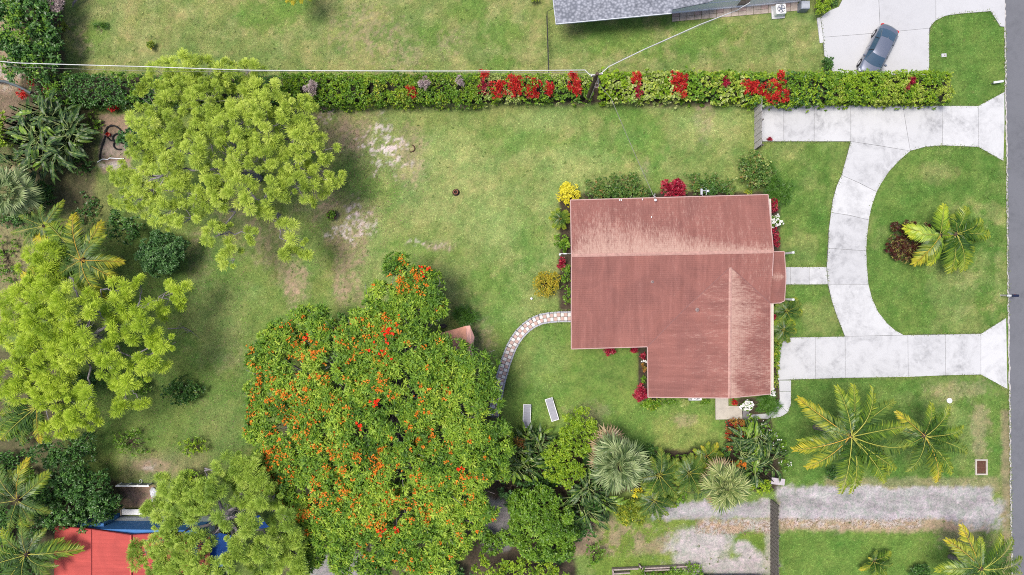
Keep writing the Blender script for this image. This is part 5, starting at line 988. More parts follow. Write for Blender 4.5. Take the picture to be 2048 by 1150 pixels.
def paddle_mesh(key, mat):
    if key in FR: return FR[key]
    r = random.Random(hash_(key)); V = []; F = []; mi = []; tt = []; v_ = key[1]
    rise, dr = ((.55, .55), (.75, .85), (.42, .30), (.95, 1.05), (.6, .75))[v_]; tw = (.15, -.2, .1, -.1, .25)[v_]
    def pos(t): return Vector((t, tw * t * t * .5, rise * t - dr * t * t))
    for i in range(7):
        t = i / 6; p = pos(t); w_ = .013 * (1 - .7 * t); V += [p + Vector((0, w_, 0.004)), p + Vector((0, 0, w_ + .006)), p - Vector((0, w_, -.004))]
    for i in range(6): a = i * 3; F += [(a, a + 3, a + 4, a + 1), (a + 1, a + 4, a + 5, a + 2)]; mi += [1, 1]; tt += [.5, .5]
    n = 8; b = len(V)
    for i in range(n + 1):
        t = .32 + .68 * i / n; p = pos(t); wd = .082 * math.sin(math.pi * (i / n) ** .8 * .96 + .06) ** .75 + .002
        V += [p + Vector((0, wd, wd * .45 + r.uniform(-.015, .015))), p, p + Vector((0, -wd, wd * .45 + r.uniform(-.015, .015)))]
    for i in range(n):
        a = b + i * 3; F += [(a, a + 1, a + 4, a + 3), (a + 1, a + 2, a + 5, a + 4)]; mi += [0, 0]; tt += [r.uniform(.2, .8), r.uniform(.2, .8)]
    me = mesh('leaf', V, F, [mat, M['midrib']], mi); a = me.attributes.new('tint', 'FLOAT', 'FACE'); a.data.foreach_set('value', tt); FR[key] = me; return me
def paddles(label, px, py, rx, ry, h, n, mat, seed, br=.15, size=(1.5, 2.4), name='bird_of_paradise_plant'):
    root = thing(name, label, 'plant', at(px, py)); rr = random.Random(seed); b0 = Vector(root.location)
    subs = [(px + rx * .62 * math.sqrt(rr.random()) * math.cos(q), py + ry * .62 * math.sqrt(rr.random()) * math.sin(q), rr.uniform(.7, 1.0)) for q in [2 * math.pi * (j + rr.random() * .7) / max(3, n // 13) for j in range(max(3, n // 13))]]
    for i in range(n):
        a = rr.uniform(0, 6.283); s = rr.random() * .30; sb = subs[i % len(subs)]; ox, oy = sb[0] + rx * s * math.cos(a), sb[1] + ry * s * math.sin(a); z = h * sb[2] * rr.uniform(.4, .95) * (1 - .3 * s)
        p = at(ox, oy, z); m_ = 'paddlebr' if rr.random() < br else mat; me = paddle_mesh((m_, rr.randint(0, 4)), M[m_])
        az = -a + rr.gauss(0, .5); L = rr.uniform(*size)
        o = bpy.data.objects.new('leaf', me); link(o, root); o.location = p - b0; o.rotation_euler = (rr.uniform(-.35, .35), rr.uniform(-.35, .3), az); o.scale = (L, L * rr.uniform(1.0, 1.5), L)
    mb = MB()
    for i in range(max(4, n // 3)):
        a = rr.uniform(0, 6.283); s = math.sqrt(rr.random()) * .7; p = at(px + rx * s * math.cos(a), py + ry * s * math.sin(a), 0); mb.tube([p, p + Vector((rr.uniform(-.2, .2), rr.uniform(-.2, .2), h * .75))], [.07, .04], 6)
    mb.build('stems', M['bark_dark'], root); return root
paddles('big dark bird of paradise clump left, below the hedge', 100, 272, 82, 72, 3.6, 270, 'paddle', 51, .16, (1.0, 1.9))
paddles('bird of paradise clump by the two sun loungers', 1066, 882, 46, 38, 2.4, 70, 'paddle', 52, .3, (.9, 1.6))
paddles('bird of paradise clump below the silver fan palm', 1175, 995, 60, 48, 2.6, 95, 'paddle', 53, .16, (.9, 1.7))
paddles('bird of paradise clump beside the dark gate', 1512, 905, 52, 68, 3.0, 120, 'paddle', 54, .2, (.9, 1.8))
paddles('small bird of paradise clump right of the golden palm', 1385, 965, 28, 24, 1.8, 26, 'paddle', 55, .1, (.8, 1.3))
paddles('bird of paradise clump under the light green tree', 1040, 925, 42, 40, 2.6, 70, 'paddle', 56, .35, (.9, 1.6))
paddles('dark bird of paradise plants at the left edge under the clump', 60, 330, 50, 26, 2.2, 50, 'paddle', 57, .05, (.9, 1.5))

# ------------------------------------------------------------------ trees and shrubs
B = bush
def tall_hedge():
    root = thing('hedge', 'tall loose dark hedge running to the top left corner', 'hedge', at(80, 60)); lb = []
    for x, y, r_ in ((20, -20, 42), (62, -20, 48), (100, -25, 32), (30, 30, 40), (70, 30, 45), (102, 40, 26), (48, 75, 44), (84, 80, 40), (108, 95, 18), (30, 100, 32), (62, 118, 38), (98, 120, 26), (40, 140, 26), (85, 140, 30)): lb.append(W2(x, y, 2.3, r_, r_, 1.2))
    foliage('foliage', lb, 'big', 'dark', root, 1.4, .85, np.random.default_rng(3)); foliage('bright_foliage', [(l[0] - .4, l[1] + .1, l[2] + .15, l[3] * .75, l[4] * .8, l[5]) for l in lb], 'big', 'mid', root, .55, .8, np.random.default_rng(4)); stems(root, lb, .07)
tall_hedge()
B('tree', 'round dark green tree on the lawn between the two pines', 'tree', 330, 508, 52, 52, 3.6, 'tree', 'bluegreen', dens=1.9, scale=.72, nl=9)
B('tree', 'small dark green tree at the corner of the largest pine', 'tree', 252, 455, 34, 34, 2.4, 'tree', 'dark', dens=1.0, lobes=[(228, 435, 14), (245, 450, 22), (262, 470, 20), (280, 450, 16), (235, 470, 14)])
B('tree', 'blue green leafy bush beside the black garden hose', 'tree', 268, 278, 36, 24, 2.6, 'round', 'bluegreen', dens=1.2, nl=6)
B('shrub', 'low dark shrub on the lawn with pale flecks on its right side', 'shrub', 367, 785, 48, 32, 1.3, 'fine', 'dark', dens=1.4, scale=1.1, nl=7, flowers=[('pale', .18, .5)])
B('shrub', 'thin open shrub with a bare dead patch, lower left lawn', 'shrub', 262, 882, 46, 34, 1.1, 'sparse', 'mid', dens=.75, nl=7)
B('shrub', 'small glossy citrus shrub right of the thin open shrub', 'shrub', 386, 890, 35, 26, 1.5, 'sparse', 'bright', dens=1.3, nl=6)
B('tree', 'dense dark tree beside the blue house wall', 'tree', 160, 990, 88, 58, 4.2, 'tree', 'dark', lobes=[(110, 975, 36), (150, 960, 36), (195, 975, 38), (225, 995, 24), (110, 1010, 32), (150, 1010, 38), (195, 1020, 34), (215, 1010, 26), (85, 990, 26), (130, 1035, 26), (180, 1040, 22)], dens=1.7, scale=.95)
B('tree', 'dark speckled tree above the dense dark one, left', 'tree', 140, 905, 62, 42, 3.6, 'leafy', 'dark', lobes=[(100, 905, 30), (140, 890, 34), (175, 880, 24), (130, 925, 32), (165, 915, 28), (195, 860, 14)], dens=1.3, scale=.85)
B('shrub', 'fresh green shrub left of the dense dark tree', 'shrub', 82, 1000, 28, 40, 2.6, 'leafy', 'mid', dens=1.2)
B('shrub', 'leafy green bush at the top of the olive pine', 'shrub', 384, 962, 42, 26, 2.0, 'leafy', 'bright', dens=1.0)
B('shrub', 'bright green shrub cut by the left edge', 'shrub', 2, 265, 28, 50, 2.4, 'leafy', 'bright', dens=1.2)
B('shrub', 'dark shrub between the fan palm and the golden palm', 'shrub', 85, 395, 34, 40, 1.8, 'leafy', 'dark', dens=1.3)
B('shrub', 'dark bushes below the coconut palm at bottom left', 'shrub', 70, 1060, 30, 22, 1.8, 'leafy', 'dark', dens=1.2)
B('shrub', 'dark shaded bush under the palm over the red roof', 'shrub', 20, 1130, 70, 40, 1.6, 'leafy', 'dark', dens=1.1)
B('shrub', 'dark undergrowth under the lower left palm', 'shrub', 40, 850, 50, 40, 1.4, 'leafy', 'dark', dens=.9)
B('shrub', 'dark undergrowth under the middle of the lime pine', 'shrub', 170, 760, 40, 30, 1.6, 'leafy', 'dark', dens=.9)
B('shrub', 'green bush peeping out at the lower right of the lime pine', 'shrub', 275, 770, 28, 24, 1.6, 'leafy', 'mid', dens=1.1)
B('shrub', 'tiny round yellow green shrub alone on the top lawn', 'shrub', 302, 91, 10, 10, .8, 'fine', 'yelgreen', dens=2.2, nl=4)
B('shrub', 'yellow tipped small shrub at the edge of the tall dark hedge', 'shrub', 127, 54, 13, 16, .7, 'fine', 'yelgreen', dens=1.1, nl=4)
B('shrub', 'small weed tuft left of the tiny yellow shrub', 'plant', 203, 53, 12, 7, .3, 'strap', 'grassleaf', dens=1.2, scale=.5, nl=3)
B('shrub', 'bright yellow green bush cut by the top edge', 'shrub', 1068, -2, 12, 9, 1.0, 'leafy', 'lime', dens=1.4, scale=.7, nl=4)
palm('palm cut by the top edge with gold frond tips', (597, -32), (600, -18), 3.5, [(572, 4, 1), (588, 12, 1), (606, 10, 1), (622, 2, 2), (560, -20, 0), (640, -30, 0), (600, -70, 0)], 12, width=1.3)
B('shrub', 'dark shaded bushes along the left edge below the fan palm', 'shrub', 25, 430, 50, 26, 1.4, 'leafy', 'dark', dens=1.0)
B('shrub', 'weedy low bushes at the left edge beside the golden palm', 'plant', 15, 520, 36, 60, .6, 'sparse', 'mid', dens=.8)
B('shrub', 'dark bushes at the left edge below the lime pine', 'shrub', 20, 930, 50, 40, 1.4, 'leafy', 'dark', dens=1.0)
B('shrub', 'dark bushes left of the coconut palm near the blue house', 'shrub', 5, 1050, 40, 50, 1.4, 'leafy', 'dark', dens=1.0)
B('shrub', 'mid green bushes between the flame tree base and the large tree', 'shrub', 985, 1085, 34, 34, 2.2, 'leafy', 'mid', dens=1.2)
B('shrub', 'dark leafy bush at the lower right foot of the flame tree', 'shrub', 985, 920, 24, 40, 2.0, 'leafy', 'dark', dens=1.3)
B('shrub', 'leafy green bush closing the row left of the big clump', 'shrub', 1010, 880, 24, 26, 2.2, 'leafy', 'bright', dens=1.2)
B('shrub', 'dark bushes between the light green tree and the large tree', 'shrub', 1160, 1050, 40, 30, 1.8, 'leafy', 'dark', dens=1.2)
B('shrub', 'bright weeds around the strip behind the big left clump', 'plant', 190, 250, 20, 40, .5, 'sparse', 'mid', dens=.7)
B('shrub', 'dark weedy plants left of the small corner tree', 'plant', 175, 420, 34, 46, .5, 'sparse', 'dark', dens=1.0)
B('shrub', 'low dark plants in the gap right of the big left clump', 'plant', 165, 330, 26, 30, .6, 'sparse', 'dark', dens=1.0)
B('shrub', 'green bushes closing the gap between the dark tree and left palms', 'shrub', 60, 960, 34, 30, 1.5, 'leafy', 'mid', dens=1.1)
# planting around the red roofed house
B('shrub', 'vivid yellow leaved shrub at the north west roof corner', 'shrub', 1137, 388, 23, 25, 1.9, 'leafy', 'yellow', dens=1.7, scale=.62, nl=7)
B('shrub', 'dark ixora hedge with rusty tips under the north eave', 'shrub', 1233, 374, 70, 26, 1.5, 'fine', 'ixora', dens=1.5, scale=1.25, lobes=[(1188, 380, 24), (1215, 370, 26), (1245, 368, 26), (1270, 370, 25), (1285, 384, 20), (1240, 388, 24), (1205, 390, 20)])
B('red_shrub', 'round crimson ti shrub under the north eave', 'shrub', 1347, 376, 27, 19, 1.7, 'ti', 'crimson', dens=2.2, scale=.75, nl=7)
B('shrub', 'low green hedge between the crimson shrub and roof corner', 'shrub', 1415, 368, 55, 20, 1.2, 'fine', 'ixora', dens=1.2, scale=1.25, lobes=[(1380, 365, 20), (1405, 368, 21), (1430, 368, 21), (1455, 376, 18), (1390, 380, 16)])
B('shrub', 'variegated croton bush below the grey wooden fence', 'shrub', 1508, 342, 40, 44, 2.0, 'fine', 'ixora', dens=1.5, scale=1.3, nl=9, flowers=[('pale', .35, .7)])
B('shrub', 'soft feathery green bush at the north east roof corner', 'shrub', 1556, 378, 30, 38, 1.5, 'strap', 'grassleaf', dens=1.3, scale=.6, nl=6)
B('shrub', 'bright grassy tuft right of the croton bush', 'shrub', 1536, 335, 12, 18, 1.0, 'strap', 'grassleaf', dens=1.3, scale=.5, nl=4)
B('shrub', 'tiny yellow shrub behind the north eave', 'shrub', 1497, 384, 11, 8, 1.6, 'fine', 'yelgreen', dens=2, nl=3)
B('shrub', 'green rosette shrub at the west wall below the spiky palm', 'shrub', 1124, 486, 16, 19, 1.1, 'round', 'mid', dens=1.5, scale=.8, nl=5)
B('red_shrub', 'small crimson ti plant beside the flood light', 'shrub', 1122, 527, 9, 13, 1.1, 'ti', 'crimson', dens=2.0, scale=.6, nl=4)
B('shrub', 'clipped golden ball shrub west of the house', 'shrub', 1092, 567, 30, 32, 1.9, 'tiny', 'golden', dens=1.5, scale=1.2, nl=9)
B('shrub', 'narrow dark bushes between golden ball and west wall', 'shrub', 1133, 562, 12, 42, 1.2, 'leafy', 'mid', dens=1.3, lobes=[(1133, 535, 11), (1132, 556, 12), (1134, 580, 12), (1136, 598, 10)], scale=.7)
B('red_shrub', 'deep red shrub at the top of the east wall', 'shrub', 1545, 412, 9, 16, 1.6, 'ti', 'crimson', dens=2, scale=.55, nl=4)
B('flower_bush', 'white flowering bush between two red shrubs, east wall', 'shrub', 1551, 444, 12, 15, 1.3, 'leafy', 'mid', dens=1.3, scale=.6, flowers=[('white', 1.6, .9)], nl=4)
B('red_shrub', 'deep red shrub below the white flowers, east wall', 'shrub', 1551, 474, 7, 22, 1.6, 'ti', 'crimson', dens=2, scale=.55, lobes=[(1550, 462, 8), (1551, 476, 8), (1549, 488, 7)])
B('shrub', 'dark green filler shrub under the small palms, east wall', 'shrub', 1550, 640, 12, 26, .9, 'leafy', 'dark', dens=1.2, scale=.8)
B('red_shrub', 'dark red shrub behind the lower small palm', 'shrub', 1546, 634, 6, 10, 1.2, 'ti', 'crimson', dens=2, scale=.5, nl=3)
B('hedge', 'narrow olive hedge along the east wall', 'hedge', 1549, 725, 10, 50, 1.2, 'fine', 'yelgreen', dens=1.4, lobes=[(1549, 685, 9), (1549, 702, 9), (1549, 720, 9), (1549, 738, 9), (1549, 756, 9), (1547, 770, 9)])
B('flower_bush', 'tiny white flower cluster at the south east roof corner', 'plant', 1543, 784, 4, 8, 1.4, 'leafy', 'mid', scale=.5, flowers=[('white', 3, .9)], nl=3)
B('grass_bush', 'fine grassy green bush at the south east corner', 'shrub', 1537, 806, 26, 24, 1.3, 'strap', 'grassleaf', dens=1.7, scale=.6, nl=8)
B('flower_bush', 'white hydrangea bush under the south eave', 'shrub', 1493, 810, 12, 12, 1.1, 'leafy', 'mid', dens=1.1, scale=.7, flowers=[('white', 2.2, 1.2)], nl=5)
B('grass_bush', 'pale spiky tuft left of the hidden air conditioner', 'plant', 1369, 806, 10, 8, .7, 'cordy', 'pale', dens=1.6, scale=.45, nl=3)
B('shrub', 'light green leafy shrub below the crimson corner shrub', 'shrub', 1303, 808, 22, 15, .9, 'round', 'mid', dens=1.4, scale=.9, nl=6, flowers=[('lime', .4, .8)])
B('red_shrub', 'crimson spiky shrub at the inner south corner', 'shrub', 1280, 785, 15, 17, 1.2, 'cordy', 'crimson', dens=2.2, scale=.6, nl=5)
B('red_shrub', 'crimson shrub peeping below the lanai eave', 'shrub', 1218, 701, 12, 8, 1.0, 'cordy', 'crimson', dens=2.2, scale=.5, nl=4)
B('red_shrub', 'small crimson shrub near the inner roof corner', 'shrub', 1268, 699, 9, 6, 1.0, 'cordy', 'crimson', dens=2.2, scale=.5, nl=3)
for i, (x, y, m_, lab) in enumerate(((1285, 712, 'crimson', 'topmost crimson plant of the narrow bed'), (1288, 735, 'croton', 'orange croton plant in the narrow bed'), (1287, 760, 'mid', 'green plant low in the narrow bed'), (1289, 722, 'white', 'little white flower plant in the narrow bed'))): B('bed_plant', lab, 'plant', x, y, 6, 9 if m_ != 'white' else 3, .7, 'ti' if m_ != 'white' else 'petal', m_, dens=1.6, scale=.45, nl=3)
B('shrub', 'low fern patch beside the hidden air conditioner', 'plant', 1410, 803, 14, 6, .5, 'leafy', 'mid', dens=1.1, scale=.6)
B('shrub', 'small green fern patch left of the pale spiky tuft', 'plant', 1340, 804, 18, 6, .5, 'leafy', 'mid', dens=1.1, scale=.6)
B('red_shrub', 'tiny red flowers beside the tan stoop', 'plant', 1469, 805, 7, 5, .7, 'ti', 'red', dens=1.6, scale=.4, nl=3)
# bed right of the south lawn, bottom planting row
B('croton_shrub', 'mixed red and yellow croton bed below the tan stoop', 'shrub', 1466, 865, 16, 30, 1.0, 'ti', 'croton', dens=1.6, scale=.6, lobes=[(1462, 850, 13), (1478, 850, 12), (1462, 870, 13), (1463, 890, 11), (1480, 868, 12)], flowers=[('red', .5, .6)])
B('shrub', 'glossy green shrub with white flecks facing the front lawn', 'shrub', 1550, 890, 24, 50, 1.5, 'leafy', 'mid', dens=1.2, scale=.75, lobes=[(1510, 845, 18), (1532, 862, 20), (1550, 885, 20), (1563, 910, 16), (1570, 930, 12)], flowers=[('white', .25, .5)])
B('tree', 'light green rounded tree between loungers and fan palm', 'tree', 1130, 895, 60, 75, 3.4, 'fine', 'bright', lobes=[(1165, 838, 26), (1145, 850, 26), (1180, 862, 18), (1140, 878, 28), (1165, 890, 22), (1110, 905, 26), (1135, 920, 30), (1105, 935, 24), (1125, 955, 24), (1150, 940, 22)], dens=2.6, scale=1.15)
B('tree', 'large mid green tree at the bottom, right of the flame tree', 'tree', 1085, 1045, 75, 75, 4.6, 'tree', 'mid', lobes=[(1050, 1010, 34), (1085, 1000, 36), (1115, 1020, 34), (1055, 1045, 36), (1090, 1045, 40), (1125, 1055, 30), (1070, 1080, 36), (1105, 1085, 32), (1025, 1060, 24), (1035, 1000, 22), (1130, 1095, 18)], dens=2.4, scale=.85)
B('tree', 'grey green leafy tree above the large mid green one', 'tree', 1030, 985, 38, 26, 3.2, 'sparse', 'bluegreen', lobes=[(1015, 975, 22), (1040, 985, 24), (1060, 975, 18), (1010, 995, 16)], dens=2.2)
B('shrub', 'bright bushes filling the bottom edge below the flame tree', 'shrub', 1040, 1130, 80, 30, 3.0, 'leafy', 'bright', lobes=[(965, 1128, 22), (990, 1140, 26), (1025, 1125, 26), (1055, 1145, 28), (1090, 1140, 24), (1010, 1155, 26), (1120, 1150, 22)], dens=1.3)
B('shrub', 'dark bushes at the bottom edge under the flame tree', 'shrub', 900, 1150, 60, 22, 2.0, 'leafy', 'dark', dens=1.2)
B('shrub', 'green undergrowth at the lower left of the flame tree', 'shrub', 600, 1095, 50, 40, 1.8, 'leafy', 'mid', dens=1.0)
B('shrub', 'twiggy bush beside the sandy patch', 'shrub', 1190, 1105, 26, 34, 1.5, 'sparse', 'mid', dens=1.2)
B('shrub', 'yellow speckled croton shrub below the silver fan palm', 'shrub', 1260, 1022, 36, 30, 1.6, 'ti', 'yelgreen', dens=1.9, scale=.65, nl=8)
B('shrub', 'yellow flowering shrub tucked under the silver fan palm', 'shrub', 1275, 983, 14, 10, 1.6, 'ti', 'yellow', dens=1.3, scale=.6, nl=4)
B('shrub', 'leafy green filler right of the silver fan palm', 'shrub', 1345, 990, 34, 26, 1.3, 'leafy', 'mid', dens=1.3)
B('shrub', 'dark green filler behind the silver fan palm', 'shrub', 1300, 910, 26, 26, 1.3, 'leafy', 'dark', dens=1.2)
B('red_shrub', 'maroon ti plant between the feather palms', 'plant', 1350, 968, 9, 9, 1.8, 'ti', 'crimson', dens=1.8, scale=.6, nl=3)
B('shrub', 'orange blooming tuft at the top of the olive fan palm', 'plant', 1475, 925, 12, 9, 3.2, 'ti', 'poinfl', dens=1.3, scale=.6, nl=3)
B('shrub', 'yellow tuft at the upper left of the olive fan palm', 'plant', 1417, 930, 16, 8, 1.8, 'ti', 'yellow', dens=1.2, scale=.6, nl=3)
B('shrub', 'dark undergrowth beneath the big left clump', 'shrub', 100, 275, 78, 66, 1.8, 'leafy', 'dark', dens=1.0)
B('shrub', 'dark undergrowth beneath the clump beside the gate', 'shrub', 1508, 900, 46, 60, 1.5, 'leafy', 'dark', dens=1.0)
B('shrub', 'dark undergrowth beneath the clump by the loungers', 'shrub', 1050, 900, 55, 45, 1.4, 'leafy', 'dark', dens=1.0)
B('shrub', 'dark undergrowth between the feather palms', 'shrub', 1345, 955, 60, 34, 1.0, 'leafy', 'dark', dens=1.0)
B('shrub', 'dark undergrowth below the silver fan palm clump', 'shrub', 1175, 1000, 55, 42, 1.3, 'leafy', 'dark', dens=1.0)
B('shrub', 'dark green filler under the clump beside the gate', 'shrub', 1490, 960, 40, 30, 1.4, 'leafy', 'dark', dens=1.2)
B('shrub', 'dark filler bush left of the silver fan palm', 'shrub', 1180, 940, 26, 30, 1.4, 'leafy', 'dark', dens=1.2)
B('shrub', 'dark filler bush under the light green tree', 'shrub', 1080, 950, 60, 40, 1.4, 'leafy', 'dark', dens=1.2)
B('shrub', 'orange brown croton at the left end of the planting row', 'shrub', 1040, 885, 14, 12, 2.6, 'ti', 'croton', dens=1.3, scale=.7, nl=4)
B('shrub', 'dark reddish shrub between flame tree and planting row', 'shrub', 1000, 945, 20, 20, 1.2, 'leafy', 'croton', dens=1.2)
B('shrub', 'dark fern filler between the light green tree and the silver palm', 'shrub', 1185, 905, 20, 34, 1.6, 'leafy', 'dark', dens=1.2)
B('shrub', 'mid green filler plants above the mixed croton row', 'shrub', 1340, 925, 50, 22, 1.2, 'leafy', 'mid', dens=1.2)
B('shrub', 'green filler plants between the golden palm and the gate clump', 'shrub', 1440, 915, 26, 20, 1.2, 'leafy', 'dark', dens=1.2)
B('shrub', 'green leafy bushes at the foot of the gate clump by the track', 'shrub', 1520, 970, 26, 20, 1.6, 'leafy', 'bright', dens=1.1)
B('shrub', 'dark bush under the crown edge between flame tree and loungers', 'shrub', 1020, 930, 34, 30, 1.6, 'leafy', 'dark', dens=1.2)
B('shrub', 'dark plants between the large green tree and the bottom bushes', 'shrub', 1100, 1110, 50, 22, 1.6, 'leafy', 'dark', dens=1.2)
B('shrub', 'dark green filler along the north wall right of the crimson shrub', 'shrub', 1420, 376, 46, 16, 1.1, 'leafy', 'dark', dens=1.3, scale=.8)
B('shrub', 'dark green filler behind the rusty ixora hedge', 'shrub', 1240, 383, 70, 14, 1.0, 'leafy', 'dark', dens=1.2, scale=.8)
B('shrub', 'fresh green shrubs along the east wall above the driveway', 'shrub', 1553, 700, 9, 46, 1.0, 'leafy', 'mid', dens=1.3, scale=.7)
# front garden
B('croton_shrub', 'round bronze croton bed beside the date palms', 'shrub', 1806, 486, 40, 40, 1.4, 'ti', 'bronze', dens=2.4, scale=.52, nl=9, lobes=[(1795, 468, 22), (1820, 462, 20), (1845, 462, 18), (1790, 490, 22), (1812, 490, 26), (1838, 492, 20), (1805, 508, 18), (1825, 508, 18), (1848, 508, 12)])
B('shrub', 'rounded dark shrub beside the bottom right palm', 'shrub', 1837, 1142, 24, 20, 1.2, 'leafy', 'dark', dens=1.6, scale=.7)
B('shrub', 'dark leafy shrub under the larger front palm', 'shrub', 1660, 945, 13, 18, 1.2, 'leafy', 'dark', dens=1.6, scale=.7, nl=4)
B('hedge', 'short clipped green hedge by the grey cabinet', 'hedge', 1646, 10, 14, 26, 1.6, 'leafy', 'bright', dens=1.6, scale=.7, lobes=[(1640, -20, 17), (1641, 0, 15), (1646, 12, 14), (1641, 22, 11), (1650, 5, 12)])
B('shrub', 'small dark round shrub at the corner of the upper drive', 'shrub', 1653, 127, 15, 15, 1.5, 'leafy', 'dark', dens=1.9, scale=.65, nl=5)
B('shrub', 'low dark cover plants in the curve of the upper drive', 'plant', 1668, 4, 14, 10, .5, 'sparse', 'dark', dens=1.4, scale=.6)
B('grass_bush', 'clump of strap leaves beside the little shed', 'plant', 933, 632, 25, 17, 1.1, 'strap', 'grassleaf', dens=1.9, scale=.85, nl=7)
B('red_shrub', 'tiny dark red plant on the corner of the upper drive', 'plant', 1539, 279, 5, 5, .3, 'ti', 'crimson', dens=2, scale=.35, nl=3)
B('shrub', 'leafy green plants growing in the timber planter', 'plant', 1335, 1142, 60, 12, .9, 'leafy', 'mid', dens=1.3, scale=.8, lobes=[(1285, 1148, 12), (1310, 1150, 13), (1350, 1145, 13), (1375, 1140, 14), (1395, 1140, 12), (1330, 1150, 12)])

# ------------------------------------------------------------------ fences, pole and wires
def board_fence(label, x, ya, yb, h, n, mat, railmat, group=None, gapf=.93, jit=.02, tilt=0.0):
    a, b = at(x, ya), at(x, yb); root = thing('fence', label, 'fence', (a + b) / 2, group); L = abs(a.y - b.y); st_ = L / n
    for k in range(n):
        y = -L / 2 + (k + .5) * st_; hh = h * random.uniform(.96, 1.02); mb = MB(); wv = st_ * gapf / 2; lean = random.uniform(-jit, jit)
        V = [(-.012, y - wv, 0), (.012, y - wv, 0), (.012, y + wv, 0), (-.012, y + wv, 0), (-.012 + lean, y - wv + tilt, hh - .05), (.012 + lean, y - wv + tilt, hh - .05), (.012 + lean, y + wv + tilt, hh - .05), (-.012 + lean, y + wv + tilt, hh - .05), (-.012 + lean, y - wv * .6 + tilt, hh), (.012 + lean, y - wv * .6 + tilt, hh), (.012 + lean, y + wv * .6 + tilt, hh), (-.012 + lean, y + wv * .6 + tilt, hh)]
        V = [(p[0] + .025 * (k % 2), p[1], p[2]) for p in V]; F = [(3, 2, 1, 0), (0, 1, 5, 4), (1, 2, 6, 5), (2, 3, 7, 6), (3, 0, 4, 7), (4, 5, 9, 8), (5, 6, 10, 9), (6, 7, 11, 10), (7, 4, 8, 11), (8, 9, 10, 11)]
        mb.add(V, F); mb.build('board', mat, root, False)
    for z in (.35, h * .8): mb = MB(); mb.box((.065, 0, z), (.045, L, .09)); mb.build('rail', railmat, root, False)
    for k in range(int(L / 2.2) + 1): mb = MB(); mb.box((.12, -L / 2 + .1 + k * (L - .2) / max(1, int(L / 2.2)), h * .48), (.1, .1, h * .98)); mb.build('post', railmat, root, False)
    return root
board_fence('pale weathered board fence at the west end of the upper driveway', 1508.5, 197, 300, 1.9, 16, M['wood'], M['wooddark'], tilt=.10)
board_fence('dark weathered board fence across the gravel track', 1540.5, 998, 1175, 1.9, 46, M['wooddark'], M['wooddark'])
t = thing('timber_planter', 'low grey timber planter at the bottom edge', 'planter', at(1320, 1145)); b0 = Vector(t.location); M['wood2'] = bark('planter_timber', (.22, .17, .15), (.42, .35, .33), 6)
for a, b in (((1226, 1140), (1400, 1132)), ((1283, 1142), (1372, 1138)), ((1226, 1139), (1229, 1190)), ((1279, 1131), (1300, 1165)), ((1228, 1148), (1260, 1146))):
    p, q = at(*a, .45) - b0, at(*b, .45) - b0; d = q - p; mb = MB(); mb.box((p + q) / 2 - Vector((0, 0, .2)), (d.length, .12, .42), math.atan2(d.y, d.x), bev=.015); mb.build('plank', M['wood2'], t, False)
# white van roof cut by the bottom edge
t = thing('caravan', 'flat white caravan roof just entering at the bottom edge', 'caravan', at(1470, 1210)); b0 = Vector(t.location)
mb = MB(); p, q = at(1402, 1169, 2.4) - b0, at(1541, 1310, 2.4) - b0; mb.box(((p.x + q.x) / 2, (p.y + q.y) / 2, 1.45), (abs(q.x - p.x), abs(q.y - p.y), 1.9), bev=.18); mb.build('body', plain('pale_caravan_paint', (.55, .60, .68), .4), t, False)
for sx in (-1, 1):
    for sy in (-1, 1): mb = MB(); mb.tube([((p.x + q.x) / 2 + sx * 2.55, (p.y + q.y) / 2 + sy * 1.4, .35), ((p.x + q.x) / 2 + sx * 2.35, (p.y + q.y) / 2 + sy * 1.4, .35)], .35, 16); mb.build('wheel', M['black'], t, False)
# utility pole
pb = at(1172, 204); pt = Vector((pb.x, pb.y, 8.0)); t = thing('utility_pole', 'dark wooden utility pole standing in the hedge', 'pole', pb)
mb = MB(); mb.tube([(0, 0, 0), (0, 0, 8.0)], [.16, .12], 12); mb.build('shaft', M['bark_brown'], t, False)
mb = MB(); mb.box((.0, 0, 7.6), (.9, .10, .12), R(12), bev=.01); mb.build('crossarm', M['wooddark'], t, False)
for dx in (-.4, .05, .4): mb = MB(); mb.lathe((dx, dx * .2, 7.66), [(.0, .16), (.045, .14), (.06, .08), (.035, .05), (.055, .0), (.0, -.02)], 10); mb.build('insulator', M['whitep'], t, False)
mb = MB(); mb.tube([(.16, -.12, 1.2), (.16, -.12, 7.2)], .035, 6); mb.build('conduit', plain('beige_conduit', (.38, .32, .29), .7), t, False)
pr = at(1193, 171, 5.0) - pb; mb = MB(); mb.lathe((pr.x, pr.y, 5.0), [(.14, 0), (.20, .03), (.20, .10), (.13, .12), (.11, .05), (.14, 0)], 16); mb.tube([(0, 0, 4.95), (pr.x, pr.y, 4.98)], .035, 6); mb.build('cable_ring', plain('rusty_beige', (.36, .27, .24), .7), t, False)
def wire(label, pts, rad, mat, sag=.3, n=24, name='overhead_wire', jig=0.0):
    P = []
    for i in range(len(pts) - 1):
        a, b = pts[i], pts[i + 1]; L = (b - a).length
        for k in range(n):
            t_ = k / n; p = a.lerp(b, t_); p.z -= sag * 4 * t_ * (1 - t_) * min(1, L / 20); p += Vector((random.gauss(0, jig), random.gauss(0, jig), 0)); P.append(p)
    P.append(pts[-1]); mb = MB(); c = pts[0]; o = None
    root_mb = MB(); root_mb.tube(P, rad, 6); o = obj(name, mesh(name, root_mb.V, root_mb.F, mat)); return tag(o, label, 'cable', 'overhead wires')
J = at(1190, 149, 7.5)
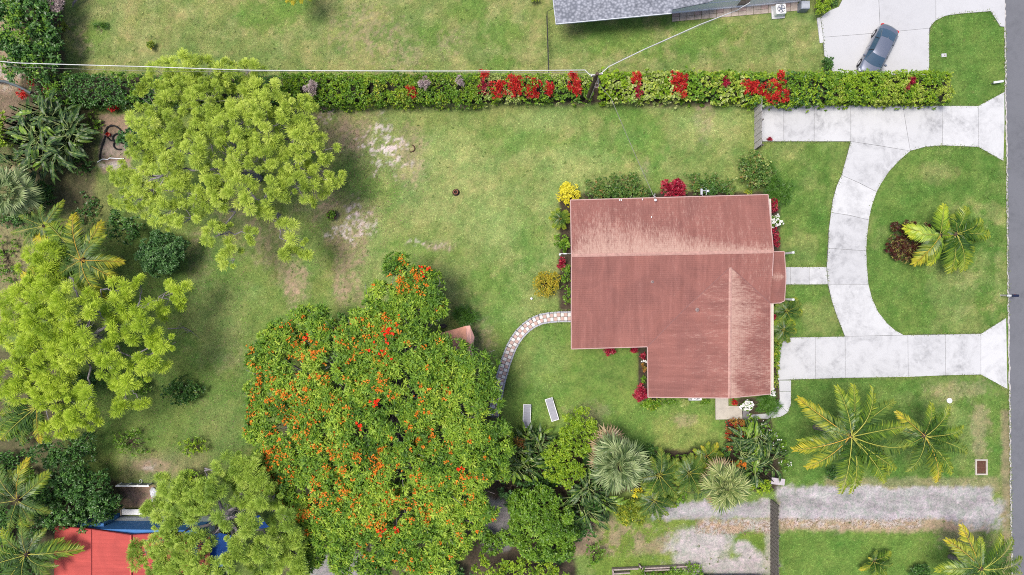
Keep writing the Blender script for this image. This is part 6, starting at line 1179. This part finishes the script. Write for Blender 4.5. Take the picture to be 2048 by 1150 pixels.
wire('thick pale overhead cable running left from the pole to the edge', [at(-40, 119, 7.2), at(38, 126, 7.2), at(300, 133.5, 7.2), at(505, 140.5, 7.2), at(900, 142, 7.3), at(1170, 140, 7.4), at(1180, 150, 7.4), J], .034, M['wire'], .05)
wire('pale overhead cable rising from the pole to the white house', [J, at(1203, 146, 7.4), at(1218, 133, 7.3), at(1290, 98, 6.6), at(1400, 49, 5.2), at(1475, 20, 3.6), at(1500, 5, 3.0)], .036, M['wire'], .04)
wire('short white cable dropping from the pole head to its ring', [at(1192, 150, 7.5), at(1194, 146, 7.4), at(1197, 167, 5.2)], .045, M['wire'], .0)
wire('thin weathered wire below the thick left cable', [at(-40, 131, 7.0), at(35, 134, 7.0), at(300, 142, 6.9), at(1170, 145, 7.2), J], .012, M['wiredark'], .05)
wire('thin grey wire above the cable to the white house', [J, at(1225, 126, 7.4), at(1500, 8, 3.4)], .012, M['wiredark'], .2)
wire('weathered service wire slanting from the pole to the red roof', [at(1197, 168, 5.2), at(1222, 196, 4.9), at(1262, 290, 4.0), at(1292, 358, 3.5), at(1310, 398, 3.4)], .020, M['wiredark'], .12)
t = thing('pipe', 'dark bent pipe lying at the left edge by the red tufts', 'pipe', at(25, 170)); b0 = Vector(t.location); mb = MB(); mb.tube([at(-20, 160, .5) - b0, at(10, 163, .6) - b0, at(35, 172, .6) - b0, at(62, 186, .5) - b0], .11, 10); mb.build('pipe_run', plain('dark_grey_pipe', (.08, .10, .11), .6), t, False)
# black wire fence to the grey roof
t = thing('wire_fence', 'low black wire fence from the hedge to the grey roof', 'fence', at(1094, 85)); b0 = Vector(t.location); a, b = at(1096.5, 148) - b0, at(1093, 34) - b0
for k in range(6): p = a.lerp(b, k / 5); mb = MB(); mb.tube([p, p + Vector((0, 0, 1.2))], .025, 6); mb.build('post', M['blackmetal'], t, False)
for z in (.05, .6, 1.2): mb = MB(); mb.tube([a + Vector((0, 0, z)), b + Vector((0, 0, z))], .018, 5); mb.build('rail', M['blackmetal'], t, False)
mb = MB(); L = (b - a).length
for k in range(int(L / .12)):
    p = a.lerp(b, k * .12 / L); mb.tube([p + Vector((0, 0, .05)), p + Vector((0, 0, 1.2))], .004, 3, cap=False)
o = mb.build('mesh_wires', M['blackmetal'], t, False); o['kind'] = 'stuff'
mb = MB(); c_ = at(1110, 25) - b0; mb.tube([b + Vector((0, 0, 1.2)), c_ + Vector((0, 0, 1.2))], .018, 5); mb.build('rail', M['blackmetal'], t, False)

# ------------------------------------------------------------------ the parked car
def car():
    t = thing('parked_car', 'dark grey saloon car parked nose to the hedge', 'car', at(1752, 100)); 
    a = at(1779, 55, .6); b = at(1731, 151, .6); d = (b - a); L = 4.65; W = 1.82; t.location = ((a + b) / 2).to_tuple()[:2] + (.058,); t.rotation_euler[2] = math.atan2(d.y, d.x)
    paint = base_mat('dark_grey_car_paint', .28, .5); m, tr, bs = paint; bs.inputs['Base Color'].default_value = (.22, .24, .30, 1); bs.inputs['Metallic'].default_value = .65; bs.inputs['Coat Weight'].default_value = 1.0; bs.inputs['Coat Roughness'].default_value = .04; P_ = m
    g, tg, bg_ = base_mat('tinted_car_glass', .04, .8); bg_.inputs['Base Color'].default_value = (.04, .075, .12, 1); G = g; tn = noise(tg, .9, 3, .5)
    trim = plain('black_trim', (.015, .015, .017), .5); chrome = plain('chrome', (.6, .6, .62), .2, .9); redl = plain('tail_light_red', (.45, .01, .015), .25); head = plain('headlight_glass', (.55, .57, .60), .12)
    # x: station; half width at belt; belt z; upper z (centre); upper half width
    st = [(-2.32, .58, .62, .66, .50), (-2.24, .76, .78, .84, .60), (-2.02, .86, .92, 1.00, .66), (-1.72, .89, .96, 1.05, .70), (-1.30, .905, .97, 1.26, .62), (-.85, .91, .965, 1.41, .57), (-.20, .91, .955, 1.455, .58), (.40, .91, .94, 1.44, .58), (.62, .908, .935, 1.39, .59), (1.02, .905, .93, 1.15, .68), (1.36, .90, .90, .97, .74), (1.75, .88, .84, .92, .72), (2.10, .82, .75, .83, .64), (2.27, .70, .64, .70, .54), (2.33, .55, .52, .56, .42)]
    def ring(s):
        x, w_, zb, zt, wu = s; e = .18 if abs(x) < 2.1 else .24 + (abs(x) - 2.1) * .4
        half = [(w_ * .93, e), (w_ * 1.0, e + .18), (w_ * 1.012, zb * .72), (w_ * .985, zb * .93), (w_ * .93, zb), (wu, zt - (.035 if zt > 1.1 else .02)), (wu * .55, zt)]
        bow = .20 if x > .3 else (-.16 if x < -.6 else 0)
        return [(x + bow * (.5 - (y / .9) ** 2) * (1 if abs(x) > .3 else .0), y, z) for y, z in half] + [(x + bow * .5, 0, zt + .012)] + [(x + bow * (.5 - (y / .9) ** 2), -y, z) for y, z in half[::-1]]
    rings = [ring(s) for s in st]; n = 15; groups = {}
    def put(key, quad): groups.setdefault(key, []).append(quad)
    for i in range(len(st) - 1):
        for j in range(n - 1):
            q = [rings[i][j], rings[i + 1][j], rings[i + 1][j + 1], rings[i][j + 1]]; key = 'body'
            if j in (4, 9) and 3 <= i <= 9: key = 'side_window_l' if j == 4 else 'side_window_r'
            if 5 <= j <= 8:
                if 3 <= i <= 4: key = 'rear_window'
                elif 5 <= i <= 7: key = 'roof'
                elif 8 <= i <= 9: key = 'windscreen'
                elif i >= 10: key = 'bonnet'
                elif i <= 2: key = 'boot_lid'
            put(key, q)
    mats = {'body': P_, 'roof': P_, 'bonnet': P_, 'boot_lid': P_, 'rear_window': G, 'windscreen': G, 'side_window_l': G, 'side_window_r': G}
    for key, qs in groups.items():
        import bmesh
        bm = bmesh.new(); 
        for q in qs:
            try: bm.faces.new([bm.verts.new(p) for p in q])
            except ValueError: pass
        bmesh.ops.remove_doubles(bm, verts=bm.verts, dist=.0005); bmesh.ops.recalc_face_normals(bm, faces=bm.faces)
        for f in bm.faces: f.smooth = True
        nm = key.replace('_l', '') if key.startswith('side') else key; nm = 'side_window' if key.startswith('side') else key
        me = bpy.data.meshes.new(nm); bm.to_mesh(me); bm.free(); me.materials.append(mats[key]); o = obj(nm, me, t, False)
        if key in ('body', 'roof', 'bonnet', 'boot_lid'): md = o.modifiers.new('s', 'SUBSURF'); md.levels = md.render_levels = 1; md.boundary_smooth = 'PRESERVE_CORNERS'
        if key in ('windscreen', 'rear_window', 'side_window_l', 'side_window_r'): o.location.z = .004
    mb = MB(); mb.box((0, 0, .30), (4.3, 1.60, .22), bev=.08); mb.build('underbody', trim, t, False)
    for cap, x, sg in (('rear_bumper', -2.30, -1), ('front_bumper', 2.31, 1)):
        mb = MB(); mb.box((x, 0, .42), (.12, 1.15, .26), bev=.05); mb.build(cap, P_ if sg < 0 else trim, t, False)
    for x in (-1.38, 1.42):
        for sg in (-1, 1):
            w = MB(); w.tube([(x, sg * .72, .33), (x, sg * .925, .33)], .335, 24); tyre = w.build('wheel', M['black'], t, False)
            r_ = MB(); r_.tube([(x, sg * .90, .33), (x, sg * .932, .33)], .21, 16); o = r_.build('rim', chrome, tyre, False)
            ar = MB(); V = []; 
            for k in range(13): an = math.pi * k / 12; V += [(x + .40 * math.cos(an), sg * .90, .30 + .42 * math.sin(an)), (x + .36 * math.cos(an), sg * .945, .30 + .37 * math.sin(an))]
            ar.add(V, [(2 * k, 2 * k + 2, 2 * k + 3, 2 * k + 1) for k in range(12)]); ar.build('wheel_arch', trim, t, False)
    for sg in (-1, 1):
        mb = MB(); mb.box((.98, sg * 1.0, .98), (.16, .22, .13), R(8 * sg), bev=.04); mb.tube([(1.02, sg * .88, .94), (1.0, sg * .95, .96)], .03, 6); mb.build('mirror', P_, t, False)
        mb = MB(); mb.box((-2.13, sg * .70, .76), (.20, .26, .13), R(-26 * sg), bev=.04); mb.build('tail_light', redl, t, False)
        mb = MB(); mb.box((2.10, sg * .66, .68), (.30, .24, .12), R(-22 * sg), bev=.05); mb.build('headlight', head, t, False)
        mb = MB(); mb.tube([(-1.72, sg * .875, .965), (-1.3, sg * .865, .985), (-.2, sg * .865, .975), (.62, sg * .865, .955), (1.2, sg * .86, .935)], .014, 5); mb.build('window_trim', chrome, t, False)
        mb = MB(); mb.tube([(-1.62, sg * .705, 1.07), (-1.3, sg * .635, 1.245), (-.85, sg * .585, 1.39), (-.2, sg * .592, 1.432), (.40, sg * .592, 1.418), (.62, sg * .605, 1.365), (1.02, sg * .69, 1.13), (1.30, sg * .75, .975)], .022, 5); mb.build('roof_rail', P_, t, False)
        for x in (-.62, .42): mb = MB(); mb.tube([(x - (.18 if x < 0 else -.02), sg * .89, .97), (x, sg * .60, 1.40)], .022, 5); mb.build('pillar', trim, t, False)
        for x in (-.72, .32): mb = MB(); mb.box((x, sg * .915, .80), (.2, .03, .035), bev=.01); mb.build('door_handle', chrome, t, False)
        for x in (-1.02, -.02, 1.02): mb = MB(); mb.box((x, sg * .921, .56), (.012, .006, .62)); mb.build('door_seam', trim, t, False)
    mb = MB(); 
    for y0, y1 in ((-.5, .05), (.05, .5)): mb.tube([(1.40, y0, .985), (1.28, (y0 + y1) / 2 + .1, 1.035), (1.18, y1, 1.085)], .010, 4)
    mb.build('wipers', trim, t, False)
    mb = MB(); mb.box((-2.335, 0, .58), (.02, .5, .12)); mb.build('licence_plate', M['whitep'], t, False)
    mb = MB(); mb.box((-.95, 0, 1.44), (.18, .05, .07), bev=.02); mb.build('aerial_fin', P_, t, False)
    # seats and dash seen through nothing; a pale sun shade strip on the dash
    return t
car()

# ------------------------------------------------------------------ small things
def lounger(label, p0, p1, seed):
    """p0 head end, p1 foot end in photo pixels"""
    a, b = at(*p0, .35), at(*p1, .35); d = b - a; L = 2.0; t = thing('sun_lounger', label, 'sun lounger', ((a + b) / 2).to_tuple()[:2] + (0,), 'white sun loungers on the back lawn'); t.rotation_euler[2] = math.atan2(d.y, d.x)
    for s_ in (-1, 1): mb = MB(); mb.box((0, s_ * .31, .34), (L, .06, .07), bev=.015); mb.build('side_rail', M['whitep'], t, False)
    for x in (-L / 2 + .03, L / 2 - .03): mb = MB(); mb.box((x, 0, .34), (.06, .56, .06), bev=.012); mb.build('end_rail', M['whitep'], t, False)
    sl = plain('grey_sling', (.30, .30, .34), .8); 
    for k in range(9):
        x = -.86 + k * .215; z = .36 + (.035 * max(0, 3 - k)); mb = MB(); mb.box((x, 0, z), (.211, .55, .018), bev=.002); mb.build('slat', sl, t, False)
    for x in (-.8, .8):
        for s_ in (-1, 1): mb = MB(); mb.box((x, s_ * .29, .16), (.05, .05, .32)); mb.build('leg', M['whitep'], t, False)
lounger('sun lounger standing straight, the left of the two', (1054.5, 808), (1053, 856), 1)
lounger('tilted sun lounger, the right of the two', (1097, 796), (1111, 842), 2)
t = thing('plant_pot', 'small empty terracotta pot standing alone on the lawn', 'pot', at(912, 385)); mb = MB(); mb.lathe((0, 0, 0), [(.12, 0), (.17, .28), (.20, .30), (.20, .36), (.16, .36), (.13, .20), (0, .20)], 20); mb.build('pot_body', M['terracotta'], t, False); mb = MB(); mb.lathe((0, 0, .22), [(.13, 0), (0, .01)], 16); mb.build('soil', M['soil'], t, False)
mb = MB(); mb.lathe((0, 0, .0), [(.32, .012), (.22, .02), (.12, .02)], 16); mb.build('bare_ring', M['soil'], t, False)
t = thing('edging_ring', 'broken dark metal ring lying near the sand patch', 'ring', at(822, 297)); mb = MB(); mb.tube([(.33 * math.cos(a), .30 * math.sin(a), .06) for a in np.linspace(-1.9, 1.35, 16)], .045, 8); mb.build('ring_band', M['terracotta'].copy(), t, False); t.children[0].data.materials[0] = plain('rusty_iron', (.07, .035, .025), .9)
t = thing('plant_pot', 'dark pot with a green plant, right of the largest pine', 'pot', at(666, 431)); mb = MB(); mb.lathe((0, 0, 0), [(.30, 0), (.40, .38), (.44, .38), (.44, .44), (.36, .44), (.33, .3), (0, .3)], 20); mb.build('pot_body', plain('dark_pot', (.06, .03, .025), .7), t, False)
foliage('foliage', [W2(662, 431, .6, 9, 9, .25)], 'leafy', 'mid', t, 3, .5)
t = thing('ball', 'small white ball on the lawn left of the golden shrub', 'ball', at(1063, 597)); mb = MB(); mb.lathe((0, 0, .11), [(0, -.11), (.08, -.08), (.115, 0), (.08, .08), (0, .11)], 14); mb.build('shell', M['whitep'], t, False)
# storm drain, caps, boxes
t = thing('storm_drain', 'rectangular storm drain with brown grate near the road', 'drain', at(1962, 934)); mb = MB()
for c, s_ in (((-.46, 0), (.13, 1.36)), ((.46, 0), (.13, 1.36)), ((0, .615), (.79, .13)), ((0, -.615), (.79, .13))): mb = MB(); mb.box((c[0], c[1], .02), (s_[0], s_[1], .14), bev=.01); mb.build('frame', M['conctan'], t, False)
for k in range(9): mb = MB(); mb.box((-.34 + k * .085, 0, .03), (.035, 1.08, .05)); mb.build('grate_bar', plain('rusty_grate', (.13, .06, .04), .9) if k == 0 else bpy.data.materials['rusty_grate'], t, False)
mb = MB(); mb.box((0, 0, .03), (.75, .05, .045)); mb.build('cross_bar', bpy.data.materials['rusty_grate'], t, False); mb = MB(); mb.box((0, 0, -.012), (.79, 1.1, .03)); mb.build('pit', plain('dark_pit', (.05, .02, .015), .95), t, False)
t = thing('drain_cover', 'round white cover on the front lawn by the smaller palm', 'cover', at(1898, 801)); mb = MB(); mb.lathe((0, 0, 0), [(.22, 0), (.23, .10), (.18, .15), (0, .16)], 20); mb.build('cap', M['whitep'], t, False)
t = thing('meter_box', 'small pale meter box in the upper right lawn', 'box', at(1887, 111)); mb = MB(); mb.box((0, 0, .04), (.42, .30, .10), R(4), bev=.01); mb.build('lid', M['conc2'], t, False); mb = MB(); mb.box((.05, 0, .095), (.10, .08, .02)); mb.build('lid_hole', plain('rusty_lid', (.15, .07, .06), .8), t, False)
t = thing('house_sign', 'small tilted pale marker panel by the road, upper lawn', 'sign', at(1989, 167)); mb = MB(); mb.box((0, 0, .5), (.72, .18, .05), R(6), bev=.01, tilt=.25); mb.build('panel', plain('pale_grey_panel', (.50, .52, .55), .6), t, False)
for x in (-.25, .25): mb = MB(); mb.box((x, 0, .22), (.05, .05, .45)); mb.build('post', M['steel'], t, False)
t = thing('mailbox', 'black mailbox on an arm at the road edge', 'mailbox', at(2004, 591)); mb = MB(); mb.box((-.12, .02, .5), (.13, .13, 1.0)); mb.build('post', M['wood'], t, False); mb = MB(); mb.box((.05, .0, .98), (.62, .16, .05), bev=.01); mb.build('arm', plain('pale_arm', (.45, .47, .50), .6), t, False)
mb = MB(); prof = [(-.11, 0), (.11, 0), (.11, .12), (.08, .19), (0, .22), (-.08, .19), (-.11, .12)]; V = [(.10, y, 1.0 + z) for y, z in prof] + [(.60, y, 1.0 + z) for y, z in prof]; mb.add(V, [tuple(range(6, -1, -1)), tuple(range(7, 14))] + [(i, (i + 1) % 7, 7 + (i + 1) % 7, 7 + i) for i in range(7)]); mb.build('box', plain('navy_mailbox', (.015, .02, .05), .35), t, False)
mb = MB(); mb.box((.3, .125, 1.14), (.12, .01, .04)); mb.build('flag', M['plastic_red'], t, False)
# hose coil, reel and white pipe by the corner
t = thing('garden_hose', 'coiled black garden hose on the bare corner', 'hose', at(228, 270)); b0 = Vector(t.location); P = [(199, 322), (201, 300), (206, 285), (211, 270), (213, 256), (222, 250), (234, 253), (243, 262), (247, 274), (240, 282), (230, 283), (220, 280), (212, 272), (210, 262), (216, 253), (228, 251), (240, 258)]
mb = MB(); mb.tube([at(x, y, .06 + .02 * (i % 3)) - b0 for i, (x, y) in enumerate(P)], .06, 8); P2 = [(236 + 11 * math.cos(a), 276 + 9 * math.sin(a)) for a in np.linspace(0, 6.28, 14)]; mb.tube([at(x, y, .10) - b0 for x, y in P2], .06, 8); P3 = [(238 + 11 * math.cos(a), 290 + 9 * math.sin(a)) for a in np.linspace(1.2, 5.4, 12)]; mb.tube([at(x, y, .08) - b0 for x, y in P3], .06, 8); mb.build('hose_line', M['black'], t, False)
t = thing('bucket', 'small red bucket inside the hose coil', 'bucket', at(219, 270)); mb = MB(); mb.lathe((0, 0, 0), [(.13, 0), (.17, .30), (.18, .30), (.15, .05), (0, .05)], 16); mb.build('pail', M['plastic_red'], t, False); mb = MB(); mb.tube([(.17 * math.cos(a), .17 * math.sin(a) * .3 - .12, .3) for a in np.linspace(0, 3.14, 9)], .01, 4); mb.build('handle', M['steel'], t, False)
t = thing('pipe', 'white bent pipe on the ground below the garden hose', 'pipe', at(222, 318)); b0 = Vector(t.location); mb = MB(); mb.tube([at(x, y, .08) - b0 for x, y in ((195, 324), (205, 318), (215, 319), (220, 316), (232, 317), (248, 317))], .045, 8); mb.build('pipe_run', M['whitep'], t, False)
t = thing('garden_arch', 'white curved hoop behind the silver fan palm', 'hoop', at(1207, 872)); mb = MB(); mb.tube([(.42 * math.cos(a), .42 * math.sin(a), .5) for a in np.linspace(-.3, 3.6, 18)], .035, 6); mb.lathe((0, 0, 0), [(.3, 0), (.40, .42), (.36, .42), (.28, .3), (0, .3)], 18, 1); mb.build('rim', [M['whitep'], M['terracotta']], t, False)
t = thing('gate_post', 'flat grey weathered cap on a thick post by the dark fence', 'post', at(1540, 954)); mb = MB(); mb.box((0, 0, .75), (.35, .35, 1.5)); mb.build('shaft', M['wooddark'], t, False); mb = MB(); mb.box((.1, .05, 1.55), (1.15, .55, .10), R(-8), bev=.02, tilt=-.06); mb.build('cap', plain('silver_grey_board', (.42, .38, .40), .8), t, False)
t = thing('fallen_branch', 'bare grey fallen branch on the lawn right of the lime pine', 'branch', at(375, 660)); b0 = Vector(t.location); mb = MB(); rr = random.Random(4)
pth = [at(x, y, .12) - b0 for x, y in ((335, 657), (352, 657), (368, 655), (382, 662), (397, 675))]; mb.tube(pth, [.03, .03, .025, .02, .01], 5)
for k in range(9): p = pth[rr.randint(1, 4)]; mb.tube(curve3(p, p + Vector((rr.uniform(-.9, .9), rr.uniform(-.8, .8), rr.uniform(-.05, .2))), 4, 0, .08), [.016, .013, .01, .008, .005], 4)
mb.build('twigs', M['bark_grey'], t, False)
t = thing('fallen_branch', 'dead curved palm frond stem at the top left lawn', 'branch', at(150, 6)); b0 = Vector(t.location); mb = MB(); mb.tube([at(145, 14, .15) - b0, at(147, 6, .4) - b0, at(154, -2, .6) - b0, at(170, -8, .4) - b0], [.02, .09, .11, .05], 6); mb.build('stem', M['bark_grey'], t, False)
t = thing('rock', 'brown stone half sunk beside the strap leaf clump', 'rock', at(886, 652)); mb = MB()
V = [(.38 * math.cos(a) * random.uniform(.8, 1.1), .22 * math.sin(a) * random.uniform(.8, 1.1), 0) for a in np.linspace(0, 5.9, 9)]; V2 = [(x * .7, y * .7, .18 + random.uniform(0, .06)) for x, y, z in V]; mb.add(V + V2, [tuple(range(9, 18))] + [(i, (i + 1) % 9, 9 + (i + 1) % 9, 9 + i) for i in range(9)]); mb.build('stone', plain('dark_stone', (.07, .055, .05), .9), t, False)
# fallen leaves on the bare patches
n = 9000; px_ = np.concatenate([rng.uniform(1390, 1540, 900), rng.uniform(1560, 1850, 900), rng.uniform(1150, 1340, 500), rng.normal(700, 60, n // 3), rng.uniform(60, 500, n // 3), rng.uniform(-10, 60, n // 3)]); py_ = np.concatenate([rng.uniform(1038, 1068, 900), rng.uniform(1036, 1058, 900), rng.uniform(1040, 1110, 500), rng.normal(360, 110, n // 3), rng.uniform(460, 960, n // 3), rng.uniform(60, 660, n // 3)])
P = np.stack([(px_ - 1024) / S, (575 - py_) / S, np.full(len(px_), .015)], 1); a = rng.uniform(0, 6.283, len(P)); ax = np.stack([np.cos(a), np.sin(a), np.full(len(P), .12)], 1)
V = leaves(P, ax, rng.uniform(.06, .16, len(P)), rng.uniform(.02, .045, len(P)), droop=.05); tag(obj('leaf_litter', quads('leaf_litter', V.reshape(-1, 3), 4, M['dryleaf'], rng.random(len(P)))), 'dry fallen leaves scattered on the back lawn', 'leaf litter', kind='stuff')

# grass creeping over the concrete edges, and weeds in the lawn
E = []
def edge_run(pts, dens=26, jit=.05):
    W_ = [Vector(xy(p)) for p in pts]
    for i in range(len(W_) - 1):
        a, b = W_[i], W_[i + 1]; n = int((b - a).length * dens)
        for k in range(n): p = a.lerp(b, random.random()); q = random.gauss(0, 1); E.append((p.x + random.gauss(0, jit), p.y + random.gauss(0, jit)))
for run in ([(1524, 284), (1701, 284)], outer, inner, [(1820, 302), (1850, 294), (1885, 291), (1956, 294), (2006, 322)], [(1565, 210), (1956, 211), (2008, 184)], [(1562, 533), (1653, 533)], [(1562, 570), (1656, 570)], [(1560, 674), (1689, 672)], [(1806, 669), (1961, 666.5), (2011, 635)], [(1583, 760), (1690, 757), (1816, 755), (1961, 750), (2014, 779)], [(1583, 762), (1582, 810), (1576, 826), (1560, 835), (1530, 839)],
            [(1858, 142), (1858, 70), (1862, 52), (1872, 40), (1890, 32), (1917, 27), (1981, 22), (2001, 53)], [(1641, 35), (1648, 111), (1668, 140)], [(2012, 322), (2016, 600), (2016, 634)], [(2017, 780), (2021, 980), (2024, 1150)], [(2009, 60), (2010, 182)], [(1430, 791), (1430, 839), (1484, 839)]):
    edge_run(run)
hw = [(p[0] - 0, p[1]) for p in cl]; edge_run([(p[0], p[1] - 13) for p in cl[:6]] + [(p[0] - 12, p[1] - 4) for p in cl[6:]], 30); edge_run([(p[0], p[1] + 13) for p in cl[:6]] + [(p[0] + 12, p[1] + 4) for p in cl[6:]], 30)
E = np.array(E); n = len(E); a = rng.uniform(0, 6.283, n); ax = unit(np.stack([np.cos(a), np.sin(a), rng.uniform(.2, .8, n)], 1)); P = np.concatenate([E, np.full((n, 1), .03)], 1)
V = leaves(P, ax, rng.uniform(.10, .24, n), rng.uniform(.02, .045, n), droop=.15); tag(obj('edge_grass', quads('edge_grass', V.reshape(-1, 3), 4, M['edgeg'], rng.random(n))), 'longer grass creeping over the edges of the concrete', 'grass', kind='stuff')
n = 2600; wxp = rng.uniform(120, 1995, n); wyp = rng.uniform(5, 1140, n); wc, wt = ground_colour(wxp, wyp); clump = vnoise(None, wxp, wyp, 1 / 60., 91, 3) > .50
ok = clump & (wc[:, 1] > .08) & (wt < .2)
for x0, y0, x1, y1 in conc_px: ok &= ~((wxp > x0 - 4) & (wxp < x1 + 4) & (wyp > y0 - 4) & (wyp < y1 + 4))
P = np.stack([(wxp[ok] - 1024) / S, (575 - wyp[ok]) / S, np.full(ok.sum(), .01)], 1); Nn = np.tile([0, 0, 1.0], (len(P), 1))
V, t = rosettes(P, Nn, 9, .15, .035, (45, 95), None, .4, .1, rng); tag(obj('weeds', quads('weeds', V, 4, M['edgeg'], t)), 'small broadleaf weeds scattered in the lawns', 'weeds', kind='stuff')
